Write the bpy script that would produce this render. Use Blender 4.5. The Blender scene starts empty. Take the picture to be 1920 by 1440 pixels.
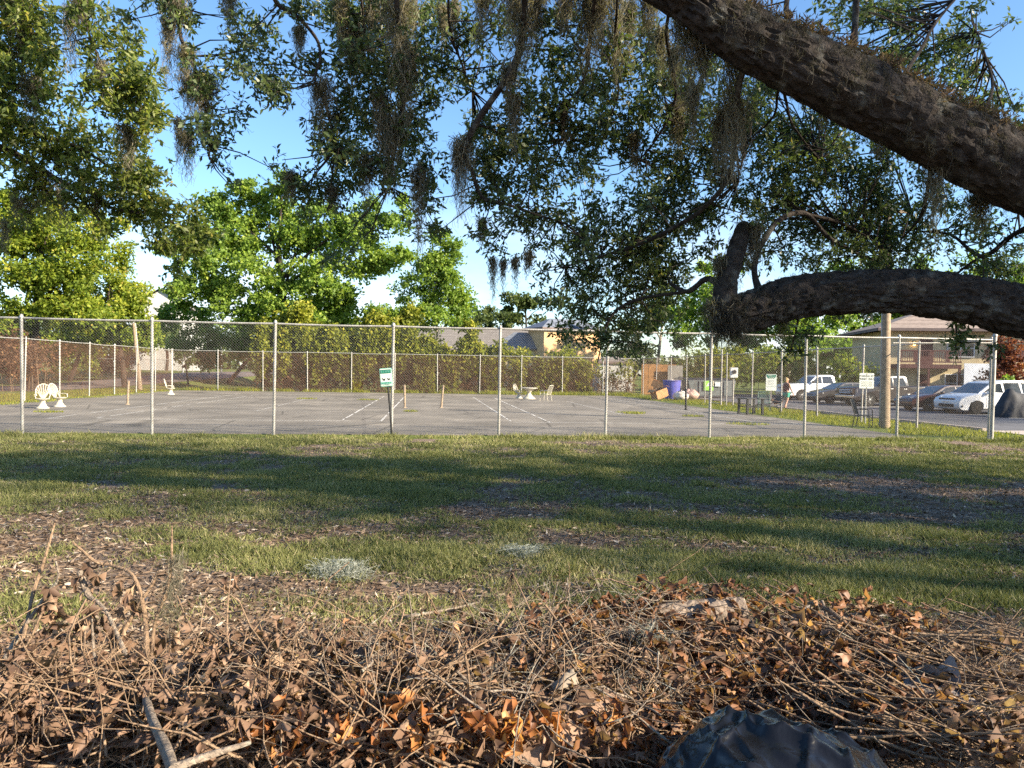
import bpy, bmesh, math, random
import numpy as np
from mathutils import Vector, Matrix, noise as mnoise

random.seed(7)
RNG = np.random.default_rng(11)
SC = bpy.context.scene
COL = SC.collection
R = math.radians

# ------------------------------------------------------------------ camera
F_PX = 1350.0                       # focal length in pixels of a 1920 wide frame
PITCH, ROLL, EYE = R(1.02), R(0.92), 1.83
fwd0 = Vector((0, math.cos(PITCH), -math.sin(PITCH)))
up0 = Vector((0, math.sin(PITCH), math.cos(PITCH)))
rt0 = Vector((1, 0, 0))
cam_r = rt0 * math.cos(ROLL) + up0 * math.sin(ROLL)
cam_u = up0 * math.cos(ROLL) - rt0 * math.sin(ROLL)
cam_data = bpy.data.cameras.new('camera')
cam = bpy.data.objects.new('camera', cam_data)
COL.objects.link(cam)
m3 = Matrix((cam_r, cam_u, -fwd0)).transposed()
cam.matrix_world = Matrix.Translation((0, 0, EYE)) @ m3.to_4x4()
cam_data.sensor_width = 36.0
cam_data.lens = 36.0 * F_PX / 1920.0
cam_data.clip_end = 2000.0
cam_data.clip_start = 0.05
SC.camera = cam

# ------------------------------------------------------------------ sky and sun
SUN_AZ, SUN_EL = R(114.0), R(25.0)         # clockwise from the view direction (+Y)
sun_dir = Vector((math.sin(SUN_AZ) * math.cos(SUN_EL), math.cos(SUN_AZ) * math.cos(SUN_EL), math.sin(SUN_EL)))
world = bpy.data.worlds.new('World')
SC.world = world
world.use_nodes = True
wn, wl = world.node_tree.nodes, world.node_tree.links
wn.clear()
w_out = wn.new('ShaderNodeOutputWorld')
w_bg = wn.new('ShaderNodeBackground')
sky = wn.new('ShaderNodeTexSky')
sky.sky_type = 'NISHITA'
sky.sun_disc = False
sky.sun_elevation = SUN_EL
sky.sun_rotation = SUN_AZ
sky.air_density = 1.0
sky.dust_density = 0.5
sky.ozone_density = 3.0
w_co = wn.new('ShaderNodeTexCoord')
w_map = wn.new('ShaderNodeMapping')
w_map.inputs['Scale'].default_value = (1.0, 1.0, 3.2)
w_noise = wn.new('ShaderNodeTexNoise')
w_noise.inputs['Scale'].default_value = 2.3
w_noise.inputs['Detail'].default_value = 7.0
w_noise.inputs['Roughness'].default_value = 0.55
w_ramp = wn.new('ShaderNodeValToRGB')
w_ramp.color_ramp.elements[0].position = 0.43
w_ramp.color_ramp.elements[1].position = 0.68
w_sep = wn.new('ShaderNodeSeparateXYZ')
w_low = wn.new('ShaderNodeMapRange')         # cloud banks lie low, the zenith is clear
w_low.inputs['From Min'].default_value = 0.24
w_low.inputs['From Max'].default_value = 0.07
w_mul = wn.new('ShaderNodeMath'); w_mul.operation = 'MULTIPLY'
w_mix = wn.new('ShaderNodeMixRGB')
w_mix.inputs['Color2'].default_value = (4.7, 4.85, 5.4, 1)
wl.new(w_co.outputs['Generated'], w_map.inputs['Vector'])
wl.new(w_map.outputs['Vector'], w_noise.inputs['Vector'])
wl.new(w_noise.outputs['Fac'], w_ramp.inputs['Fac'])
wl.new(w_co.outputs['Generated'], w_sep.inputs['Vector'])
wl.new(w_sep.outputs['Z'], w_low.inputs['Value'])
wl.new(w_ramp.outputs['Color'], w_mul.inputs[0])
wl.new(w_low.outputs['Result'], w_mul.inputs[1])
wl.new(w_mul.outputs['Value'], w_mix.inputs['Fac'])
w_hsv = wn.new('ShaderNodeHueSaturation'); w_hsv.inputs['Saturation'].default_value = 1.10
wl.new(sky.outputs['Color'], w_hsv.inputs['Color'])
wl.new(w_hsv.outputs['Color'], w_mix.inputs['Color1'])
wl.new(w_mix.outputs['Color'], w_bg.inputs['Color'])
w_bg.inputs['Strength'].default_value = 0.066
wl.new(w_bg.outputs['Background'], w_out.inputs['Surface'])
sun_data = bpy.data.lights.new('sun', 'SUN')
sun_data.energy = 3.7
sun_data.angle = R(0.9)
sun_data.color = (1.0, 0.86, 0.66)
sun = bpy.data.objects.new('sun', sun_data)
sun.rotation_euler = (-sun_dir).to_track_quat('-Z', 'Y').to_euler()
sun.location = (30, -8, 25)
COL.objects.link(sun)
vs = SC.view_settings
vs.view_transform = 'Standard'
vs.look = 'None'
vs.exposure = 2.2
vs.gamma = 1.0
vs.use_curve_mapping = False
SC.render.engine = 'CYCLES'
SC.cycles.max_bounces = 5
SC.cycles.diffuse_bounces = 3
SC.cycles.glossy_bounces = 2
SC.cycles.transmission_bounces = 3
SC.cycles.transparent_max_bounces = 4
SC.cycles.use_denoising = False
SC.cycles.caustics_reflective = False
SC.cycles.caustics_refractive = False

# ------------------------------------------------------------------ where things stand
def ray(x, y):
    u, v = (x - 960) / F_PX, (y - 720) / F_PX
    return cam_r * u - cam_u * v + fwd0
def P(x, y, d):                              # the point seen at (x, y) that lies d metres ahead
    r = ray(x, y)
    return Vector((0, 0, EYE)) + r * (d / r.y)
def G(x, y, z=0.0):                          # the ground point seen at (x, y)
    r = ray(x, y)
    return Vector((0, 0, EYE)) + r * ((z - EYE) / r.z)
def pxm(px, d):                              # pixels to metres at distance d
    return px * d / F_PX

# ------------------------------------------------------------------ mesh helpers
def npa(a):
    return np.asarray(a, dtype=np.float64)
def link(o, parent=None):
    COL.objects.link(o)
    if parent is not None:
        o.parent = parent
    return o
def np_mesh(name, V, Fc, mat, parent=None, smooth=False, attr=None, world=False):
    V = np.ascontiguousarray(V, dtype=np.float32)
    Fc = np.ascontiguousarray(Fc, dtype=np.int32)
    if world and parent is not None:
        V = V - np.array(parent.location, dtype=np.float32)
    me = bpy.data.meshes.new(name)
    me.vertices.add(len(V))
    me.vertices.foreach_set('co', V.ravel())
    k = Fc.shape[1]
    me.loops.add(Fc.size)
    me.loops.foreach_set('vertex_index', Fc.ravel())
    me.polygons.add(len(Fc))
    me.polygons.foreach_set('loop_start', np.arange(0, Fc.size, k, dtype=np.int32))
    if smooth:
        me.polygons.foreach_set('use_smooth', np.ones(len(Fc), dtype=bool))
    if attr:
        for an, av in attr.items():
            a = me.attributes.new(an, 'FLOAT', 'POINT')
            a.data.foreach_set('value', np.ascontiguousarray(av, dtype=np.float32))
    me.update(calc_edges=True)
    if mat:
        me.materials.append(mat)
    return link(bpy.data.objects.new(name, me), parent)

class MB:
    """collects simple solids into one mesh"""
    def __init__(s):
        s.v, s.f = [], []
    def add(s, vs_, fs):
        b = len(s.v)
        s.v += [tuple(p) for p in vs_]
        s.f += [tuple(i + b for i in q) for q in fs]
        return s
    def box(s, c, size, rz=0.0, rx=0.0, ry=0.0, taper=1.0):
        hx, hy, hz = size[0] / 2, size[1] / 2, size[2] / 2
        M = Matrix.Rotation(rz, 3, 'Z') @ Matrix.Rotation(ry, 3, 'Y') @ Matrix.Rotation(rx, 3, 'X')
        pts = []
        for z in (-1, 1):
            t = taper if z > 0 else 1.0
            for (x, y) in ((-1, -1), (1, -1), (1, 1), (-1, 1)):
                pts.append(M @ Vector((x * hx * t, y * hy * t, z * hz)) + Vector(c))
        return s.add(pts, [(3, 2, 1, 0), (4, 5, 6, 7), (0, 1, 5, 4), (1, 2, 6, 5), (2, 3, 7, 6), (3, 0, 4, 7)])
    def tube(s, pts, rad, n=8, cap=True):
        pts = [Vector(p) for p in pts]
        if not hasattr(rad, '__len__'):
            rad = [rad] * len(pts)
        ring = frames(pts)
        vs_, fs = [], []
        for p, (a, b), r in zip(pts, ring, rad):
            for k in range(n):
                t = 2 * math.pi * k / n
                vs_.append(p + (a * math.cos(t) + b * math.sin(t)) * r)
        for i in range(len(pts) - 1):
            for k in range(n):
                k2 = (k + 1) % n
                fs.append((i * n + k, i * n + k2, (i + 1) * n + k2, (i + 1) * n + k))
        if cap:
            fs.append(tuple(range(n - 1, -1, -1)))
            fs.append(tuple((len(pts) - 1) * n + k for k in range(n)))
        return s.add(vs_, fs)
    def lathe(s, prof, n=20, c=(0, 0, 0), axis='z'):
        vs_, fs = [], []
        for r, h in prof:
            for k in range(n):
                t = 2 * math.pi * k / n
                a, b = r * math.cos(t), r * math.sin(t)
                p = {'z': (a, b, h), 'y': (a, h, b), 'x': (h, a, b)}[axis]
                vs_.append((p[0] + c[0], p[1] + c[1], p[2] + c[2]))
        for i in range(len(prof) - 1):
            for k in range(n):
                k2 = (k + 1) % n
                fs.append((i * n + k, i * n + k2, (i + 1) * n + k2, (i + 1) * n + k))
        fs.append(tuple(range(n - 1, -1, -1)))
        fs.append(tuple((len(prof) - 1) * n + k for k in range(n)))
        return s.add(vs_, fs)
    def prism(s, poly, y0, y1):              # polygon in x, z pushed along y
        n = len(poly)
        vs_ = [(x, y0, z) for x, z in poly] + [(x, y1, z) for x, z in poly]
        fs = [tuple(range(n)), tuple(range(2 * n - 1, n - 1, -1))]
        fs += [(k, k + n, (k + 1) % n + n, (k + 1) % n) for k in range(n)]
        return s.add(vs_, fs)
    def quad(s, a, b, c, d):
        return s.add([a, b, c, d], [(0, 1, 2, 3)])
    def build(s, name, mat, parent=None, smooth=False, bevel=0.0, world=False):
        me = bpy.data.meshes.new(name)
        v = s.v
        if world and parent is not None:
            L = parent.location
            v = [(p[0] - L[0], p[1] - L[1], p[2] - L[2]) for p in v]
        me.from_pydata(v, [], s.f)
        bm = bmesh.new(); bm.from_mesh(me)
        bmesh.ops.recalc_face_normals(bm, faces=bm.faces)
        if bevel > 0:
            bmesh.ops.remove_doubles(bm, verts=bm.verts, dist=1e-5)
            es = [e for e in bm.edges if len(e.link_faces) == 2 and e.calc_face_angle(0) > 0.5]
            bmesh.ops.bevel(bm, geom=es, offset=bevel, segments=2, profile=0.6, affect='EDGES')
        bm.to_mesh(me); bm.free()
        if smooth:
            for p in me.polygons:
                p.use_smooth = True
            try:
                me.set_sharp_from_angle(angle=R(40))
            except Exception:
                pass
        me.update()
        if mat:
            me.materials.append(mat)
        return link(bpy.data.objects.new(name, me), parent)

def frames(pts):
    out = []
    t0 = (pts[1] - pts[0]).normalized()
    a = t0.orthogonal().normalized()
    for i in range(len(pts)):
        t = (pts[min(i + 1, len(pts) - 1)] - pts[max(i - 1, 0)])
        t = t.normalized() if t.length > 1e-9 else t0
        a = (a - t * a.dot(t))
        a = a.normalized() if a.length > 1e-6 else t.orthogonal().normalized()
        out.append((a, t.cross(a)))
        t0 = t
    return out
def catmull(pts, per=6):
    pts = [Vector(p) for p in pts]
    if len(pts) < 3:
        return [pts[0].lerp(pts[-1], k / per) for k in range(per + 1)]
    q = [pts[0] * 2 - pts[1]] + pts + [pts[-1] * 2 - pts[-2]]
    out = []
    for i in range(1, len(q) - 2):
        p0, p1, p2, p3 = q[i - 1], q[i], q[i + 1], q[i + 2]
        for k in range(per):
            t = k / per
            out.append(0.5 * ((2 * p1) + (p2 - p0) * t + (2 * p0 - 5 * p1 + 4 * p2 - p3) * t * t + (3 * p1 - p0 - 3 * p2 + p3) * t ** 3))
    out.append(pts[-1])
    return out
def lerp_list(vals, n):
    xs = np.linspace(0, 1, len(vals))
    return list(np.interp(np.linspace(0, 1, n), xs, vals))
def thing(name, label, cat, loc=(0, 0, 0), rz=0.0, group=None):
    o = bpy.data.objects.new(name, None)
    o.empty_display_size = 0.2
    COL.objects.link(o)
    o.location = loc
    o.rotation_euler = (0, 0, rz)
    return tag(o, label, cat, group)
def tag(o, label, cat, group=None):
    o['label'] = label
    o['category'] = cat
    if group:
        o['group'] = group
    return o
def struct(o):
    o['kind'] = 'structure'
    return o
def stuff(o, label=None, cat=None):
    o['kind'] = 'stuff'
    if label:
        o['label'] = label
        o['category'] = cat
    return o
def dup(root, loc, rz, label, group=None):
    r = root.copy(); COL.objects.link(r)
    r.location = loc; r.rotation_euler = (0, 0, rz)
    r['label'] = label
    if group:
        r['group'] = group
    for ch in list(root.children):
        c = ch.copy(); COL.objects.link(c); c.parent = r
        for g in ch.children:
            d = g.copy(); COL.objects.link(d); d.parent = c
    return r
_TAB = {}
def vnoise(x, y, scale, seed):
    """value noise in [0, 1] on arrays"""
    if seed not in _TAB:
        _TAB[seed] = np.random.default_rng(seed).random((128, 128))
    T = _TAB[seed]
    x = np.asarray(x) / scale; y = np.asarray(y) / scale
    xi = np.floor(x).astype(int); yi = np.floor(y).astype(int)
    fx, fy = x - xi, y - yi
    fx = fx * fx * (3 - 2 * fx); fy = fy * fy * (3 - 2 * fy)
    a = T[xi % 128, yi % 128]; b = T[(xi + 1) % 128, yi % 128]
    c = T[xi % 128, (yi + 1) % 128]; d = T[(xi + 1) % 128, (yi + 1) % 128]
    return (a * (1 - fx) + b * fx) * (1 - fy) + (c * (1 - fx) + d * fx) * fy
def fbm(x, y, scale, seed, octs=4):
    t, a, s = 0.0, 1.0, 0.0
    for k in range(octs):
        t = t + a * vnoise(x, y, scale / 2 ** k, seed + k * 17); s += a; a *= 0.55
    return t / s
def sstep(e0, e1, x):
    t = np.clip((np.asarray(x, dtype=float) - e0) / (e1 - e0), 0, 1)
    return t * t * (3 - 2 * t)

# ------------------------------------------------------------------ materials
def new_mat(name):
    m = bpy.data.materials.new(name)
    m.use_nodes = True
    nt = m.node_tree
    return m, nt.nodes, nt.links, nt.nodes['Principled BSDF']
def ramp(nodes, stops):
    r = nodes.new('ShaderNodeValToRGB')
    el = r.color_ramp.elements
    el[0].position, el[0].color = stops[0][0], (*stops[0][1], 1)
    el[1].position, el[1].color = stops[-1][0], (*stops[-1][1], 1)
    for p, c in stops[1:-1]:
        e = el.new(p); e.color = (*c, 1)
    return r
def plain(name, col, rough=0.6, metal=0.0, var=0.12, scale=6.0, bump=0.0, spec=0.4, detail=5.0, coat=0.0):
    """one colour, worn by noise: lighter and darker blotches plus fine relief"""
    m, n, l, b = new_mat(name)
    tc = n.new('ShaderNodeTexCoord')
    nz = n.new('ShaderNodeTexNoise')
    nz.inputs['Scale'].default_value = scale
    nz.inputs['Detail'].default_value = detail
    nz.inputs['Roughness'].default_value = 0.65
    l.new(tc.outputs['Object'], nz.inputs['Vector'])
    lo = tuple(max(0, c * (1 - 2 * var)) for c in col)
    hi = tuple(min(1, c * (1 + 2 * var)) for c in col)
    r = ramp(n, [(0.3, lo), (0.5, col), (0.72, hi)])
    l.new(nz.outputs['Fac'], r.inputs['Fac'])
    l.new(r.outputs['Color'], b.inputs['Base Color'])
    b.inputs['Roughness'].default_value = rough
    b.inputs['Metallic'].default_value = metal
    b.inputs['Specular IOR Level'].default_value = spec
    b.inputs['Coat Weight'].default_value = coat
    if bump > 0:
        nb = n.new('ShaderNodeTexNoise')
        nb.inputs['Scale'].default_value = scale * 8
        nb.inputs['Detail'].default_value = 4
        l.new(tc.outputs['Object'], nb.inputs['Vector'])
        bp = n.new('ShaderNodeBump')
        bp.inputs['Strength'].default_value = bump
        bp.inputs['Distance'].default_value = 0.02
        l.new(nb.outputs['Fac'], bp.inputs['Height'])
        l.new(bp.outputs['Normal'], b.inputs['Normal'])
    return m
def leaf_mat(name, stops, trans=0.3, rough=0.5, spec=0.35, tgain=1.5):
    """leaf colour picked leaf by leaf from the attribute rnd; some light passes through"""
    m, n, l, b = new_mat(name)
    at = n.new('ShaderNodeAttribute'); at.attribute_name = 'rnd'
    r = ramp(n, stops)
    l.new(at.outputs['Fac'], r.inputs['Fac'])
    l.new(r.outputs['Color'], b.inputs['Base Color'])
    b.inputs['Roughness'].default_value = rough
    b.inputs['Specular IOR Level'].default_value = spec
    tr = n.new('ShaderNodeBsdfTranslucent')
    mul = n.new('ShaderNodeMixRGB'); mul.blend_type = 'MULTIPLY'; mul.inputs['Fac'].default_value = 1.0
    mul.inputs['Color2'].default_value = (tgain * 1.0, tgain * 1.05, tgain * 0.55, 1)
    l.new(r.outputs['Color'], mul.inputs['Color1'])
    l.new(mul.outputs['Color'], tr.inputs['Color'])
    mx = n.new('ShaderNodeMixShader'); mx.inputs['Fac'].default_value = trans
    l.new(b.outputs['BSDF'], mx.inputs[1]); l.new(tr.outputs['BSDF'], mx.inputs[2])
    l.new(mx.outputs['Shader'], n['Material Output'].inputs['Surface'])
    return m
def glass_mat(name, col=(0.02, 0.025, 0.03), rough=0.06):
    m, n, l, b = new_mat(name)
    b.inputs['Base Color'].default_value = (*col, 1)
    b.inputs['Roughness'].default_value = rough
    b.inputs['Specular IOR Level'].default_value = 0.9
    return m
def bark_mat(name, dark, light, scale=9.0, lichen=None):
    m, n, l, b = new_mat(name)
    tc = n.new('ShaderNodeTexCoord')
    mp = n.new('ShaderNodeMapping'); l.new(tc.outputs['Object'], mp.inputs['Vector'])
    mp.inputs['Scale'].default_value = (1, 1, 1)
    vo = n.new('ShaderNodeTexVoronoi'); vo.inputs['Scale'].default_value = scale * 2
    vo.feature = 'DISTANCE_TO_EDGE'
    nz = n.new('ShaderNodeTexNoise'); nz.inputs['Scale'].default_value = scale
    nz.inputs['Detail'].default_value = 8; nz.inputs['Roughness'].default_value = 0.7
    l.new(mp.outputs['Vector'], vo.inputs['Vector']); l.new(mp.outputs['Vector'], nz.inputs['Vector'])
    r = ramp(n, [(0.3, dark), (0.55, tuple((a + c) / 2 for a, c in zip(dark, light))), (0.75, light)])
    l.new(nz.outputs['Fac'], r.inputs['Fac'])
    cl = r.outputs['Color']
    if lichen:
        nz2 = n.new('ShaderNodeTexNoise'); nz2.inputs['Scale'].default_value = scale * 0.45
        nz2.inputs['Detail'].default_value = 6
        l.new(mp.outputs['Vector'], nz2.inputs['Vector'])
        r2 = ramp(n, [(0.56, (0, 0, 0)), (0.68, (1, 1, 1))])
        l.new(nz2.outputs['Fac'], r2.inputs['Fac'])
        mx = n.new('ShaderNodeMixRGB'); mx.inputs['Color2'].default_value = (*lichen, 1)
        l.new(r2.outputs['Color'], mx.inputs['Fac']); l.new(cl, mx.inputs['Color1'])
        cl = mx.outputs['Color']
    l.new(cl, b.inputs['Base Color'])
    b.inputs['Roughness'].default_value = 0.9
    b.inputs['Specular IOR Level'].default_value = 0.2
    ad = n.new('ShaderNodeMath'); ad.operation = 'ADD'
    mn = n.new('ShaderNodeMath'); mn.operation = 'MINIMUM'; mn.inputs[1].default_value = 0.25
    l.new(vo.outputs['Distance'], mn.inputs[0])
    l.new(mn.outputs['Value'], ad.inputs[0]); l.new(nz.outputs['Fac'], ad.inputs[1])
    bp = n.new('ShaderNodeBump'); bp.inputs['Strength'].default_value = 0.8; bp.inputs['Distance'].default_value = 0.03
    l.new(ad.outputs['Value'], bp.inputs['Height']); l.new(bp.outputs['Normal'], b.inputs['Normal'])
    return m

M = {}
M['steel'] = plain('galvanised_steel', (0.37, 0.36, 0.335), 0.55, 0.25, 0.14, 5, 0.1)
M['wire'] = plain('galvanised_wire', (0.13, 0.13, 0.125), 0.6, 0.2, 0.15, 3)
M['rust_wire'] = plain('rusty_wire', (0.15, 0.075, 0.045), 0.8, 0.0, 0.25, 1.2)
M['white_paint'] = plain('white_line_paint', (0.50, 0.485, 0.45), 0.85, 0, 0.25, 9, 0.2)
M['white_plastic'] = plain('white_resin', (0.52, 0.48, 0.38), 0.5, 0, 0.1, 8)
M['black_metal'] = plain('black_metal', (0.014, 0.014, 0.015), 0.5, 0, 0.3, 9)
M['rubber'] = plain('tyre_rubber', (0.012, 0.012, 0.012), 0.85, 0, 0.3, 14)
M['alloy'] = plain('alloy', (0.50, 0.50, 0.50), 0.35, 0.7, 0.1, 14)
M['dark_alloy'] = plain('dark_alloy', (0.03, 0.03, 0.03), 0.45, 0.4, 0.2, 14)
M['chrome'] = plain('chrome', (0.62, 0.62, 0.62), 0.2, 0.9, 0.08, 12)
M['glass'] = glass_mat('window_glass')
M['screen'] = glass_mat('windscreen_glass', (0.06, 0.11, 0.13), 0.05)
M['lens'] = plain('lamp_lens', (0.55, 0.56, 0.55), 0.15, 0.2, 0.1, 20, spec=0.8)
M['trim'] = plain('black_trim', (0.018, 0.018, 0.019), 0.6, 0, 0.2, 12)
M['white_car'] = plain('white_car_paint', (0.74, 0.75, 0.76), 0.28, 0, 0.03, 2, spec=0.5, coat=0.6)
M['black_car'] = plain('black_car_paint', (0.022, 0.018, 0.020), 0.25, 0, 0.1, 2, spec=0.5, coat=0.7)
M['grey_car'] = plain('grey_car_paint', (0.07, 0.07, 0.075), 0.3, 0.3, 0.1, 2, spec=0.5, coat=0.6)
M['maroon_car'] = plain('dark_maroon_car_paint', (0.040, 0.014, 0.016), 0.28, 0, 0.1, 2, spec=0.5, coat=0.6)
M['red_light'] = plain('red_lamp', (0.45, 0.02, 0.02), 0.25, 0, 0.1, 12)
M['wood_pole'] = plain('pole_wood', (0.27, 0.205, 0.14), 0.85, 0, 0.2, 7, 0.4)
M['oak_bark'] = bark_mat('oak_bark', (0.012, 0.010, 0.009), (0.075, 0.062, 0.053), 11, lichen=(0.10, 0.10, 0.09))
M['twig_bark'] = bark_mat('twig_bark', (0.020, 0.016, 0.013), (0.075, 0.06, 0.048), 14)
M['pale_bark'] = bark_mat('pale_bark', (0.16, 0.14, 0.11), (0.42, 0.38, 0.32), 5)
M['stick'] = bark_mat('stick_bark', (0.13, 0.085, 0.055), (0.36, 0.255, 0.165), 16)
M['stick_grey'] = bark_mat('grey_stick_bark', (0.12, 0.095, 0.075), (0.34, 0.28, 0.22), 18, lichen=(0.30, 0.31, 0.26))
M['log_wood'] = bark_mat('weathered_log', (0.12, 0.09, 0.07), (0.32, 0.26, 0.21), 9)
M['oak_leaf'] = leaf_mat('oak_leaves', [(0.0, (0.055, 0.080, 0.035)), (0.5, (0.095, 0.135, 0.050)), (0.9, (0.16, 0.195, 0.062)), (1.0, (0.26, 0.23, 0.07))], 0.42, 0.40, 0.5)
M['left_oak_leaf'] = leaf_mat('left_oak_leaves', [(0.0, (0.065, 0.095, 0.028)), (0.5, (0.135, 0.175, 0.040)), (0.9, (0.25, 0.27, 0.055)), (1.0, (0.36, 0.30, 0.07))], 0.5, 0.45, 0.4)
M['maple_leaf'] = leaf_mat('bright_broad_leaves', [(0.0, (0.085, 0.145, 0.028)), (0.5, (0.175, 0.265, 0.045)), (1.0, (0.31, 0.38, 0.065))], 0.42, 0.5, 0.3)
M['yellow_leaf'] = leaf_mat('yellow_green_leaves', [(0.0, (0.085, 0.130, 0.018)), (0.5, (0.19, 0.245, 0.028)), (0.85, (0.32, 0.33, 0.045)), (1.0, (0.40, 0.31, 0.08))], 0.42, 0.55, 0.25)
M['far_leaf'] = leaf_mat('far_tree_leaves', [(0.0, (0.040, 0.060, 0.020)), (0.5, (0.075, 0.105, 0.030)), (1.0, (0.13, 0.15, 0.045))], 0.3, 0.6, 0.2)
M['vine_leaf'] = leaf_mat('vine_leaves', [(0.0, (0.075, 0.095, 0.014)), (0.5, (0.19, 0.215, 0.024)), (1.0, (0.36, 0.33, 0.045))], 0.35, 0.55, 0.25)
M['dry_vine'] = leaf_mat('dry_vine', [(0.0, (0.050, 0.028, 0.018)), (0.6, (0.12, 0.066, 0.038)), (1.0, (0.22, 0.13, 0.065))], 0.2, 0.8, 0.1)
M['red_leaf'] = leaf_mat('red_brown_leaves', [(0.0, (0.07, 0.022, 0.015)), (0.6, (0.17, 0.055, 0.032)), (1.0, (0.30, 0.12, 0.05))], 0.3, 0.6, 0.2)
M['moss'] = leaf_mat('hanging_moss', [(0.0, (0.12, 0.11, 0.085)), (0.6, (0.23, 0.21, 0.16)), (1.0, (0.38, 0.33, 0.24))], 0.35, 0.9, 0.05)
M['grey_moss'] = leaf_mat('grey_moss', [(0.0, (0.20, 0.21, 0.18)), (1.0, (0.46, 0.48, 0.43))], 0.2, 0.9, 0.05)
M['grass'] = leaf_mat('grass_blades', [(0.0, (0.090, 0.098, 0.036)), (0.45, (0.170, 0.180, 0.062)), (0.8, (0.235, 0.235, 0.095)), (1.0, (0.38, 0.33, 0.19))], 0.25, 0.6, 0.2)
M['litter'] = leaf_mat('fallen_leaves', [(0.0, (0.065, 0.042, 0.029)), (0.45, (0.165, 0.112, 0.075)), (0.85, (0.33, 0.25, 0.18)), (1.0, (0.52, 0.45, 0.37))], 0.1, 0.7, 0.2)
M['dead_leaf'] = leaf_mat('dead_leaves', [(0.0, (0.060, 0.038, 0.027)), (0.35, (0.135, 0.082, 0.056)), (0.75, (0.27, 0.170, 0.112)), (1.0, (0.46, 0.32, 0.21))], 0.3, 0.6, 0.25, 1.7)
M['orange_leaf'] = leaf_mat('orange_dead_leaves', [(0.0, (0.075, 0.032, 0.018)), (0.4, (0.20, 0.080, 0.032)), (0.8, (0.38, 0.155, 0.050)), (1.0, (0.52, 0.28, 0.11))], 0.32, 0.5, 0.3, 1.7)
M['needle'] = leaf_mat('dry_needles', [(0.0, (0.055, 0.038, 0.028)), (0.5, (0.14, 0.095, 0.062)), (1.0, (0.28, 0.20, 0.13))], 0.15, 0.8, 0.1)

M['limb_moss'] = leaf_mat('dull_limb_moss', [(0.0, (0.035, 0.032, 0.026)), (0.6, (0.085, 0.080, 0.066)), (1.0, (0.17, 0.155, 0.12))], 0.2, 0.9, 0.05)
M['rust_leaf'] = leaf_mat('rusty_dead_leaves', [(0.0, (0.060, 0.030, 0.019)), (0.4, (0.155, 0.073, 0.040)), (0.8, (0.30, 0.150, 0.076)), (1.0, (0.46, 0.28, 0.15))], 0.3, 0.5, 0.3, 1.6)

# ================================================================== THE SETTING
TH = R(6.5)
LV = Vector((math.cos(TH), math.sin(TH), 0))           # along the front fence
AV = Vector((-math.sin(TH), math.cos(TH), 0))          # away from the viewer along the courts
NL = Vector((-21.4, 17.9, 0))                          # front left corner of the courts
CW, CD = 36.2, 36.4
def CT(u, v, z=0.0):
    return NL + LV * u + AV * v + Vector((0, 0, z))
def court_u_at(px, v=0.0):                             # where the sight line through px crosses the line v = const
    r = ray(px, 812)
    # solve (t*r.x, t*r.y) = NL + u LV + v AV
    o = NL + AV * v
    A_ = np.array([[r.x, -LV.x], [r.y, -LV.y]])
    t, u = np.linalg.solve(A_, np.array([o.x, o.y]))
    return float(u)

def ground_z(x, y):
    x = np.asarray(x, dtype=float); y = np.asarray(y, dtype=float)
    near = 1 - sstep(15.0, 17.2, y - 0.11 * x)
    z = near * (0.05 * (fbm(x, y, 2.2, 5) - 0.5) + 0.03 * (fbm(x, y, 0.5, 9, 3) - 0.5))
    z = z + 1.15 * sstep(50, 84, y) * sstep(-25.5, -31, x)
    return z - 0.012
def grass_amount(x, y):
    """0 bare soil .. 1 full grass on the lawn in front"""
    x = np.asarray(x, dtype=float); y = np.asarray(y, dtype=float)
    g = 0.63 + 1.2 * (fbm(x, y * 1.3, 2.2, 31, 5) - 0.5) + 1.5 * (fbm(x, y, 0.55, 77, 4) - 0.5)
    def blob(px, py, rx, ry, a):
        c = G(px, py)
        return a * np.exp(-(((x - c.x) / rx) ** 2 + ((y - c.y) / ry) ** 2))
    for b in ((300, 1100, .9, .35, -.9), (820, 1110, .7, .25, -.6), (1120, 1105, .6, .25, -.4), (120, 1060, .7, .5, -.6), (1700, 915, 4.0, 1.2, -0.75), (1850, 960, 2.2, 1.6, -0.5), (1500, 905, 1.8, .8, -0.35), (60, 1010, 0.9, 1.0, -0.75), (550, 1100, 1.5, .40, -0.85),
              (760, 1030, 1.1, .25, 0.55), (330, 1040, .8, .35, 0.4), (560, 1040, .7, .3, .45), (1440, 985, 1.0, .4, 0.55), (1650, 1085, .55, .3, 0.6),
              (1300, 1060, .9, .35, .3), (1000, 1075, .8, .3, -0.35), (1500, 1030, .9, .25, -0.45), (880, 955, 1.0, .5, -.25), (1200, 860, 3.5, 1.2, 0.35), (800, 900, 3, .8, .15),
              (1850, 872, 4, .9, 0.5), (1300, 835, 9, .9, -0.35), (700, 838, 6, .7, -.1), (250, 822, 7, .5, .5), (450, 880, 3, 1, .1), (1500, 960, 2.5, 0.5, -.2),
              (150, 900, 2.0, 1.2, -.35), (1060, 985, 1.0, .3, .5), (1800, 1060, 1.5, .8, -.4), (1100, 950, 1.5, .5, -.15)):
        g = g + .75 * blob(*b)
    g = g * sstep(4.4, 6.0, y + 0.4 * (fbm(x, y, 1.0, 3) - .5) * 4)
    return np.clip(g, 0, 1)

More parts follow.
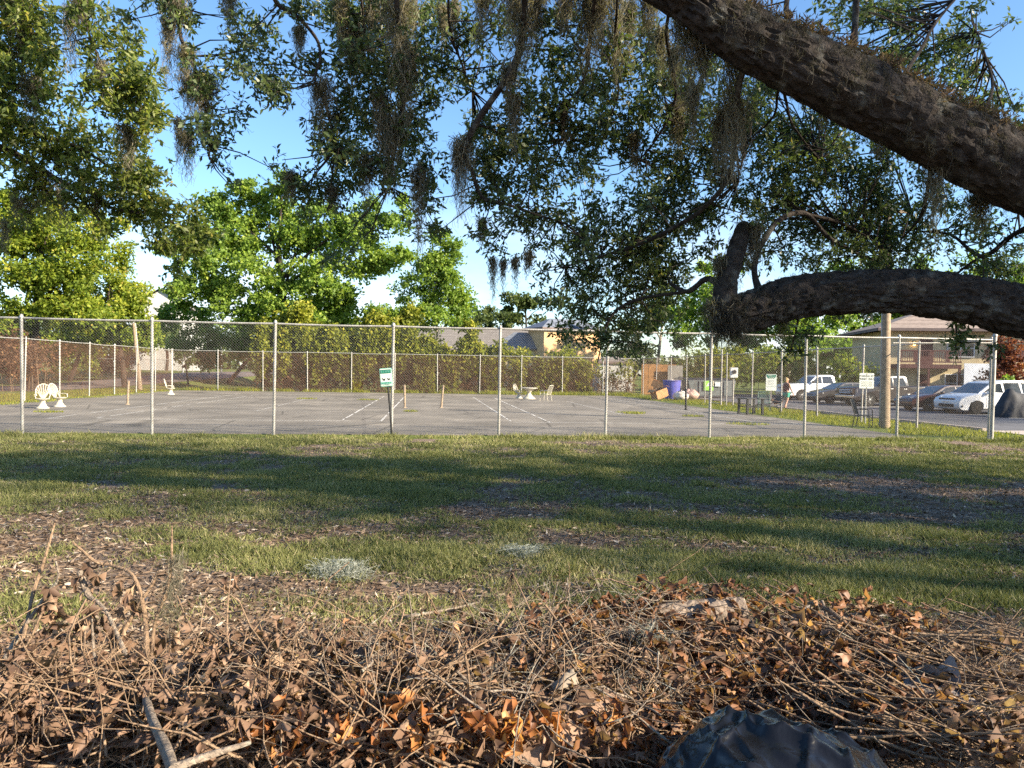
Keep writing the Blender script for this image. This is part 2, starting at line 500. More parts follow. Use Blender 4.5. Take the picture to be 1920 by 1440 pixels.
def ground_material():
    m, n, l, b = new_mat('lawn_soil')
    at = n.new('ShaderNodeAttribute'); at.attribute_name = 'grass'
    tc = n.new('ShaderNodeTexCoord')
    n1 = n.new('ShaderNodeTexNoise'); n1.inputs['Scale'].default_value = 3.5; n1.inputs['Detail'].default_value = 9; n1.inputs['Roughness'].default_value = 0.72
    n2 = n.new('ShaderNodeTexNoise'); n2.inputs['Scale'].default_value = 26; n2.inputs['Detail'].default_value = 6; n2.inputs['Roughness'].default_value = 0.7
    for k in (n1, n2):
        l.new(tc.outputs['Object'], k.inputs['Vector'])
    soil = ramp(n, [(0.28, (0.095, 0.070, 0.052)), (0.5, (0.20, 0.148, 0.112)), (0.62, (0.27, 0.21, 0.16)), (0.75, (0.37, 0.305, 0.24))])
    l.new(n2.outputs['Fac'], soil.inputs['Fac'])
    gr = ramp(n, [(0.25, (0.065, 0.080, 0.022)), (0.5, (0.115, 0.145, 0.036)), (0.75, (0.185, 0.195, 0.065))])
    l.new(n1.outputs['Fac'], gr.inputs['Fac'])
    mx = n.new('ShaderNodeMixRGB')
    ad = n.new('ShaderNodeMath'); ad.operation = 'ADD'
    sb = n.new('ShaderNodeMath'); sb.operation = 'MULTIPLY_ADD'; sb.inputs[1].default_value = 1.1; sb.inputs[2].default_value = -0.55
    l.new(n2.outputs['Fac'], sb.inputs[0])
    l.new(at.outputs['Fac'], ad.inputs[0]); l.new(sb.outputs['Value'], ad.inputs[1])
    ss = n.new('ShaderNodeMapRange'); ss.inputs['From Min'].default_value = 0.25; ss.inputs['From Max'].default_value = 0.8
    l.new(ad.outputs['Value'], ss.inputs['Value'])
    l.new(ss.outputs['Result'], mx.inputs['Fac'])
    l.new(soil.outputs['Color'], mx.inputs['Color1']); l.new(gr.outputs['Color'], mx.inputs['Color2'])
    l.new(mx.outputs['Color'], b.inputs['Base Color'])
    b.inputs['Roughness'].default_value = 0.95; b.inputs['Specular IOR Level'].default_value = 0.1
    bp = n.new('ShaderNodeBump'); bp.inputs['Strength'].default_value = 0.9; bp.inputs['Distance'].default_value = 0.03
    l.new(n2.outputs['Fac'], bp.inputs['Height']); l.new(bp.outputs['Normal'], b.inputs['Normal'])
    return m
gx = np.unique(np.concatenate([np.linspace(-700, -60, 14), np.linspace(-60, -16, 45), np.arange(-16, 16.01, 0.125), np.linspace(16, 60, 40), np.linspace(60, 700, 14)]))
gy = np.unique(np.concatenate([np.linspace(-200, 1, 16), np.arange(1, 19.5, 0.125), np.linspace(19.5, 100, 70), np.linspace(100, 900, 14)]))
GX, GY = np.meshgrid(gx, gy)
gv = np.stack([GX, GY, ground_z(GX, GY)], -1).reshape(-1, 3)
nx_, ny_ = len(gx), len(gy)
ii = (np.arange(ny_ - 1)[:, None] * nx_ + np.arange(nx_ - 1)[None]).ravel()
gf = np.stack([ii, ii + 1, ii + 1 + nx_, ii + nx_], -1)
gg = grass_amount(GX, GY)
gg = np.where(GY > 19.4 + 0.11 * GX, 0.85, gg).ravel()
struct(np_mesh('ground', gv, gf, ground_material(), smooth=True, attr={'grass': gg}))

def asphalt(name, base, var, crack=0.0, scale=1.0, light=None):
    m, n, l, b = new_mat(name)
    tc = n.new('ShaderNodeTexCoord')
    n1 = n.new('ShaderNodeTexNoise'); n1.inputs['Scale'].default_value = 0.35 * scale; n1.inputs['Detail'].default_value = 8; n1.inputs['Roughness'].default_value = 0.65
    n2 = n.new('ShaderNodeTexNoise'); n2.inputs['Scale'].default_value = 40; n2.inputs['Detail'].default_value = 4
    l.new(tc.outputs['Object'], n1.inputs['Vector']); l.new(tc.outputs['Object'], n2.inputs['Vector'])
    r1 = ramp(n, [(0.3, tuple(c * (1 - var) for c in base)), (0.5, base), (0.72, tuple(min(1, c * (1 + var)) for c in (light or base)))])
    l.new(n1.outputs['Fac'], r1.inputs['Fac'])
    mx = n.new('ShaderNodeMixRGB'); mx.blend_type = 'MULTIPLY'; mx.inputs['Fac'].default_value = 0.55
    r2 = ramp(n, [(0.3, (0.6, 0.6, 0.6)), (0.7, (1.25, 1.25, 1.25))])
    l.new(n2.outputs['Fac'], r2.inputs['Fac'])
    l.new(r1.outputs['Color'], mx.inputs['Color1']); l.new(r2.outputs['Color'], mx.inputs['Color2'])
    col = mx.outputs['Color']
    if crack > 0:
        mpn = n.new('ShaderNodeMixRGB'); mpn.inputs['Fac'].default_value = 0.12
        n3 = n.new('ShaderNodeTexNoise'); n3.inputs['Scale'].default_value = 0.8; n3.inputs['Detail'].default_value = 6
        l.new(tc.outputs['Object'], n3.inputs['Vector'])
        l.new(tc.outputs['Object'], mpn.inputs['Color1']); l.new(n3.outputs['Color'], mpn.inputs['Color2'])
        vo = n.new('ShaderNodeTexVoronoi'); vo.feature = 'DISTANCE_TO_EDGE'; vo.inputs['Scale'].default_value = 0.32
        l.new(mpn.outputs['Color'], vo.inputs['Vector'])
        rc = ramp(n, [(0.004, (0, 0, 0)), (0.016, (1, 1, 1))])
        l.new(vo.outputs['Distance'], rc.inputs['Fac'])
        mc = n.new('ShaderNodeMixRGB'); mc.blend_type = 'MULTIPLY'; mc.inputs['Fac'].default_value = crack
        l.new(col, mc.inputs['Color1']); l.new(rc.outputs['Color'], mc.inputs['Color2'])
        col = mc.outputs['Color']
    l.new(col, b.inputs['Base Color'])
    b.inputs['Roughness'].default_value = 0.92; b.inputs['Specular IOR Level'].default_value = 0.2
    bp = n.new('ShaderNodeBump'); bp.inputs['Strength'].default_value = 0.5; bp.inputs['Distance'].default_value = 0.01
    l.new(n2.outputs['Fac'], bp.inputs['Height']); l.new(bp.outputs['Normal'], b.inputs['Normal'])
    return m
M['court'] = asphalt('court_asphalt', (0.185, 0.166, 0.141), 0.32, 0.42, 1.0, (0.225, 0.20, 0.165))
M['lot'] = asphalt('lot_asphalt', (0.115, 0.115, 0.122), 0.25, 0.2)
M['road'] = asphalt('road_asphalt', (0.150, 0.128, 0.122), 0.25)
M['concrete'] = asphalt('walk_concrete', (0.42, 0.36, 0.32), 0.18)

# tennis court slab with a ragged edge, its painted lines as children
mb = MB()
edge = []
for k in range(60):
    edge.append((0.4 + (CW - 2.6) * k / 59.0, 0.15 + random.uniform(0, 0.10)))
for k in range(1, 40):
    edge.append((CW - 2.2 + random.uniform(0, .16), 0.2 + (CD - 0.6) * k / 39.0))
for k in range(1, 40):
    edge.append((CW - 2.2 - (CW - 2.6) * k / 39.0, CD - 0.4 - random.uniform(0, .15)))
for k in range(1, 30):
    edge.append((0.4 - random.uniform(0, .1), (CD - 0.5) * (1 - k / 30.0) + .15))
vt = [CT(u, v, 0.006) for u, v in edge]
vb = [CT(u, v, -0.06) for u, v in edge]
nE = len(edge)
mb.add(vt + vb, [tuple(range(nE))] + [(k, k + nE, (k + 1) % nE + nE, (k + 1) % nE) for k in range(nE)])
court = struct(mb.build('tennis_court', M['court']))
def court_line(u0, v0, u1, v1, w=0.06):
    a, b_ = CT(u0, v0), CT(u1, v1)
    d = (b_ - a).normalized(); s = Vector((-d.y, d.x, 0)) * w / 2
    n = max(2, int((b_ - a).length / 0.5))
    o = MB()
    for k in range(n):                        # worn: slightly uneven edges, some stretches flaked away
        if random.random() < 0.16:
            continue
        p, q = a.lerp(b_, k / n), a.lerp(b_, (k + 1) / n)
        s1, s2 = s * random.uniform(.7, 1.1), s * random.uniform(.7, 1.1)
        z = Vector((0, 0, 0.0105))
        o.quad(p - s1 + z, q - s2 + z, q + s2 + z, p + s1 + z)
    o.build('court_line', M['white_paint'], court)
def tennis(uc, v0):
    hw, hs, L = 5.485, 4.115, 23.77
    for s in (-1, 1):
        court_line(uc + s * hw, v0, uc + s * hw, v0 + L, 0.075)
        court_line(uc + s * hs, v0, uc + s * hs, v0 + L, 0.075)
    for v in (v0, v0 + L):
        court_line(uc - hw, v, uc + hw, v, 0.09)
    for v in (v0 + 5.48, v0 + L - 5.48):
        court_line(uc - hs, v, uc + hs, v)
    court_line(uc, v0 + 5.48, uc, v0 + L - 5.48)
U1 = (court_u_at(78, 5.3) + court_u_at(722, 5.3)) / 2
U2 = U1 + 15.6
tennis(U1, 5.3); tennis(U2, 5.3)

# net posts
def net_post(px, py_base, h, label, lean=0.0, pale=True):
    b_ = G(px, py_base)
    t = thing('net_post', label, 'post', b_, 0, 'net posts on the tennis courts')
    m = M['wood_pole'] if pale else M['black_metal']
    MB().tube([(0, 0, -0.1), (lean * 0.5, 0, h * .5), (lean, 0, h)], 0.052, 10).build('shaft', m, t, smooth=True)
    MB().lathe([(0.060, h - .03), (0.062, h + .01), (0.03, h + .035)], 10, (lean, 0, 0)).build('cap', m, t)
    MB().lathe([(0.11, 0.012), (0.11, 0.02), (0.06, 0.05)], 12).build('base_collar', m, t)
net_post(239, 759, 1.07, 'pale net post near the left side fence', 0.04)
net_post(759, 765, 1.07, 'pale net post just right of the leaning sign', -0.03)
net_post(827, 765, 1.07, 'pale net post tilting right, fourth bay of the front fence', 0.09)
net_post(1286, 769, 1.05, 'dark net post standing alone left of the black table', -0.02, False)

# weeds that push through the cracks of the court
def tufts(name, label, cat, spots, n_each, h, mat, world_group=None):
    V, Fc, A = [], [], []
    c = 0
    for (x, y, z, r) in spots:
        for k in range(n_each):
            a = random.uniform(0, 6.28); rr = r * math.sqrt(random.random())
            bx, by = x + math.cos(a) * rr * 1.6, y + math.sin(a) * rr
            hh = h * random.uniform(.4, 1.1); t = random.uniform(0, 6.28); w = random.uniform(.008, .02)
            lx, ly = random.uniform(-.6, .6) * hh, random.uniform(-.6, .6) * hh
            V += [(bx - math.cos(t) * w, by - math.sin(t) * w, z), (bx + math.cos(t) * w, by + math.sin(t) * w, z), (bx + lx, by + ly, z + hh)]
            Fc.append((c, c + 1, c + 2)); c += 3
            A += [random.random()] * 3
    o = np_mesh(name, np.array(V), np.array(Fc), mat, attr={'rnd': A})
    return stuff(o, label, cat)
wsp = []
for (px, py, r) in ((92, 773, .35), (1183, 774, .45), (1300, 781, .3), (1403, 796, .5), (770, 772, .2), (575, 748, .4), (690, 750, .4), (1190, 776, .3)):
    g_ = G(px, py); wsp.append((g_.x, g_.y, 0.0, r))
tufts('crack_weeds', 'low green weeds growing through cracks of the tennis court', 'weeds', wsp, 260, 0.10, M['vine_leaf'])

# ------------------------------------------------------------------ chain link fences
FH = 3.05
def chain_link(parent, a, b_, h, name='chain_link', mat=None, pitch=0.072, r=0.0021, z0=0.03, panels=None):
    """two families of slanting wires, a few millimetres apart, between a and b_ (local points)"""
    a, b_ = Vector(a), Vector(b_)
    L = (b_ - a).length
    d = (b_ - a) / L
    nrm = Vector((-d.y, d.x, 0))
    V, Fc = [], []
    c = 0
    hh = h - z0
    for fam in (-1, 1):
        off = nrm * (0.003 * fam)
        k0 = -int(hh / pitch) - 1
        for k in range(k0, int(L / pitch) + 2 - (0 if fam > 0 else k0)):
            s0 = k * pitch
            # wire goes from (s0, z0) to (s0 + fam*hh, z0+hh)
            t0, t1 = 0.0, 1.0
            ds = fam * hh
            lo, hi = (0 - s0) / ds, (L - s0) / ds
            if lo > hi:
                lo, hi = hi, lo
            t0, t1 = max(t0, lo), min(t1, hi)
            if t1 - t0 < 0.01:
                continue
            nseg = max(1, int((t1 - t0) * 5))
            side = (d * (-1 if fam > 0 else 1) + Vector((0, 0, 1))).normalized() * r
            front = nrm * r
            for q in range(nseg + 1):
                t = t0 + (t1 - t0) * q / nseg
                p = a + d * (s0 + ds * t) + Vector((0, 0, z0 + hh * t)) + off
                V += [p + side, p - front, p - side, p + front]
                if q:
                    for e in range(4):
                        e2 = (e + 1) % 4
                        Fc.append((c - 4 + e, c - 4 + e2, c + e2, c + e))
                c += 4
    o = np_mesh(name, np.array([tuple(v) for v in V]), np.array(Fc), mat or M['wire'], parent)
    o['kind'] = 'stuff'
    return o
def post_at(parent, p, h, r=0.045, lean=(0, 0), mat=None):
    p = Vector(p)
    q = p + Vector((lean[0], lean[1], h))
    o = MB().tube([p + Vector((0, 0, -.15)), p.lerp(q, .5), q], r, 10).build('post', mat or M['steel'], parent, smooth=True)
    MB().lathe([(r * 1.25, -.02), (r * 1.25, .02), (r * .7, .06), (.005, .075)], 10, q).build('cap', mat or M['steel'], o, smooth=True)
    return o
def rail_at(parent, a, b_, r=0.024, mat=None, sag=0.0, name='top_rail'):
    a, b_ = Vector(a), Vector(b_)
    m_ = a.lerp(b_, .5) - Vector((0, 0, sag))
    return MB().tube([a, a.lerp(m_, .5) - Vector((0, 0, sag * .25)), m_, m_.lerp(b_, .5) - Vector((0, 0, sag * .25)), b_], r, 8).build(name, mat or M['steel'], parent, smooth=True)

# front fence
ff = thing('chain_link_fence', 'tall grey chain-link fence running across in front of the courts', 'fence', NL)
us = [0.0, 3.3] + [court_u_at(x) for x in (42, 285, 513, 734, 935, 1135, 1330, 1508, 1681)] + [court_u_at(1859)]
FR_END = us[-1]
for k, u in enumerate(us):
    last = k == len(us) - 1
    post_at(ff, LV * u, FH + (0.10 if last else 0.0), 0.056 if last else 0.039, (random.uniform(-.03, .03), random.uniform(-.02, .02)))
for k in range(len(us) - 1):
    rail_at(ff, LV * us[k] + Vector((0, 0, FH - .03)), LV * us[k + 1] + Vector((0, 0, FH - .03)), 0.026, sag=random.uniform(0, .02))
    chain_link(ff, LV * us[k] - AV * 0.05, LV * us[k + 1] - AV * 0.05, FH - .02)
rail_at(ff, LV * (FR_END - 3.3) + Vector((0, 0, FH - .19)), LV * FR_END + Vector((0, 0, FH - .12)), 0.018, name='brace_rail')
# back, left and right fences
def side_fence(label, o, d, L, bays, mat_wire, skip=(), r=0.0019, pr=0.036):
    f = thing('chain_link_fence', label, 'fence', o)
    for k in range(bays + 1):
        post_at(f, d * (L * k / bays), FH, pr, (random.uniform(-.05, .05), random.uniform(-.05, .05)))
    for k in range(bays):
        a, b_ = d * (L * k / bays), d * (L * (k + 1) / bays)
        rail_at(f, a + Vector((0, 0, FH - .03)), b_ + Vector((0, 0, FH - .03)), 0.022, sag=random.uniform(0, .04))
        if k not in skip:
            s = Vector((-d.y, d.x, 0)) * 0.045
            chain_link(f, a + s, b_ + s, FH - .02, mat=mat_wire, r=r, pitch=0.08)
    return f
CORNER_R = FR_END
side_fence('rusty chain-link fence along the far end of the courts', CT(0, CD), LV, CORNER_R, 11, M['rust_wire'], r=0.0034)
side_fence('rusty chain-link fence down the left side of the courts', CT(0, 0.12), AV, CD - .2, 11, M['rust_wire'], r=0.0030)
rf = side_fence('chain-link fence down the right side of the courts beside the car park', CT(CORNER_R, 0.12), AV, CD - .2, 11, M['rust_wire'], r=0.0020)
# walk gate in the right fence: two tall posts and a framed leaf
gp = CT(CORNER_R, 21.4)
gt = thing('walk_gate', 'narrow framed chain-link gate in the right side fence', 'gate', gp)
for s in (-.75, .75):
    MB().tube([AV * s + Vector((0, 0, 0)), AV * s + Vector((0, 0, FH + .25))], 0.045, 10).build('gate_post', M['steel'], gt, smooth=True)
for z in (.12, 1.1, 2.2):
    MB().tube([AV * -.72 + Vector((-.05, 0, z)), AV * .72 + Vector((-.05, 0, z))], 0.022, 8).build('gate_rail', M['steel'], gt)
MB().box((-.07, 0.45, 1.25), (.05, .12, .35), TH).build('latch', M['white_plastic'], gt)

# ------------------------------------------------------------------ car park, walk, kerb and road
def strip(name, cl, w, z, mat):
    """a sheet following a centre line, draped on the ground"""
    pts = catmull([Vector((x, y, 0)) for x, y in cl], 8)
    fr = frames(pts)
    V, Fc = [], []
    nw = 7
    for i, p in enumerate(pts):
        t = (pts[min(i + 1, len(pts) - 1)] - pts[max(i - 1, 0)]).normalized()
        s = Vector((-t.y, t.x, 0))
        for k in range(nw):
            q = p + s * (w * (k / (nw - 1) - .5))
            V.append((q.x, q.y, float(ground_z(q.x, q.y)) + 0.012 + z))
    for i in range(len(pts) - 1):
        for k in range(nw - 1):
            a = i * nw + k
            Fc.append((a, a + 1, a + nw + 1, a + nw))
    return struct(np_mesh(name, np.array(V), np.array(Fc), mat, smooth=True))
strip('road', [(-90, 20), (-52, 30), (-38, 44), (-34, 60), (-32.5, 78), (-34, 100), (-40, 150)], 7.0, 0.012, M['road'])
def slab(name, quad, z0, z1, mat, parent=None):
    o = MB().add([(*p, z1) for p in quad] + [(*p, z0) for p in quad], [(0, 1, 2, 3), (4, 5, 1, 0), (5, 6, 2, 1), (6, 7, 3, 2), (7, 4, 0, 3)]).build(name, mat, parent)
    return o
def c2(u, v):
    p = CT(u, v); return (p.x, p.y)
KU = CORNER_R + 2.35
lot = struct(slab('parking_lot', [c2(KU, -30), c2(KU + 70, -30), c2(KU + 70, 44), c2(KU, 44)], -.06, 0.004, M['lot']))
for k in range(16):                                  # kerb stones between grass strip and car park, walk slabs at the drive
    v0 = -6 + k * 3.0
    if v0 > 2.9:
        o = slab('kerb', [c2(KU - .16, v0), c2(KU - .003, v0), c2(KU - .003, v0 + 2.985), c2(KU - .16, v0 + 2.985)], -.05, 0.10 + random.uniform(-.006, .006), M['concrete'])
        struct(o)
struct(slab('driveway_apron', [c2(KU + .003, -7), c2(KU + 9, -6), c2(KU + 9, 3.6), c2(KU + .003, 3.0)], -.03, 0.012, M['concrete']))
for k in range(9):                                   # painted bay lines
    v = 8 + k * 2.7
    o = slab('bay_line', [c2(KU + 7.6, v), c2(KU + 12.6, v), c2(KU + 12.6, v + .1), c2(KU + 7.6, v + .1)], 0.0, 0.0085, M['white_paint'], lot)

# ================================================================== FOLIAGE TOOLS
def unit(v):
    return v / np.maximum(np.linalg.norm(v, axis=-1, keepdims=True), 1e-9)
def sprays(blobs, leaf_len, leaf_w, per=8, clump=0.16, droop=0.25, rng=RNG, bias=None):
    """leafy twigs spread through ellipsoids: blobs = [(centre, (rx, ry, rz), leaves)]
    returns leaf vertices, faces, per-vertex tone values, twig ends (base, tip)"""
    Cs, Ts = [], []
    tint = []
    for c, rad, n in blobs:
        k = max(1, int(n / per))
        d = unit(rng.normal(size=(k, 3)))
        rr = rng.random(k) ** (1 / 2.4)
        wob = 0.75 + 0.5 * rng.random(k)
        p = d * (rr * wob)[:, None] * npa(rad) + npa(c)
        t = unit(d * 0.7 + rng.normal(size=(k, 3)) * 0.6 + np.array([0, 0, -droop]))
        Cs.append(p); Ts.append(t)
        tint.append(np.clip(rng.normal(0.0, 0.12, 1)[0] + 0.16 * rng.normal(size=k) + 0.10 * d[:, 2], -.4, .4))  # leaf tone varies at random and rises towards each clump's top
    C = np.concatenate(Cs); T = np.concatenate(Ts); tn = np.concatenate(tint)
    K = len(C)
    s = rng.uniform(-0.6, 0.6, (K, per))
    base = C[:, None] + T[:, None] * (s * clump * 1.6)[..., None] + rng.normal(size=(K, per, 3)) * clump * 0.12
    ax = unit(T[:, None] * 0.55 + rng.normal(size=(K, per, 3)) * 0.62 + np.array([0, 0, -droop * .6]))
    side = unit(np.cross(ax, rng.normal(size=(K, per, 3))))
    nr = np.cross(ax, side)
    L = leaf_len * rng.uniform(.65, 1.25, (K, per, 1)); W = leaf_w * rng.uniform(.7, 1.2, (K, per, 1)) * .5
    v0 = base; v2 = base + ax * L
    mid = base + ax * L * .52 + nr * (L * rng.uniform(-.1, .14, (K, per, 1)))
    v1 = mid + side * W; v3 = mid - side * W
    V = np.stack([v0, v1, v2, v3], 2).reshape(-1, 3)
    N = K * per
    Fc = np.arange(N * 4).reshape(N, 4)
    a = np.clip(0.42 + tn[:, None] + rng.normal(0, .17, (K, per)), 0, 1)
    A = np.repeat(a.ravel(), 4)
    return V, Fc, A, (C - T * clump, C + T * clump)
def twig_mesh(name, segs, r0, r1, mat, parent, world=True):
    """many straight thin twigs in one mesh, three sides each"""
    a, b_ = npa(segs[0]), npa(segs[1])
    t = unit(b_ - a)
    ref = np.where(np.abs(t[:, 2:3]) > .9, np.array([[1., 0, 0]]), np.array([[0, 0, 1.]]))
    x = unit(np.cross(t, ref)); y = np.cross(t, x)
    ring0 = [a + (x * math.cos(q) + y * math.sin(q)) * r0 for q in (0, 2.094, 4.189)]
    ring1 = [b_ + (x * math.cos(q) + y * math.sin(q)) * r1 for q in (0, 2.094, 4.189)]
    V = np.stack(ring0 + ring1, 1).reshape(-1, 3)
    n = len(a)
    o = (np.arange(n) * 6)[:, None]
    Fc = np.concatenate([o + np.array([[k, (k + 1) % 3, 3 + (k + 1) % 3, 3 + k]]) for k in range(3)])
    ob = np_mesh(name, V, Fc, mat, parent, world=world)
    ob['kind'] = 'stuff'
    return ob
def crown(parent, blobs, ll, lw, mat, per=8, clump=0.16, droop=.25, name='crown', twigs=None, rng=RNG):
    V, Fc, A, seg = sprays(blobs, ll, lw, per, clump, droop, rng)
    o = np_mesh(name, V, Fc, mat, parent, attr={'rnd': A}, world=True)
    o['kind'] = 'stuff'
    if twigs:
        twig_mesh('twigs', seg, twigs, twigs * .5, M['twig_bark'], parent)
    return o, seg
def limb(parent, pts, rad, mat, name='limb', sides=10, per=5, rough=0.06, world=True, wander=0.0, freq=None):
    """a tapered woody limb along a smooth curve with an uneven skin"""
    c = catmull(pts, per)
    r = lerp_list(rad, len(c))
    if wander:
        c = [p + Vector((mnoise.noise(p * 1.7), mnoise.noise(p * 1.7 + Vector((9, 0, 0))), mnoise.noise(p * 1.7 + Vector((0, 9, 0))))) * wander for p in c]
    fr = frames(c)
    V, Fc = [], []
    for p, (a, b_), q in zip(c, fr, r):
        for k in range(sides):
            t = 2 * math.pi * k / sides
            d = a * math.cos(t) + b_ * math.sin(t)
            w = p + d * q
            f = freq or (1.2 / max(q, .02))
            e = 1 + rough * 2 * mnoise.noise(w * f * .5) + rough * mnoise.noise(w * f * 1.6)
            V.append(p + d * q * e)
    for i in range(len(c) - 1):
        for k in range(sides):
            k2 = (k + 1) % sides
            Fc.append((i * sides + k, i * sides + k2, (i + 1) * sides + k2, (i + 1) * sides + k))
    m = MB(); m.add(V, Fc + [tuple(range(sides - 1, -1, -1)), tuple((len(c) - 1) * sides + k for k in range(sides))])
    return m.build(name, mat, parent, smooth=True, world=world)
def strands(name, hanks, mat, parent, width=0.004, seg=9, world=True, per_hank=None, curl=1.0, rng=RNG):
    """hanging threads: hanks = [(top point, length, radius, threads)] as thin ribbons that wriggle and spread"""
    Vs, Fs, As = [], [], []
    base = 0
    for (p, L, rad, n) in hanks:
        n = int(n)
        top = npa(p) + rng.normal(size=(n, 3)) * np.array([rad * .45, rad * .45, rad * .25])
        l = L * (rng.random(n) ** .7) * 1.05
        t = np.linspace(0, 1, seg + 1)
        ph = rng.uniform(0, 6.28, (n, 2)); fq = rng.uniform(1.5, 5, (n, 2))
        drift = rng.normal(size=(n, 2)) * rad * .35
        amp = rng.uniform(.2, 1.0, (n, 1)) * rad * .22 * curl
        # hank narrows towards its tip
        X = top[:, 0:1] * (1 - t) ** 0 + drift[:, 0:1] * t + amp * np.sin(ph[:, 0:1] + fq[:, 0:1] * t * 3) - (top[:, 0:1] - p[0]) * (t ** 1.5) * .75
        Y = top[:, 1:2] + drift[:, 1:2] * t + amp * np.sin(ph[:, 1:2] + fq[:, 1:2] * t * 3) - (top[:, 1:2] - p[1]) * (t ** 1.5) * .75
        Z = top[:, 2:3] - l[:, None] * t
        C = np.stack([X, Y, Z], -1)
        C = C + rng.normal(size=C.shape) * width * 2.2 * curl
        an = rng.uniform(0, 6.28, n)
        w = np.stack([np.cos(an), np.sin(an), np.zeros(n)], -1)[:, None] * (width * .5 * (1 - .55 * t))[None, :, None] * rng.uniform(.6, 1.4, (n, 1, 1))
        V = np.stack([C - w, C + w], 2).reshape(n, -1, 3)
        m_ = (seg + 1) * 2
        i0 = np.arange(seg) * 2
        f = np.stack([i0, i0 + 1, i0 + 3, i0 + 2], -1)
        Fs.append((f[None] + (np.arange(n) * m_)[:, None, None]).reshape(-1, 4) + base)
        Vs.append(V.reshape(-1, 3)); base += n * m_
        As.append(np.repeat(np.clip(rng.normal(.45, .25, n), 0, 1), m_))
    o = np_mesh(name, np.concatenate(Vs), np.concatenate(Fs), mat, parent, attr={'rnd': np.concatenate(As)}, world=world)
    o['kind'] = 'stuff'
    return o
def pxblob(x, y, rx, ry, d, n, dz=None):
    """ellipsoid of leaves seen at (x, y) with pixel radii rx, ry, d metres ahead"""
    return (P(x, y, d), (pxm(rx, d), dz if dz is not None else pxm((rx + ry) / 2, d) * 1.1, pxm(ry, d)), n)

# ================================================================== TREES AND HEDGES BEHIND THE COURTS
def far_tree(name, label, bx, d, blobs, mat, ll, lw, trunk_r, limbs_to=7, per=8, clump=.6, bark=None, zb=0.0, cat='tree', group=None, dz=2.2, droop=.2):
    b_ = P(bx, 720, d); b_.z = zb
    t = thing(name, label, cat, b_, 0, group)
    bl = [pxblob(x, y, rx, ry, d + random.uniform(-1.0, 1.0), n, max(dz, pxm(rx, d))) for (x, y, rx, ry, n) in blobs]
    bl0, bl = bl, []
    for c_, r_, n_ in bl0:                   # boughs: each mass is broken into smaller clumps with gaps between
        k_ = max(4, int(n_ / 140))
        for j_ in range(k_):
            dv = Vector((random.gauss(0, 1), random.gauss(0, 1), random.gauss(0, 1))).normalized() * (random.random() ** .45)
            f_ = random.uniform(.28, .60)
            bl.append((c_ + Vector((dv.x * r_[0], dv.y * r_[1], dv.z * r_[2])), (r_[0] * f_, r_[1] * f_ * .8, r_[2] * f_ * .75), int(n_ * 2.2 / k_)))
    crown(t, bl, ll * .70, lw * .70, mat, per, clump * .7, droop)
    bl = bl0
    top = max(bl, key=lambda q: q[0].z)[0]
    mid = sum((q[0] for q in bl), Vector()) / len(bl)
    limb(t, [b_ + Vector((0, 0, -.2)), b_.lerp(mid, .5) + Vector((random.uniform(-.3, .3), 0, 0)), mid, mid.lerp(top, .85)], [trunk_r, trunk_r * .75, trunk_r * .5, trunk_r * .12], bark or M['twig_bark'], 'trunk', 9, 5)
    for q in sorted(bl, key=lambda q: -q[2])[:limbs_to]:
        s = b_.lerp(mid, random.uniform(.55, .95))
        limb(t, [s, s.lerp(q[0], .5) + Vector((0, 0, .4)), q[0]], [trunk_r * .45, trunk_r * .3, trunk_r * .08], bark or M['twig_bark'], 'limb', 6, 4)
    return t
far_tree('broadleaf_tree', 'big bright green broadleaf tree behind the far left corner of the courts', 540, 64,
         [(420, 405, 50, 45, 1900), (495, 395, 55, 45, 1900), (390, 480, 60, 60, 2400), (470, 480, 80, 60, 3000), (565, 445, 62, 50, 2400), (645, 430, 52, 50, 1900),
          (700, 420, 55, 45, 1900), (610, 510, 80, 60, 2800), (520, 560, 80, 45, 2400), (690, 500, 55, 50, 1800), (380, 550, 50, 40, 1400), (440, 590, 50, 30, 1100), (640, 570, 50, 40, 1300), (455, 350, 34, 25, 600), (340, 520, 30, 40, 600), (530, 345, 30, 22, 450), (590, 385, 34, 26, 600), (745, 400, 26, 30, 450), (740, 470, 30, 24, 500), (320, 470, 26, 22, 350), (365, 430, 30, 26, 500), (420, 540, 40, 30, 900), (580, 590, 60, 30, 1300)],
         M['maple_leaf'], .42, .34, .38, 8)
far_tree('young_tree', 'slender young green tree right of the big broadleaf tree', 820, 62,
         [(830, 480, 45, 40, 1300), (800, 530, 45, 40, 1200), (850, 530, 40, 40, 1100), (780, 590, 40, 30, 900), (830, 590, 50, 30, 1100), (740, 590, 30, 30, 600), (860, 585, 30, 30, 700), (810, 495, 40, 34, 1100), (790, 560, 40, 30, 900), (855, 560, 36, 30, 900), (835, 455, 30, 22, 600)],
         M['maple_leaf'], .34, .26, .14, 5, bark=M['pale_bark'])
far_tree('hanging_vine_tree', 'yellow-green vine-hung tree across the road at the left edge', 60, 50,
         [(20, 440, 55, 50, 2000), (90, 440, 60, 50, 2200), (30, 520, 60, 50, 2200), (120, 520, 65, 55, 2600), (170, 460, 45, 50, 1500), (60, 590, 80, 40, 2400), (150, 590, 60, 40, 1800), (10, 620, 40, 40, 1100), (-60, 480, 60, 120, 2500), (40, 385, 50, 30, 1100), (110, 395, 45, 28, 1000), (185, 415, 36, 26, 700)],
         M['yellow_leaf'], .36, .24, .35, 8)
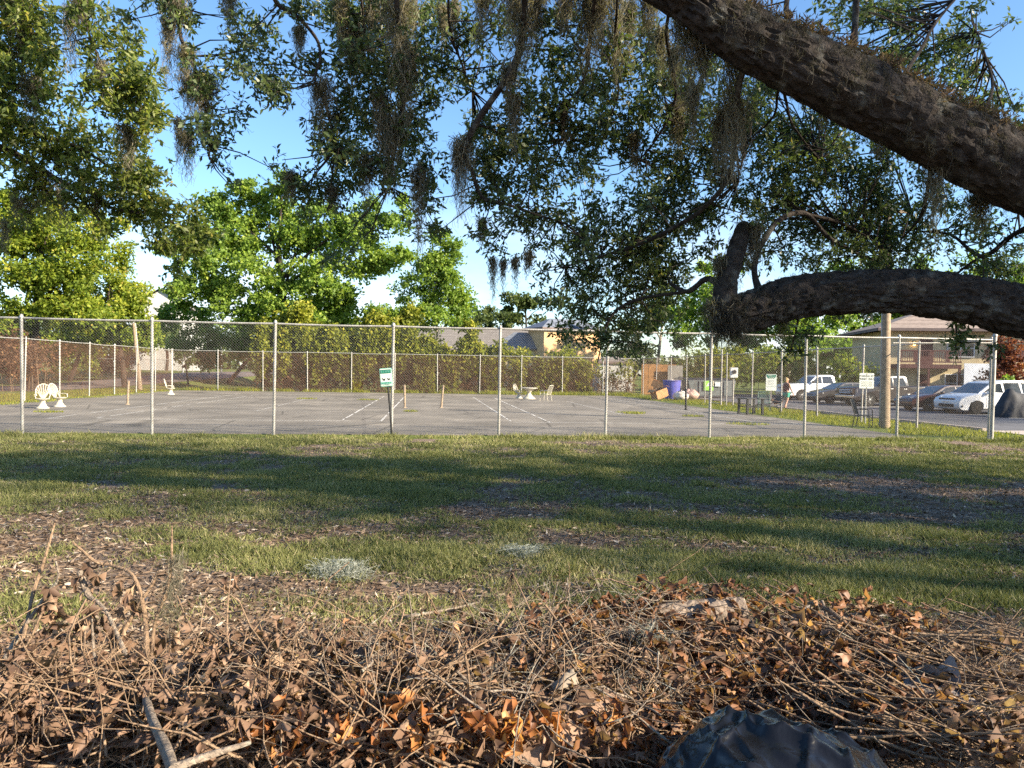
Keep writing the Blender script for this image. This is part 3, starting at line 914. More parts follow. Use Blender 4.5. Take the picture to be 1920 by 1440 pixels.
far_tree('bushy_tree', 'rounded green tree leaning in beside the far left building', 235, 56,
         [(210, 540, 60, 50, 2200), (250, 580, 45, 45, 1700), (200, 610, 60, 35, 1800), (160, 550, 40, 40, 1200), (265, 620, 35, 30, 1000), (215, 490, 40, 35, 900), (120, 640, 45, 25, 900)],
         M['yellow_leaf'], .34, .24, .22, 5)
far_tree('small_shrub', 'small dark shrub on the grass beside the road', 353, 62, [(345, 670, 16, 14, 260), (358, 678, 14, 12, 220), (335, 663, 10, 8, 120)], M['far_leaf'], .26, .16, .09, 2, clump=.3, zb=.35, cat='shrub', dz=.6)
for i, (bx, d, bl, lab) in enumerate((
        (985, 120, [(985, 560, 35, 30, 700), (1010, 580, 35, 25, 600), (960, 585, 25, 18, 400)], 'hazy green tree rising over the grey roof'),
        (925, 130, [(925, 580, 35, 18, 550), (905, 592, 25, 12, 350)], 'low pale far tree left above the grey roof'),
        (1230, 85, [(1215, 610, 40, 30, 900), (1260, 590, 40, 40, 1000), (1200, 650, 40, 25, 700), (1290, 640, 40, 25, 700), (1240, 560, 35, 30, 600)], 'thin grey-trunked tree behind the wooden enclosure'),
        (1340, 78, [(1340, 560, 60, 40, 1300), (1330, 620, 60, 35, 1200), (1390, 600, 50, 40, 1000), (1300, 600, 40, 40, 900), (1350, 500, 40, 30, 700)], 'green tree behind the end of the lower oak limb'),
        (1470, 72, [(1450, 610, 55, 40, 1500), (1520, 620, 55, 40, 1500), (1480, 560, 60, 40, 1500), (1560, 590, 50, 50, 1400), (1420, 650, 40, 30, 900), (1560, 650, 40, 25, 800)], 'bright green tree behind the parked white pickup'),
        (1620, 76, [(1600, 610, 45, 40, 1300), (1640, 570, 60, 45, 1500), (1700, 560, 60, 40, 1400), (1600, 520, 60, 40, 1200), (1580, 650, 35, 25, 700), (1680, 600, 40, 30, 900)], 'bright green tree over the roof left of the yellow house'),
        (1800, 84, [(1780, 560, 60, 50, 1700), (1850, 540, 60, 60, 1700), (1910, 560, 60, 70, 1800), (1830, 600, 60, 30, 1200), (1730, 520, 60, 50, 1400), (1950, 620, 40, 40, 900)], 'tall green tree behind the yellow house'),
        (310, 100, [(310, 615, 30, 25, 500), (330, 640, 30, 20, 400), (290, 640, 30, 25, 500)], 'far tree below the pale gable at left'))):
    far_tree('background_tree', lab, bx, d, bl, M['far_leaf'] if i in (0, 1, 2, 7) else M['maple_leaf'], .5 if d < 100 else .7, .36 if d < 100 else .5, .25, 4, bark=M['pale_bark'] if i in (2, 4, 5) else None, clump=.7, group='trees behind the courts and car park')
far_tree('undergrowth_tree', 'dark leafy understorey tree below the big broadleaf tree', 420, 70, [(400, 620, 50, 40, 1700), (450, 640, 45, 35, 1500), (380, 660, 35, 30, 900), (500, 620, 60, 40, 1800), (570, 615, 60, 35, 1700), (640, 610, 50, 35, 1600), (330, 600, 36, 40, 900), (700, 605, 50, 30, 1500), (750, 600, 36, 30, 900), (340, 640, 40, 30, 900), (600, 580, 50, 30, 1200)], M['maple_leaf'], .40, .30, .2, 5)
far_tree('undergrowth_tree', 'yellow-green sapling thicket along the left road verge', 130, 62, [(60, 640, 60, 30, 1700), (130, 620, 60, 40, 1900), (200, 640, 50, 30, 1300), (250, 650, 36, 24, 800), (20, 660, 40, 26, 900), (180, 590, 60, 40, 1600), (285, 640, 24, 30, 500)], M['yellow_leaf'], .34, .24, .2, 5, zb=.3)
far_tree('undergrowth_tree', 'loose green tree filling the gap right of the young tree', 905, 100, [(905, 600, 40, 22, 800), (860, 610, 40, 24, 800), (950, 605, 30, 18, 500), (740, 615, 50, 26, 900), (800, 620, 40, 22, 700)], M['far_leaf'], .5, .36, .2, 4)
# a long far belt of wood that closes the horizon
hz = []
for k in range(150):
    a = R(-62 + 124 * k / 149.0)
    dd = 190 + 30 * random.random()
    c = Vector((math.sin(a) * dd, math.cos(a) * dd, 2.5 + 3.0 * fbm(k * 1.0, 0.0, 9, 4, 2)))
    hz.append((c, (7, 4, 3.2 + 2.5 * random.random()), 200))
V, Fc, A, sg = sprays(hz, 1.6, 1.1, 8, 1.3)
stuff(np_mesh('far_wood', V, Fc, M['far_leaf'], attr={'rnd': A}), 'far belt of trees along the horizon behind everything', 'wood')

# overgrown hedge behind the far fence: dead stems below, sunlit vines above
def hedge(name, label, u0, u1, v, ztop, n, dry_n, lean=0.0, leafm=None, zlow=1.3, thick=1.2, ll=.22, lw=.15, tend=0, extra=None):
    c = CT((u0 + u1) / 2, v)
    t = thing(name, label, 'hedge', c)
    bl, dr, st0, st1 = [], [], [], []
    L = u1 - u0
    k = int(L / 1.0)
    for i in range(k):
        u = u0 + L * (i + .5) / k
        zt = ztop(u) * random.uniform(.88, 1.08)
        p = CT(u + random.uniform(-.3, .3), v + random.uniform(-.4, .4))
        for z in np.arange(zlow + .3, zt, .85):
            bl.append((Vector((p.x, p.y, z + random.uniform(-.3, .3))), (.95, thick * random.uniform(.6, 1), .65), n))
        dr.append((Vector((p.x, p.y, zlow * .55)), (.8, thick * .7, zlow * .6), dry_n))
        for q in range(9):
            s = CT(u + random.uniform(-.6, .6), v + random.uniform(-.7, .5))
            e = CT(u + random.uniform(-1.0, 1.0), v + random.uniform(-.7, .5))
            st0.append((s.x, s.y, -.05)); st1.append((e.x, e.y, random.uniform(1.2, 2.8)))
    for i in range(tend):                     # vine tails that spill over the fence towards the court
        u = u0 + L * random.random()
        z0 = ztop(u) * random.uniform(.6, .9); ln = random.uniform(.6, 3.0)
        p = CT(u, v - thick - .05)
        for q in range(int(ln / .3) + 1):
            bl.append((Vector((p.x + random.uniform(-.12, .12) , p.y + random.uniform(-.1, .1), z0 - q * .3)), (.42 - .03 * q, .22, .3), int(n * .30)))
    for e in (extra or []):
        bl.append(e)
    crown(t, bl, ll, lw, leafm or M['vine_leaf'], 8, .30, .45, name='foliage')
    crown(t, dr, ll * .9, lw * .6, M['dry_vine'], 8, .3, .3, name='dry_stems')
    twig_mesh('stems', (st0, st1), .022, .010, M['stick'], t)
    return t
hedge('overgrown_hedge', 'long vine-covered hedge with brown bare base behind the far fence', 5.6, 25.2, CD + 2.3, lambda u: (5.5 if u < 20.5 else 4.0) + .9 * math.sin(u * .9) + .7 * math.sin(u * 2.3) + .5 * math.sin(u * 5.1), 330, 400, tend=90, ll=.26, lw=.18)
hedge('overgrown_hedge', 'lower tangled hedge behind the white table and chairs', 25.4, 32.5, CD + 1.9, lambda u: 3.3 + .7 * math.sin(u * 1.3) + (.8 if 26.5 < u < 28.5 else 0), 240, 520, tend=14, ll=.25, lw=.17)
hedge('overgrown_hedge', 'short scrubby hedge at the far right corner of the courts', 32.6, CORNER_R - .3, CD + 1.6, lambda u: 2.3 + .4 * math.sin(u * 2), 220, 320)
def lotpx(px, d):
    p = P(px, 700, d); return Vector((p.x, p.y, 0))
def bush(name, label, px, d, w, h, n, mat, ll=.2, lw=.13, cat='bush', depth=1.2, group=None):
    b_ = lotpx(px, d)
    t = thing(name, label, cat, b_, 0, group)
    bl = []
    for k in range(14):
        a = random.uniform(-1, 1); z = random.random()
        bl.append((b_ + Vector((a * w * .42 * (1.1 - z * .5), random.uniform(-.5, .5) * depth, .25 * h + z * h * .62)), (w * .24, depth * .5, h * .2), n // 14))
    crown(t, bl, ll, lw, mat, 8, .25, .3, name='foliage')
    st0 = [(b_.x + random.uniform(-.3, .3) * w, b_.y + random.uniform(-.3, .3), -.05) for k in range(12)]
    st1 = [(s[0] + random.uniform(-.3, .3), s[1] + random.uniform(-.2, .2), h * random.uniform(.5, .85)) for s in st0]
    twig_mesh('stems', (st0, st1), .03, .012, M['stick'], t)
    return t
bush('clipped_hedge', 'golden sunlit hedge wall behind the dumpster', 1345, 66, 7.5, 4.6, 6500, M['vine_leaf'], depth=2)
bush('clipped_hedge', 'brown and golden hedge behind the walking person', 1455, 60, 8.0, 4.2, 7500, M['yellow_leaf'], depth=2)
bush('clipped_hedge', 'rounded golden-green hedge between white pickup and utility pole', 1600, 57, 4.8, 3.9, 5000, M['yellow_leaf'], depth=2)
bush('flowering_shrub', 'red-leaved shrub beside the stairs at the right edge', 1880, 46, 3.4, 4.4, 3600, M['red_leaf'], depth=1.6, cat='shrub')
bush('green_shrub', 'small green shrub under the red-leaved shrub', 1882, 44, 1.4, 2.1, 1300, M['maple_leaf'], depth=.9, cat='shrub')
bush('climbing_shrub', 'reddish brown creeper thicket across the road at the left edge', 25, 47, 7, 3.9, 5200, M['dry_vine'], depth=2.2, cat='shrub')
bush('climbing_shrub', 'tan tangled vine thicket beside the road, third bay of the left fence', 130, 66, 5.0, 4.2, 4200, M['yellow_leaf'], depth=2, cat='shrub')
bush('climbing_shrub', 'pale brown undergrowth beyond the bend of the road', 205, 76, 5.5, 3.4, 3600, M['dry_vine'], depth=2, cat='shrub')
# low rough weeds and long grass at the far edge of the court
wv = []
for k in range(90):
    u = random.uniform(.5, CORNER_R - .4); p = CT(u, CD - random.uniform(-.3, .5)); wv.append((p.x, p.y, 0, .35))
for k in range(60):
    u = random.uniform(24, CORNER_R - .4); p = CT(u, CD - random.uniform(.1, 1.0)); wv.append((p.x, p.y, 0, .5))
tufts('edge_weeds', 'rough weeds along the far edge of the court', 'weeds', wv, 70, .32, M['vine_leaf'])
wv = []
for k in range(170):
    v = random.uniform(.2, CD); p = CT(CORNER_R + random.uniform(-1.5, 1.9), v); wv.append((p.x, p.y, 0, .55))
for k in range(170):
    v = random.uniform(8, CD); p = CT(random.uniform(-5.0, .3), v); wv.append((p.x, p.y, float(ground_z(p.x, p.y)), .7))
tufts('verge_grass', 'sunlit yellow-green verge grass beside the court fences', 'grass', wv, 150, .12, M['vine_leaf'])

# ================================================================== BUILDINGS
M['cream'] = plain('cream_stucco', (0.56, 0.47, 0.29), .9, 0, .06, 2, .15)
M['tan_wall'] = plain('tan_stucco', (0.58, 0.37, 0.19), .9, 0, .07, 1.5, .1)
M['white_wall'] = plain('white_wall', (0.40, 0.40, 0.39), .85, 0, .06, 2)
M['grey_roof'] = plain('grey_shingles', (0.165, 0.15, 0.14), .9, 0, .16, 3, .3)
M['blue_roof'] = plain('slate_shingles', (0.13, 0.15, 0.19), .9, 0, .12, 3, .3)
M['brown_roof'] = plain('brown_shingles', (0.24, 0.19, 0.16), .9, 0, .12, 3, .3)
M['maroon'] = plain('maroon_boards', (0.085, 0.028, 0.026), .7, 0, .15, 4)
M['fascia'] = plain('fascia', (0.12, 0.09, 0.085), .7, 0, .1, 4)
M['white_frame'] = plain('white_frame', (0.66, 0.67, 0.66), .5, 0, .05, 4)
M['ply'] = plain('white_plywood', (0.70, 0.73, 0.77), .7, 0, .04, 1.5)
M['wood_fence'] = plain('orange_fence_boards', (0.34, 0.17, 0.06), .8, 0, .22, 3, .2)

def window(parent, x, z, w, h, y, mullion=True):
    f = MB()
    t = .07
    for (cx, cz, sx, sz) in ((x, z + h / 2, w + t, t), (x, z - h / 2, w + t, t), (x - w / 2, z, t, h - t), (x + w / 2, z, t, h - t)):
        f.box((cx, y - .03, cz), (sx, .09, sz))
    if mullion:
        f.box((x, y - .03, z), (t, .08, h - t)); f.box((x, y - .035, z), (w - t, .06, t * .7))
    o = f.build('window', M['white_frame'], parent)
    MB().box((x, y + .012, z), (w, .03, h)).build('pane', M['glass'], o)
    return o
def door(parent, x, z, w, h, y, mat):
    o = MB().box((x, y - .02, z), (w, .08, h)).build('door', mat, parent, bevel=.01)
    MB().lathe([(.03, -.09), (.035, -.07), (.015, -.05)], 8, (x + w * .36, y, z - .05), 'y').build('handle', M['chrome'], o)
    MB().box((x, y - .012, z), (w + .2, .05, h + .12)).build('door_frame', M['cream'], o)
    return o
def hip_roof(parent, x0, x1, y0, y1, z, rise, mat, over=.6, name='roof', ridge=None):
    x0, x1, y0, y1 = x0 - over, x1 + over, y0 - over, y1 + over
    r = ridge if ridge is not None else min(x1 - x0, y1 - y0) / 2
    ym = (y0 + y1) / 2
    m = MB()
    v = [(x0, y0, z), (x1, y0, z), (x1, y1, z), (x0, y1, z), (x0 + r, ym, z + rise), (x1 - r, ym, z + rise)]
    m.add(v, [(0, 1, 5, 4), (1, 2, 5), (2, 3, 4, 5), (3, 0, 4), (3, 2, 1, 0)])
    o = m.build(name, mat, parent)
    f = MB()
    f.box(((x0 + x1) / 2, y0, z - .1), (x1 - x0, .06, .22)); f.box(((x0 + x1) / 2, y1, z - .1), (x1 - x0, .06, .22))
    f.box((x0, (y0 + y1) / 2, z - .1), (.06, y1 - y0 - .07, .22)); f.box((x1, (y0 + y1) / 2, z - .1), (.06, y1 - y0 - .07, .22))
    f.build('fascia', M['fascia'], o)
    n = int(rise / .35)
    for k in range(1, n):                     # shingle courses as low ledges on the front slope
        q = k / n
        MB().box(((x0 + x1) / 2, y0 + (ym - y0) * q, z + rise * q + .01), ((x1 - x0) - 2 * r * q - .02, .05, .03), 0, math.atan2(rise, ym - y0)).build('shingle_course', mat, o)
    return o
# yellow two-storey house at the right
hp = P(1664, 720, 56); hp.z = 0
house = thing('apartment_house', 'cream two-storey house with maroon balcony and brown hip roof', 'house', hp, R(-9))
MB().box((7.0, 4.6, 2.75), (14, 9, 5.5)).build('wall', M['cream'], house)
hip_roof(house, 0, 14, .1, 9.1, 5.6, 1.9, M['brown_roof'], 1.1)
door(house, 2.75, 3.9, .95, 2.1, .09, M['maroon'])
door(house, 2.6, 1.05, .95, 2.1, .09, M['maroon'])
window(house, 5.2, 4.15, 1.9, 1.35, .09); window(house, 5.0, 1.45, 1.7, 1.35, .09)
window(house, 10.5, 4.15, 1.7, 1.35, .09); window(house, 11.5, 1.4, 1.5, 1.2, .09)
lampm, ln_, ll_, lb_ = new_mat('porch_lamp')
lb_.inputs['Emission Color'].default_value = (1, .62, .2, 1); lb_.inputs['Emission Strength'].default_value = 2.5
lampo = MB().lathe([(.04, 0), (.10, .05), (.11, .2), (.05, .27)], 10, (1.85, -.05, 4.3)).build('porch_lamp', lampm, house, smooth=True)
MB().box((1.85, -.02, 4.6), (.2, .2, .05)).build('lamp_hood', M['trim'], lampo)
MB().lathe([(.06, 0), (.12, .05), (.03, .2)], 10, (-.0 + .75, -.03, 4.55)).build('wall_light', M['white_frame'], house, smooth=True)
def balcony(x0, x1, zf, depth, open_from=None):
    b_ = MB().box(((x0 + x1) / 2, -depth / 2 + .02, zf - .15), (x1 - x0, depth, .3)).build('balcony', M['maroon'], house)
    for z in (zf + .18, zf + 1.02):
        MB().box(((x0 + x1) / 2, -depth + .05, z), (x1 - x0, .07, .10)).build('balcony_rail', M['maroon'], b_)
    n = int((x1 - x0) / .16)
    for k in range(n):
        x = x0 + .08 + (x1 - x0 - .16) * k / (n - 1)
        wide = (k % 7) in (0, 1)
        MB().box((x, -depth + (.045 if wide else .055), zf + .6), (.15 if wide else .045, .03, .74)).build('baluster', M['maroon'], b_)
    for x in (x0 + .1, (x0 + x1) / 2, x1 - .1):
        MB().box((x, -depth + .12, (zf - .3) / 2), (.14, .14, zf - .3)).build('balcony_post', M['maroon'], b_)
balcony(.15, 4.65, 2.85, 1.5); balcony(6.3, 9.6, 2.95, 1.5)
ply = MB().box((5.6, -1.85, 1.75), (1.85, .04, 2.4)).build('white_panel', M['ply'], house)
MB().box((5.6, -1.82, .28), (1.6, .03, .55)).build('panel_stand', M['maroon'], ply)
stz = MB()
for k in range(11):
    stz.box((9.4 - k * .0 + k * .27, -1.4, 2.75 - k * .25), (.32, 1.1, .06))
st_ = stz.build('stair', M['maroon'], house); st_['kind'] = 'stuff'
for yy in (-1.95, -.85):
    MB().tube([(9.3, yy, 3.7), (12.2, yy, 1.0)], .045, 6).build('handrail', M['maroon'], st_)
    MB().tube([(9.3, yy, 2.7), (12.2, yy, .02)], .07, 6).build('stringer', M['maroon'], st_)
# tan building with slate roofs beyond the far fence
bp_ = P(1019, 700, 88); bp_.z = 0
tb = thing('tan_building', 'orange-tan building with grey roof behind the far fence', 'building', bp_, R(28))
MB().box((4.2, 2.0, 3.6), (8.4, 4, 7.2)).build('wall', M['tan_wall'], tb)
hip_roof(tb, 0, 8.4, 0, 4, 7.25, 1.3, M['blue_roof'], .6)
window(tb, 4.6, 1.8, 1.6, 1.8, -.01); door(tb, 7.0, 1.1, 1.0, 2.2, -.01, M['maroon'])
wb = P(900, 700, 92); wb.z = 0
wg = thing('long_building', 'long low building with wide grey roof, left of the tan building', 'building', wb, R(4))
MB().box((0.5, 6, 2.2), (19, 10, 4.4)).build('wall', M['cream'], wg)
hip_roof(wg, -9, 10, 1, 11, 4.5, 3.2, M['grey_roof'], .8, ridge=2.5)
for x in (-6, -2, 2, 6):
    window(wg, x, 2.2, 1.4, 1.3, .99)
g3 = thing('porch_roof_building', 'small slate-roofed gable in front of the long grey roof', 'building', P(975, 700, 90) * 1.0)
g3.location.z = 0
MB().box((0, 1.2, 2.3), (7, 2.4, 4.6)).build('wall', M['cream'], g3)
hip_roof(g3, -3.5, 3.5, 0, 2.4, 4.65, 2.1, M['blue_roof'], .5, ridge=3.2)
wsx = P(1155, 700, 72); wsx.z = 0
sh = thing('white_shed', 'white shed wall showing between hedge and enclosure', 'shed', wsx, R(6))
MB().box((0, 1.5, 1.45), (3.4, 3, 2.9)).build('wall', M['white_wall'], sh)
hip_roof(sh, -1.7, 1.7, 0, 3, 2.95, .6, M['grey_roof'], .2)
lb2 = P(300, 650, 105); lb2.z = .8
gb = thing('pale_gable_building', 'pale building with grey gable roof glimpsed between left trees', 'building', lb2, R(12))
MB().prism([(-4, 0), (4, 0), (4, 9.5), (0, 12.0), (-4, 9.5)], 0, 10).build('wall', M['white_wall'], gb)
MB().add([(-4.9, -.5, 9.1), (0, -.5, 12.25), (0, 10.5, 12.25), (-4.9, 10.5, 9.1), (4.9, -.5, 9.1), (4.9, 10.5, 9.1)], [(0, 1, 2, 3), (1, 4, 5, 2)]).build('roof', M['grey_roof'], gb)
for x in (-2, 2):
    window(gb, x, 4, 1.6, 1.6, -.02); window(gb, x, 7.2, 1.6, 1.6, -.02)

# ================================================================== THE BIG OAK (trunk just outside the frame at the right)
OAK = Vector((9.3, 8.6, 0))
oak = thing('live_oak', 'huge shaded live oak whose mossy limbs reach in from the right', 'tree', OAK)
def ppts(l):
    return [P(x, y, d) for x, y, d in l]
def big_limb(name, pts, rad, sides=64, per=16, depth=.050):
    """thick limb with real bark plates: fissures cut along the limb"""
    c = catmull(pts, per)
    r = lerp_list(rad, len(c))
    fr = frames(c)
    V, Fc = [], []
    s = 0.0
    for i, (p, (a, b_), q) in enumerate(zip(c, fr, r)):
        if i:
            s += (c[i] - c[i - 1]).length
        for k in range(sides):
            t = 2 * math.pi * k / sides
            d = a * math.cos(t) + b_ * math.sin(t)
            w = Vector((math.cos(t) * q * 7.5, math.sin(t) * q * 7.5, s * 3.6))
            n1 = abs(mnoise.noise(w * 1.9 + Vector((mnoise.noise(w * .8), 0, 0))))
            n2 = mnoise.noise(w * 4.2)
            lump = 1 + .07 * mnoise.noise(p * 1.3 + d * .8) + .05 * mnoise.noise(p * 3.1 + d * 1.5)
            V.append(p + d * (q * lump + depth * (min(n1, .28) / .28 - .7) + .010 * n2))
    for i in range(len(c) - 1):
        for k in range(sides):
            k2 = (k + 1) % sides
            Fc.append((i * sides + k, i * sides + k2, (i + 1) * sides + k2, (i + 1) * sides + k))
    m = MB(); m.add(V, Fc + [tuple(range(sides - 1, -1, -1)), tuple((len(c) - 1) * sides + k for k in range(sides))])
    o = m.build(name, M['oak_bark'], oak, smooth=True, world=True)
    return o, c, r
# trunk
trunk_pts = [OAK + Vector(v) for v in ((.1, 0, -.3), (0, 0, .5), (-.1, -.05, 1.5), (-.35, -.1, 2.6), (.4, -.3, 4.2), (1.8, -.8, 6.5), (2.6, -1.2, 9.0))]
big_limb('trunk', trunk_pts, [1.0, .70, .62, .60, .42, .3, .18], 48, 8)
UP = ppts([(2150, 455, 8.3), (1920, 331, 7.6), (1760, 250, 7.4), (1600, 168, 7.2), (1400, 70, 7.0), (1260, -22, 6.9), (1080, -115, 6.9), (860, -190, 7.2), (600, -230, 7.6), (330, -240, 8.2)])
up_o, up_c, up_r = big_limb('limb', [OAK + Vector((-.3, 0, 2.2))] + UP, [.50, .39, .345, .32, .305, .255, .205, .19, .15, .10, .05])
LOW = ppts([(2150, 640, 8.6), (1920, 584, 8.4), (1800, 558, 8.3), (1640, 547, 8.3), (1500, 556, 8.3), (1425, 580, 8.3), (1372, 592, 8.3), (1336, 588, 8.3)])
lo_o, lo_c, lo_r = big_limb('limb', [OAK + Vector((-.3, .1, 1.5))] + LOW, [.42, .36, .30, .265, .238, .238, .225, .21, .12])
st_o, st_c, st_r = big_limb('broken_limb', ppts([(1400, 600, 8.3), (1365, 575, 8.3), (1362, 530, 8.35), (1378, 480, 8.4), (1392, 432, 8.5), (1398, 416, 8.5)]), [.19, .16, .12, .108, .092, .035], 28, 10, .02)
# branches: pixel paths with depth and pixel thickness
BR = [
    ([(1600, 90, 7.2), (1606, 30, 7.2), (1612, -60, 7.2)], [13, 12, 10]),
    ([(1480, 30, 7.1), (1475, 10, 7.3), (1490, -50, 7.3)], [12, 10, 8]),
    ([(1400, 110, 7.2), (1385, 160, 7.4), (1378, 230, 7.6), (1372, 310, 7.8), (1330, 380, 8.2), (1260, 430, 8.8), (1160, 470, 9.4), (1060, 500, 9.8)], [15, 12, 10, 9, 9, 8, 6, 3]),
    ([(1432, 566, 8.35), (1415, 500, 8.45), (1450, 425, 8.8), (1508, 398, 9.2), (1560, 450, 9.4), (1640, 490, 9.8), (1700, 520, 10)], [15, 11, 10, 9, 7, 5, 3]),
    ([(1508, 398, 9.2), (1600, 430, 9.6), (1680, 480, 10)], [7, 5, 2]),
    ([(1370, 560, 8.4), (1330, 520, 8.6), (1290, 545, 8.9), (1255, 530, 9.2)], [12, 12, 10, 5]),
    ([(1290, 545, 8.9), (1200, 560, 9.4), (1140, 600, 9.6), (1120, 680, 9.7)], [7, 6, 5, 2]),
    ([(985, -60, 7.0), (985, 30, 7.4), (965, 120, 7.7), (900, 220, 8.0), (868, 285, 8.2), (885, 320, 8.3), (905, 370, 8.4), (960, 385, 8.6), (1060, 420, 9.0)], [11, 12, 13, 12, 13, 8, 8, 6, 3]),
    ([(740, -80, 7.4), (748, 30, 7.8), (762, 120, 8.2), (755, 210, 8.4), (735, 300, 8.6), (730, 350, 8.7)], [9, 11, 11, 9, 7, 3]),
    ([(500, -30, 7.8), (520, 10, 8.0), (560, 35, 8.1), (595, 75, 8.2), (600, 110, 8.2), (590, 150, 8.2), (610, 200, 8.4), (630, 280, 8.6)], [6, 7, 7, 6, 5, 5, 5, 3]),
    ([(330, -20, 8.2), (335, 30, 8.2), (342, 75, 8.2), (360, 105, 8.2), (372, 170, 8.3), (388, 230, 8.4), (390, 290, 8.4)], [6, 7, 7, 6, 4, 3, 2]),
    ([(1120, -40, 7.0), (1110, 60, 7.6), (1090, 160, 8.2), (1060, 200, 8.4), (1060, 260, 8.6)], [8, 8, 6, 5, 3]),
    ([(1160, -40, 7.0), (1150, 120, 8.2), (1160, 170, 8.4), (1140, 230, 8.6)], [4, 5, 4, 2]),
    ([(1260, -10, 7.0), (1250, 80, 7.6), (1265, 180, 8.2), (1230, 260, 8.6), (1200, 300, 8.8)], [7, 6, 5, 4, 2]),
    ([(840, -100, 7.2), (845, 60, 8.0), (870, 130, 8.4), (885, 170, 8.6)], [5, 5, 4, 2]),
    ([(660, -120, 7.6), (690, 80, 8.4), (700, 150, 8.6), (735, 230, 8.8)], [5, 5, 4, 2]),
    ([(1460, 170, 7.4), (1450, 220, 8.0), (1400, 270, 8.6), (1385, 340, 9.0)], [6, 4, 3, 2]),
    ([(1470, 170, 7.4), (1490, 240, 8.2), (1540, 300, 9.0)], [6, 4, 2]),
    ([(1740, 320, 7.6), (1730, 400, 8.4), (1690, 450, 9.4)], [8, 6, 3]),
    ([(1980, 410, 8.6), (1900, 440, 9.2), (1840, 480, 9.6), (1780, 440, 10), (1720, 430, 10.4)], [12, 9, 7, 5, 3]),
    ([(1840, 480, 9.6), (1790, 520, 9.8), (1760, 560, 10)], [5, 4, 2]),
    ([(1700, 140, 7.4), (1740, 60, 8.0), (1790, 0, 8.4)], [8, 6, 4]),
    ([(1840, 220, 7.6), (1860, 150, 8.2), (1830, 60, 8.6)], [7, 5, 3]),
    ([(1790, 590, 8.5), (1795, 630, 8.5), (1790, 665, 8.5)], [5, 3, 2]),
    ([(1500, 585, 8.4), (1490, 630, 8.5), (1480, 665, 8.5)], [5, 3, 2]),
]
branch_pts = [(p, q) for p, q in zip(up_c, up_r)][8:] + [(p, q) for p, q in zip(lo_c, lo_r)][8:]
node_list = []
for path, th in BR:
    pts = ppts(path)
    rad = [pxm(t / 2, path[i][2]) for i, t in enumerate(th)]
    limb(oak, pts, rad, M['twig_bark'] if max(th) < 10 else M['oak_bark'], 'branch', 9, 6, .10, wander=.03)
    cc = catmull(pts, 6)
    node_list += cc
node_list += [p for p in up_c[::3]] + [p for p in lo_c[::3]]
NODE = np.array([tuple(p) for p in node_list])
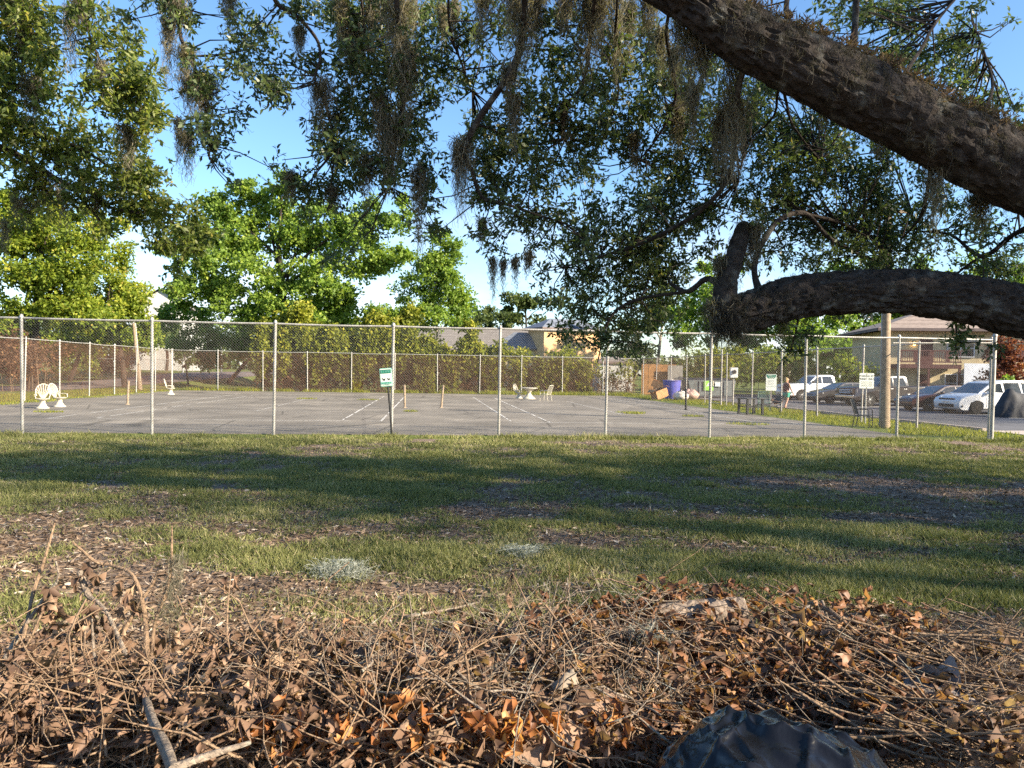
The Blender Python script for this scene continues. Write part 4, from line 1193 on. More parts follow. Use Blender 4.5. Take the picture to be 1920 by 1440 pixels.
# (x, y, rx, ry, d, weight) – clumps of leaves
OB = [
    (290, 14, 55, 24, 8.3, .9), (250, 30, 30, 22, 8.6, .6), (378, 165, 30, 36, 8.4, .9), (408, 235, 40, 36, 8.5, 1.0), (392, 290, 30, 26, 8.5, .9), (425, 160, 18, 18, 8.4, .4), (345, 40, 22, 20, 8.2, .8),
    (470, 60, 42, 30, 8.3, 1.0), (470, 120, 40, 34, 8.2, 1.0), (500, 180, 40, 30, 8.3, 1.0), (445, 85, 20, 22, 8.3, .6), (545, 18, 34, 22, 8.2, 1.0), (585, 130, 24, 26, 8.3, .9), (435, 30, 22, 18, 8.3, .6), (520, 150, 26, 22, 8.3, .7), (455, 195, 20, 14, 8.3, .5),
    (625, 20, 36, 34, 8.4, 1.3), (665, 60, 40, 44, 8.6, 1.5), (720, 40, 46, 44, 8.6, 1.5), (700, 130, 50, 50, 8.7, 1.5), (760, 130, 46, 60, 8.7, 1.4), (625, 120, 18, 16, 8.5, .6), (690, 210, 50, 36, 8.7, 1.4), (635, 215, 36, 34, 8.6, 1.3), (760, 230, 48, 40, 8.7, 1.4), (610, 270, 30, 34, 8.7, 1.1), (660, 290, 50, 36, 8.9, 1.3),
    (740, 310, 52, 38, 8.8, 1.3), (560, 335, 46, 26, 8.9, 1.0), (590, 380, 40, 28, 9.0, .9), (640, 360, 36, 26, 9.0, .9), (800, 300, 30, 30, 8.8, 1.0), (815, 360, 26, 34, 8.8, 1.0), (790, 420, 28, 30, 8.9, .8), (820, 420, 18, 22, 8.9, .7), (520, 310, 20, 16, 8.8, .5), (440, 350, 16, 12, 8.8, .4),
    (810, 60, 36, 50, 8.4, 1.0), (850, 120, 30, 34, 8.4, .9), (870, 50, 36, 34, 8.3, 1.0), (930, 30, 36, 30, 8.2, 1.0), (820, 180, 28, 26, 8.5, .8), (880, 150, 20, 20, 8.5, .5), (920, 140, 20, 28, 8.3, .7),
    (1000, 100, 36, 36, 8.3, 1.0), (1030, 40, 34, 30, 8.2, .9), (1070, 20, 34, 20, 8.2, .9), (990, 180, 44, 36, 8.5, 1.2), (1050, 130, 40, 34, 8.5, 1.1), (1080, 80, 26, 24, 8.4, .7), (1110, 160, 40, 30, 8.6, 1.1), (1150, 120, 36, 40, 8.6, 1.1), (1160, 40, 32, 36, 8.4, .8),
    (940, 240, 40, 30, 8.6, 1.1), (880, 260, 16, 16, 8.6, .6), (920, 300, 42, 34, 8.8, 1.2), (990, 260, 46, 34, 8.8, 1.2), (1050, 220, 44, 36, 8.8, 1.2), (960, 350, 50, 34, 8.9, 1.3), (1030, 310, 48, 38, 9.0, 1.3), (1100, 250, 44, 42, 8.9, 1.2), (1150, 210, 40, 40, 8.8, 1.1), (1180, 270, 36, 34, 9.0, 1.0), (905, 390, 30, 26, 8.9, 1.0), (970, 420, 46, 28, 9.0, 1.1), (1040, 400, 46, 30, 9.1, 1.1), (900, 440, 26, 18, 9.0, .8), (940, 460, 26, 16, 9.0, .7), (1020, 455, 34, 18, 9.1, .8), (1090, 330, 30, 30, 9.1, .9), (985, 480, 16, 12, 9.0, .4),
    (1210, 60, 34, 50, 8.6, 1.0), (1240, 150, 36, 44, 8.8, 1.1), (1215, 210, 30, 30, 8.9, .9), (1260, 230, 40, 36, 9.0, 1.1), (1290, 150, 26, 40, 8.8, .9), (1230, 300, 34, 24, 9.1, .9), (1330, 150, 30, 40, 8.9, .9), (1330, 230, 40, 44, 9.0, 1.1), (1290, 310, 36, 36, 9.3, 1.0), (1350, 310, 34, 30, 9.3, .8),
    (1200, 370, 60, 34, 10, 1.4), (1260, 400, 56, 36, 10, 1.4), (1140, 410, 50, 34, 10, 1.3), (1080, 450, 44, 32, 10, 1.2), (1170, 470, 60, 40, 10, 1.6), (1240, 470, 60, 40, 10, 1.6), (1300, 440, 44, 34, 10, 1.2), (1100, 510, 50, 36, 10, 1.4), (1180, 530, 56, 36, 10, 1.5), (1060, 545, 36, 30, 10, 1.0), (1115, 570, 42, 34, 10, 1.2), (1240, 540, 46, 36, 10, 1.2), (1070, 600, 30, 34, 10, 1.0), (1120, 630, 30, 36, 10, 1.1), (1080, 640, 20, 24, 10, .7), (1170, 600, 40, 34, 10, 1.1), (1160, 650, 26, 26, 10, .7), (1220, 590, 36, 26, 10, .8), (1020, 500, 26, 24, 10, .6), (1280, 500, 36, 34, 10, 1.0), (1200, 630, 24, 20, 10, .5), (1270, 590, 30, 24, 10, .5),
    (1400, 220, 40, 40, 9.2, 1.0), (1450, 260, 46, 44, 9.4, 1.2), (1430, 330, 44, 34, 9.6, 1.0), (1500, 290, 46, 40, 9.6, 1.2), (1480, 360, 46, 30, 9.8, 1.1), (1540, 350, 50, 40, 10, 1.3), (1590, 310, 46, 40, 9.8, 1.2), (1560, 260, 40, 26, 9.6, 1.0), (1640, 350, 50, 40, 10, 1.3), (1700, 400, 50, 40, 10.2, 1.3), (1600, 400, 50, 34, 10.2, 1.2), (1660, 300, 36, 26, 9.6, 1.0), (1480, 430, 50, 34, 10.4, 1.1), (1560, 450, 50, 34, 10.4, 1.2), (1640, 450, 54, 34, 10.6, 1.3), (1730, 460, 54, 34, 10.6, 1.3), (1780, 400, 46, 36, 10.2, 1.2), (1840, 440, 46, 30, 10.4, 1.1), (1890, 470, 46, 30, 10.4, 1.0), (1440, 480, 40, 26, 10.4, .8), (1520, 490, 40, 20, 10.5, .8), (1600, 495, 50, 16, 10.6, .8), (1700, 505, 50, 16, 10.8, .8), (1820, 500, 50, 20, 10.6, .9), (1910, 520, 36, 20, 10.4, .8), (1420, 400, 26, 24, 10, .6), (1740, 330, 30, 20, 9.8, .8),
    (1380, 20, 20, 16, 8.0, .4), (1640, 30, 40, 30, 8.6, .9), (1680, 90, 40, 30, 8.6, 1.0), (1720, 30, 44, 30, 8.8, .9), (1750, 110, 44, 34, 8.8, 1.0), (1790, 60, 40, 28, 9.0, .7), (1800, 150, 40, 30, 9.0, .9), (1790, 215, 44, 26, 9.2, .9), (1850, 200, 38, 26, 9.2, .8), (1860, 260, 44, 30, 9.2, .9), (1905, 230, 26, 26, 9.2, .7), (1840, 15, 34, 16, 8.8, .5), (1880, 40, 18, 12, 8.8, .35), (1560, 20, 26, 20, 8.4, .6), (1690, 160, 30, 20, 8.6, .8), (1910, 310, 30, 30, 9.2, .7), (1540, 0, 24, 14, 8.4, .6),
    (1650, 420, 34, 30, 9.8, 1.1), (1655, 470, 30, 26, 9.8, 1.1), (1640, 500, 30, 16, 9.8, .9), (1665, 380, 30, 24, 9.8, 1.0),
    (1480, 640, 30, 22, 8.6, .9), (1510, 625, 22, 14, 8.6, .6), (1460, 615, 22, 14, 8.6, .5), (1788, 640, 18, 26, 8.6, .8), (1800, 615, 24, 14, 8.6, .6), (1850, 640, 22, 16, 8.7, .5), (1590, 600, 24, 10, 8.6, .4),
]
_rx = random.Random(77)
for k in range(95):                          # loose lacy sprays between the clumps
    x_, y_ = _rx.uniform(600, 1900), _rx.uniform(-10, 500)
    if (830 < x_ < 1030 and y_ > 440) or (1820 < x_ and y_ < 170) or (1110 < x_ < 1180 and 320 < y_ < 400) or (800 < x_ < 880 and y_ > 220):
        continue
    OB.append((x_, y_, _rx.uniform(22, 36), _rx.uniform(16, 28), _rx.uniform(8.4, 10.4), _rx.uniform(.35, .7)))
for k in range(40):
    x_, y_ = _rx.uniform(1260, 1560), _rx.uniform(90, 420)
    OB.append((x_, y_, _rx.uniform(22, 34), _rx.uniform(18, 28), _rx.uniform(9.2, 11), _rx.uniform(.5, .9)))
def leafy(parent, OBl, per_w, ll, lw, mat, nodes, rng, twr=.0035):
    bl, a0, a1, b0, b1 = [], [], [], [], []
    for (x, y, rx, ry, d, w) in OBl:
        # every clump is broken into a handful of smaller sprays
        k = max(2, int(round(rx * ry / 420.0)))
        for j in range(k):
            ang, rr = rng.uniform(0, 6.28), math.sqrt(rng.random()) * .85
            sx, sy = x + math.cos(ang) * rr * rx, y + math.sin(ang) * rr * ry
            dd = d + rng.normal() * .30
            sr = rng.uniform(.75, 1.25)
            bl.append(pxblob(sx, sy, max(rx * sr, 11), max(ry * sr, 10), dd, int(per_w * w * rx * ry / 1500.0 / k * (9.0 / d) ** 0) + 6))
    for c, rad, n in bl:
        q = npa(c)
        dist = np.linalg.norm(nodes - q, axis=1)
        j = int(np.argmin(dist))
        mid = (nodes[j] + q) / 2 + rng.normal(size=3) * .06 * dist[j]
        a0.append(nodes[j]); a1.append(mid); b0.append(mid); b1.append(q)
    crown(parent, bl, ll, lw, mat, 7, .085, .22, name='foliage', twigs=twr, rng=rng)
    twig_mesh('branchlets', (a0, a1), .011, .0085, M['twig_bark'], parent)
    twig_mesh('branchlets', (b0, b1), .0085, .005, M['twig_bark'], parent)
rng_oak = np.random.default_rng(5)
leafy(oak, OB, 530, .082, .032, M['oak_leaf'], NODE, rng_oak)
# the rest of the crown, above and right of the frame: it shades the lawn
rest = []
for k in range(46):                          # what hangs above the frame further back
    x, y = random.uniform(-5, 9), random.uniform(7, 13)
    rest.append((Vector((x, y, 3.4 + .64 * y + random.uniform(.6, 3.6))), (1.9, 1.9, 1.0), 120))
for k in range(70):                          # right flank of the crown
    x, y = random.uniform(11.5, 19), random.uniform(2.0, 11)
    rest.append((Vector((x, y, random.uniform(3.6, 9.5 - .25 * max(0, y - 4)))), (2.2, 2.2, 1.5), 110))
crown(oak, rest, .17, .095, M['oak_leaf'], 8, .3, .2, name='upper_crown', rng=rng_oak)
for (dx, dy, dz) in ((5, -5, 6.5), (8, 1, 6.5), (2, -6, 7), (9, -4, 6)):
    e = OAK + Vector((dx, dy, dz))
    s = OAK + Vector((.3, 0, 3.6))
    limb(oak, [s, s.lerp(e, .5) + Vector((1.2, -1.0, 1.0)), e], [.34, .22, .06], M['oak_bark'], 'upper_limb', 10, 6, .08)

# moss and resurrection fern on the limbs: tangles of short curly threads
def limb_fuzz(c, r, i0, i1, n, rng, up_bias=.5, L=.16, spread=1.0):
    hk = []
    for k in range(n):
        i = rng.integers(i0, i1)
        a = rng.normal(0, 1.0 * spread)
        t = (c[min(i + 1, len(c) - 1)] - c[i - 1]).normalized()
        upv = Vector((0, 0, 1)); side = t.cross(upv).normalized(); upn = side.cross(t)
        d = upn * math.cos(a) + side * math.sin(a)
        hk.append((c[i] + d * r[i] * 1.03, L * rng.uniform(.3, 1.3), .05, 8))
    return hk
rng_m = np.random.default_rng(21)
fz = limb_fuzz(up_c, up_r, 20, 90, 1500, rng_m, L=.19) + limb_fuzz(lo_c, lo_r, 60, len(lo_c) - 4, 420, rng_m, L=.10, spread=1.3) + limb_fuzz(st_c, st_r, 4, len(st_c) - 2, 170, rng_m, L=.16, spread=2.2) + limb_fuzz(lo_c, lo_r, len(lo_c) - 26, len(lo_c) - 2, 260, rng_m, L=.22, spread=2.2)
strands('limb_moss', fz, M['limb_moss'], oak, .0034, 5, rng=rng_m, curl=2.2)
# short curling bits that stand up from the top of the limb
V, Fc, A, sg = sprays([(h[0] + Vector((0, 0, .03)), (.06, .06, .04), 12) for h in limb_fuzz(up_c, up_r, 20, 100, 620, rng_m, spread=.55)], .085, .014, 6, .05, -.4, rng_m)
o = np_mesh('limb_fern', V, Fc, leaf_mat('curled_fern', [(0, (.05, .035, .026)), (.6, (.14, .095, .062)), (1, (.28, .20, .12))], .3, .8, .1), oak, attr={'rnd': A}, world=True); o['kind'] = 'stuff'
# hanging moss: (x, top, bottom, half width, d)
MOSS = [(315, 45, 165, 7, 8.2), (346, 100, 150, 9, 8.2), (362, 150, 225, 16, 8.3), (352, 255, 335, 9, 8.4), (335, 230, 320, 4, 8.4), (385, 150, 240, 12, 8.4),
        (745, 0, 165, 20, 7.9), (765, 100, 250, 13, 8.1), (735, 230, 365, 15, 8.3), (690, 300, 395, 9, 8.4), (785, 320, 485, 9, 8.5), (715, 180, 300, 9, 8.3), (622, 360, 400, 7, 8.8),
        (870, 270, 420, 13, 8.2), (862, 280, 380, 8, 8.2), (972, -20, 110, 17, 7.5), (985, 20, 140, 12, 7.5), (958, 130, 210, 9, 7.8), (965, 190, 300, 8, 7.9), (1110, 0, 165, 17, 7.6), (1122, -20, 90, 14, 7.4), (1182, 10, 130, 7, 8.0),
        (1300, 40, 200, 26, 7.2), (1300, 170, 290, 7, 7.6), (1325, 60, 150, 14, 7.3), (1378, 60, 330, 15, 7.5), (1372, 200, 350, 20, 7.7), (1262, 100, 165, 8, 8.0), (1270, 200, 300, 9, 8.6), (1350, 230, 340, 10, 7.8),
        (600, 160, 260, 14, 8.3), (1755, 300, 455, 11, 7.5), (1838, 370, 440, 13, 8.0), (925, 490, 570, 3, 9.0), (942, 495, 550, 2, 9.0), (966, 490, 540, 2, 9.0), (990, 480, 520, 4, 9.0), (905, 420, 460, 4, 9.0),
        (1342, 575, 655, 16, 8.3), (1375, 595, 660, 9, 8.3), (1415, 430, 510, 8, 8.5), (1350, 490, 580, 7, 8.35), (1412, 430, 520, 7, 8.45), (1470, 570, 640, 5, 8.4), (1690, 520, 560, 9, 8.3), (1550, 180, 240, 7, 7.3), (1650, 240, 300, 6, 7.4), (640, -10, 100, 8, 8.2), (695, -10, 120, 8, 8.2), (1010, -10, 90, 10, 7.6), (1060, -20, 70, 12, 7.4), (1215, -20, 110, 12, 7.4), (1160, -10, 190, 8, 7.8), (905, -20, 90, 10, 7.6), (430, -20, 60, 8, 8.2), (330, -20, 90, 12, 8.2), (855, 10, 80, 5, 8.2), (830, 20, 110, 5, 8.4),
        (1060, 200, 260, 6, 8.5), (1190, 260, 330, 7, 8.8), (1240, 60, 150, 7, 8.2), (560, 60, 110, 6, 8.1), (545, 330, 380, 6, 8.7), (660, 60, 170, 12, 8.4)]
for (x, y0, y1, hw, d) in MOSS:
    strands('moss_hank', [(P(x + random.uniform(-2, 2), y0 - 6, d), pxm(y1 - y0 + 10, d), pxm(hw * 1.7, d), 16 + hw * 7), (P(x + random.uniform(-4, 4), y0 - 4, d), pxm((y1 - y0) * .6, d), pxm(hw * 2.0, d), 8 + hw * 5)], M['moss'], oak, .0070, 14, rng=rng_m, curl=1.7)

# ================================================================== THE LEFT OAK
LO = Vector((-13.2, 10.5, 0))
loak = thing('left_oak', 'dark oak with yellow-lit leaves overhanging the left edge', 'tree', LO)
limb(loak, [LO + Vector(v) for v in ((0, 0, -.3), (0, 0, .6), (.2, .1, 2.2), (.5, .3, 4.5), (.6, .4, 7.5), (.3, .8, 10))], [.75, .55, .45, .38, .26, .1], M['oak_bark'], 'trunk', 20, 6, .08)
LB = [
    ([(-260, 120, 11), (-60, 185, 11.5), (10, 215, 11.8), (60, 250, 12), (140, 275, 12), (230, 330, 12)], [40, 20, 14, 11, 7, 3]),
    ([(-260, 170, 11), (-60, 250, 11.6), (40, 295, 12), (95, 330, 12), (132, 350, 12), (165, 352, 12), (200, 385, 12), (300, 405, 12), (350, 440, 12)], [40, 18, 12, 12, 12, 8, 6, 4, 2]),
    ([(132, 350, 12), (190, 420, 12), (215, 450, 12)], [6, 4, 2]),
    ([(-120, -100, 11), (100, -40, 10.6), (155, 0, 10.4), (165, 60, 10.4), (190, 120, 10.5), (235, 180, 10.6)], [12, 9, 6, 4, 4, 2]),
    ([(-200, -60, 11), (20, -20, 11), (40, 80, 11.2), (40, 160, 11.4)], [12, 8, 6, 3]),
]
ln = []
for path, th in LB:
    pts = ppts(path); rad = [pxm(t / 2, path[i][2]) for i, t in enumerate(th)]
    limb(loak, pts, rad, M['oak_bark'], 'limb', 9, 6, .1, wander=.04)
    ln += catmull(pts, 6)
LOB = [(20, 30, 50, 40, 11, 1.3), (60, 40, 40, 40, 11, 1.3), (30, 100, 50, 40, 11, 1.4), (75, 110, 30, 44, 11, 1.2), (20, 160, 50, 36, 11.4, 1.3), (60, 175, 36, 30, 11.4, 1.1), (20, 220, 50, 36, 11.8, 1.2), (85, 250, 44, 36, 12, 1.2), (40, 280, 50, 34, 12, 1.2), (110, 300, 50, 36, 12, 1.2), (150, 250, 34, 34, 12, 1.0), (110, 150, 18, 30, 12, .6), (135, 190, 22, 26, 12, .6),
       (165, 30, 26, 34, 10.4, 1.0), (175, 80, 30, 30, 10.4, 1.0), (150, 10, 30, 16, 10.4, .8), (230, 100, 30, 34, 10.6, 1.2), (215, 160, 36, 40, 10.6, 1.5), (260, 150, 32, 40, 10.6, 1.5), (235, 210, 44, 34, 10.6, 1.4), (275, 200, 24, 30, 10.6, 1.2), (180, 150, 24, 34, 10.7, .9), (260, 250, 30, 30, 10.8, 1.0),
       (170, 310, 44, 40, 12, 1.2), (220, 290, 40, 34, 12, 1.1), (260, 320, 36, 40, 12, 1.2), (210, 360, 50, 36, 12, 1.3), (150, 360, 40, 26, 12, 1.0), (280, 370, 40, 30, 12, 1.2), (330, 390, 36, 26, 12, 1.1), (250, 410, 44, 30, 12, 1.1), (310, 430, 46, 30, 12, 1.2), (370, 430, 34, 30, 12, 1.0), (280, 460, 36, 24, 12, .9), (340, 470, 34, 22, 12, .8), (20, 340, 40, 26, 12, .9), (70, 350, 40, 20, 12, .9), (200, 440, 30, 20, 12, .7), (40, 400, 26, 22, 12, .5), (100, 390, 20, 20, 12, .4), (330, 510, 20, 24, 12, .5), (-40, 100, 40, 100, 11, 2), (-40, 260, 40, 80, 12, 2)]
leafy(loak, LOB, 560, .105, .045, M['left_oak_leaf'], np.array([tuple(p) for p in ln]), rng_oak, .004)
for (x, y0, y1, hw, d) in ((135, 20, 145, 11, 10.4), (190, 120, 180, 8, 10.5), (120, 350, 435, 10, 12), (75, 325, 410, 18, 12), (28, 360, 420, 5, 12), (8, 420, 480, 6, 12), (180, 365, 420, 10, 12), (45, 60, 130, 14, 11), (150, -10, 60, 12, 10.4), (60, 150, 230, 12, 11), (20, -10, 70, 14, 11), (240, 240, 320, 10, 10.7), (230, 330, 380, 8, 12), (50, 380, 430, 12, 12), (270, 210, 260, 8, 10.7)):
    strands('moss_hank', [(P(x, y0 - 4, d), pxm(y1 - y0 + 6, d), pxm(hw * 1.7, d), 18 + hw * 8)], M['moss'], loak, .0090, 13, rng=rng_m, curl=1.7)

# oaks outside the frame at the right: only their shade reaches the picture
def shade_oak(label, b_, w, h, n, zlo=.24, off=(0, 0, 0)):
    t = thing('shade_oak', label, 'tree', b_, 0, 'oaks standing right of the view')
    b_ = Vector(b_)
    bl = []
    for k in range(64):
        a = random.uniform(0, 6.28); rr = math.sqrt(random.random()) * w
        z = random.uniform(zlo, 1.0) * h
        rr *= math.sqrt(max(.15, 1 - ((z / h - .5) / .62) ** 2)) if zlo < .5 else 1
        bl.append((b_ + Vector(off) + Vector((math.cos(a) * rr, math.sin(a) * rr, z)), (2.4, 2.4, 1.8), n // 64))
    crown(t, bl, .17, .095, M['oak_leaf'], 6, .45, .2)
    limb(t, [b_ + Vector((0, 0, -.2)), b_ + Vector((.1, .1, h * .3)), b_ + Vector((0, .2, h * .85))], [.6, .45, .1], M['oak_bark'], 'trunk', 14, 5)
    for q in bl[::8]:
        limb(t, [b_ + Vector((.05, .1, h * .32)), b_.lerp(q[0], .5) + Vector((0, 0, h * .3)), q[0]], [.28, .2, .05], M['oak_bark'], 'limb', 8, 4)
shade_oak('tall spreading oak nearest beyond the right edge', (21, 2.8, 0), 6.8, 15.5, 21000)
shade_oak('unseen slim oak, added for shade, close beside the tall spreading oak beyond the right edge', (23.5, -1.2, 0), 3.4, 15.0, 8000)  # added out of view to even out the shade on the front lawn
shade_oak('unseen high-crowned oak added for shade beyond the right edge behind the viewer', (20.5, -13.0, 0), 5.5, 21, 9000, .80, (0, 5, 0))  # unseen; crown placed high and off the trunk to shade the left lawn
shade_oak('lower oak beyond the right edge beside the lawn', (24, 5.5, 0), 6.5, 11.0, 13000)
shade_oak('round-headed oak farther right along the drive', (35, 7.5, 0), 7.0, 12.0, 8000)
shade_oak('tall oak beyond the right edge over the car park', (46, 24, 0), 8.5, 13, 30000)

# ================================================================== VEHICLES
HEAD = math.atan2(-LV.y, -LV.x)                      # parked nose towards the courts
def arch(x, r, zb, n=9):
    return [(x + r * math.cos(t), zb + r * math.sin(t)) for t in np.linspace(0, math.pi, n)]
def car(name, label, S, front_wheel_px, paint, cat, turn=0.0):
    L, W = S['L'], S['W']
    xf, xr, wr = S['xf'], S['xr'], S['wr']
    h = HEAD + turn
    g_ = G(*front_wheel_px)
    loc = g_ - (Matrix.Rotation(h, 3, 'Z') @ Vector((xf, W / 2 - .1, 0)))
    loc.z = 0.006
    t = thing(name, label, cat, loc, h, 'vehicles parked beside the courts')
    zb = S.get('zb', .22)
    # lower body: outline with wheel arches, rounded in plan and at the shoulders
    up = S['upper']                                  # from nose bottom over bonnet and belt to tail bottom
    poly = list(up)
    ar = wr + .055
    bot = []
    for x in (xr, xf):
        a = arch(x, ar, wr, 11)[::-1]
        a = [(px_, max(pz, zb)) for px_, pz in a]
        bot += [(x - ar, zb)] + a[1:-1] + [(x + ar, zb)]
    poly = up + bot
    n = len(poly)
    V = []
    hw = W / 2
    layers = [(-hw, .06), (-hw + .035, .02), (-hw + .12, 0), (hw - .12, 0), (hw - .035, .02), (hw, .06)]
    zc = .62
    for y, ins in layers:
        for (x, z) in poly:
            k = 1 - S.get('plan', .14) * (abs(x) / (L / 2)) ** 5
            tz = z - ins * (1.0 if z > zc else -.15) * (1.0 if abs(z - zb) > .02 else 0)
            bow = 1 - .05 * max(0, (.62 - z) / .4) ** 2 - S.get('tumble', .05) * max(0, (z - .75)) 
            V.append((x * (1 - ins * .10), y * k * bow, tz))
    Fc = []
    for i in range(len(layers) - 1):
        for k in range(n):
            k2 = (k + 1) % n
            Fc.append((i * n + k, i * n + k2, (i + 1) * n + k2, (i + 1) * n + k))
    Fc += [tuple(range(n - 1, -1, -1)), tuple((len(layers) - 1) * n + k for k in range(n))]
    body = MB(); body.add(V, Fc)
    bo = body.build('body', paint, t, smooth=True)
    MB().box((0, 0, .40), (L - .5, W - .5, .36)).build('underbody', M['trim'], t)
    # greenhouse
    gh = S['cab']                                    # x, z from windscreen foot over roof to rear foot
    zt = max(z for x, z in gh); z0 = min(z for x, z in gh)
    def gy(z, off=0):
        return hw - S.get('shoulder', .09) - (z - z0) / (zt - z0) * S.get('lean', .17) + off
    V, Fc = [], []
    ng = len(gh)
    for s in (-1, 1):
        for (x, z) in gh:
            V.append((x, s * gy(z), z))
    Fc = [tuple(range(ng)), tuple(range(2 * ng - 1, ng - 1, -1))] + [(k, k + ng, (k + 1) % ng + ng, (k + 1) % ng) for k in range(ng)]
    cb = MB(); cb.add(V, Fc)
    cab = cb.build('cabin', paint, t, smooth=True, bevel=.03)
    for wpoly in S['glass']:
        for s in (-1, 1):
            q = [(x, s * gy(z, .006), z) for x, z in wpoly]
            m = MB(); m.add(q, [tuple(range(len(q)))]); m.build('side_window', S.get('sideglass', M['glass']), t)
    def across(a, b_, name, mat, parent, out=.012, mar=.10):
        (x0, z0_), (x1, z1_) = a, b_
        nx, nz = (z1_ - z0_), -(x1 - x0)
        ln2 = math.hypot(nx, nz); nx, nz = nx / ln2 * out, nz / ln2 * out
        if nz < 0:
            nx, nz = -nx, -nz
        A0 = (x0 + (x1 - x0) * .06, z0_ + (z1_ - z0_) * .06); B0 = (x0 + (x1 - x0) * .92, z0_ + (z1_ - z0_) * .92)
        y0_, y1_ = gy(A0[1]) - mar * .6, gy(B0[1]) - mar
        m = MB(); m.add([(A0[0] + nx, -y0_, A0[1] + nz), (A0[0] + nx, y0_, A0[1] + nz), (B0[0] + nx, y1_, B0[1] + nz), (B0[0] + nx, -y1_, B0[1] + nz)], [(0, 1, 2, 3)])
        return m.build(name, mat, parent)
    across(gh[0], gh[1], 'windscreen', M['screen'], t)
    across(gh[-1], gh[-2], 'rear_window', M['glass'], t)
    # wheels
    for x in (xf, xr):
        for s in (-1, 1):
            wy = s * (hw - .12)
            o = MB().lathe([(wr * .62, -.10), (wr * .92, -.11), (wr, -.08), (wr, .08), (wr * .92, .11), (wr * .62, .10)], 28, (x, wy, wr), 'y').build('wheel', M['rubber'], t, smooth=True)
            rm = MB().lathe([(wr * .64, .0), (wr * .62, s * .085), (wr * .55, s * .088), (wr * .5, s * .02)] if s > 0 else [(wr * .5, s * .02), (wr * .55, s * .088), (wr * .62, s * .085), (wr * .64, 0)], 28, (x, wy, wr), 'y').build('rim', S['rim'], o, smooth=True)
            sp = MB()
            ns = S.get('spokes', 5)
            for k in range(ns):
                a = 2 * math.pi * k / ns + .3
                sp.box((x + math.cos(a) * wr * .3, wy + s * .085, wr + math.sin(a) * wr * .3), (wr * .62, .03, wr * .16), 0, 0, -a)
            sp.lathe([(wr * .14, s * .06), (wr * .15, s * .105), (wr * .05, s * .11)], 10, (x, wy, wr), 'y')
            sp.build('spoke_wheel', S['rim'], o)
    # lamps, grille, bumper
    nose = S['nose']                                 # x, z of the front face, half width
    xn = nose
    for s in (-1, 1):
        hl = S['headlamp']                           # (x0, x1, z0, z1, y0, y1)
        m = MB(); x0, x1, z0_, z1_, y0_, y1_ = hl
        m.add([(x1, s * y0_, z0_), (x1 + .01, s * y0_, z1_ - .02), (x0, s * y1_, z1_), (x0, s * y1_, z0_ + .05), (x1 - .15, s * y0_, z0_), (x1 - .15, s * y0_, z1_), (x0 - .15, s * (y1_ - .06), z1_), (x0 - .15, s * (y1_ - .06), z0_)],
              [(0, 1, 2, 3), (4, 5, 1, 0), (1, 5, 6, 2), (3, 2, 6, 7), (0, 3, 7, 4)])
        m.build('headlight', M['lens'], t)
        tl = S['tail']
        MB().box((tl[0], s * (hw - .16), tl[1]), (.12, .22, tl[2])).build('taillight', M['red_light'], t, bevel=.015)
        mx, mz = S['mirror']
        mo = MB().box((mx, s * (hw + .06), mz), (.14, .2, .16)).build('mirror', S.get('mirror_mat', paint), t, bevel=.03)
        for hx in S['handles']:
            MB().box((hx, s * (hw - .006 - S.get('tumble', .05) * .12), S['belt'] - .13), (.19, .03, .035)).build('door_handle', S.get('handle_mat', M['chrome']), t, bevel=.008)
        for hx in S['seams']:
            MB().box((hx, s * (hw * (1 - .05 * .1) - .004), (S['belt'] + zb) / 2 + .03), (.010, .012, S['belt'] - zb - .22)).build('door_seam', M['trim'], t)
        MB().box(((xf + xr) / 2, s * (hw * .985), zb + .05), (xf - xr - 2 * ar - .05, .04, .08)).build('sill', M['trim'], t)
    for (bx, bz, bw, bh, mt) in S['front']:
        o = MB().box((bx, 0, bz), (.07, bw, bh)).build('grille', M[mt], t, bevel=.02)
    for (bx, by, bz, bw, bh, mt) in S.get('frontside', ()):
        for s in (-1, 1):
            MB().box((bx, s * by, bz), (.07, bw, bh)).build('fog_lamp_trim', M[mt], t, bevel=.015)
    return t
VAN = dict(L=5.17, W=2.02, xf=1.62, xr=-1.47, wr=.36, zb=.21, nose=2.5, belt=1.05, plan=.15,
           upper=[(2.38, .21), (2.52, .32), (2.56, .52), (2.54, .70), (2.44, .82), (2.1, .95), (1.55, 1.06), (1.2, 1.10), (0, 1.08), (-1.6, 1.10), (-2.45, 1.12), (-2.55, .9), (-2.58, .55), (-2.5, .24)],
           cab=[(1.55, 1.04), (.55, 1.62), (.2, 1.71), (-.8, 1.77), (-2.0, 1.72), (-2.28, 1.62), (-2.5, 1.08)],
           glass=[[(1.15, 1.14), (.48, 1.55), (.05, 1.62), (.0, 1.12)], [(-.1, 1.12), (-.06, 1.63), (-1.05, 1.66), (-1.1, 1.12)], [(-1.2, 1.12), (-1.15, 1.66), (-1.95, 1.60), (-2.25, 1.2)]],
           rim=M['dark_alloy'], spokes=5, headlamp=(2.02, 2.40, .76, .90, .52, .93), tail=(-2.47, 1.0, .2), mirror=(1.0, 1.12), handles=(.1, -1.0), seams=(1.05, -.03, -1.12),
           front=[(2.50, .74, 1.05, .11, 'trim'), (2.535, .42, 1.0, .17, 'trim'), (2.545, .60, .5, .02, 'chrome')], frontside=[(2.38, .76, .40, .30, .11, 'trim')], handle_mat=M['white_car'])
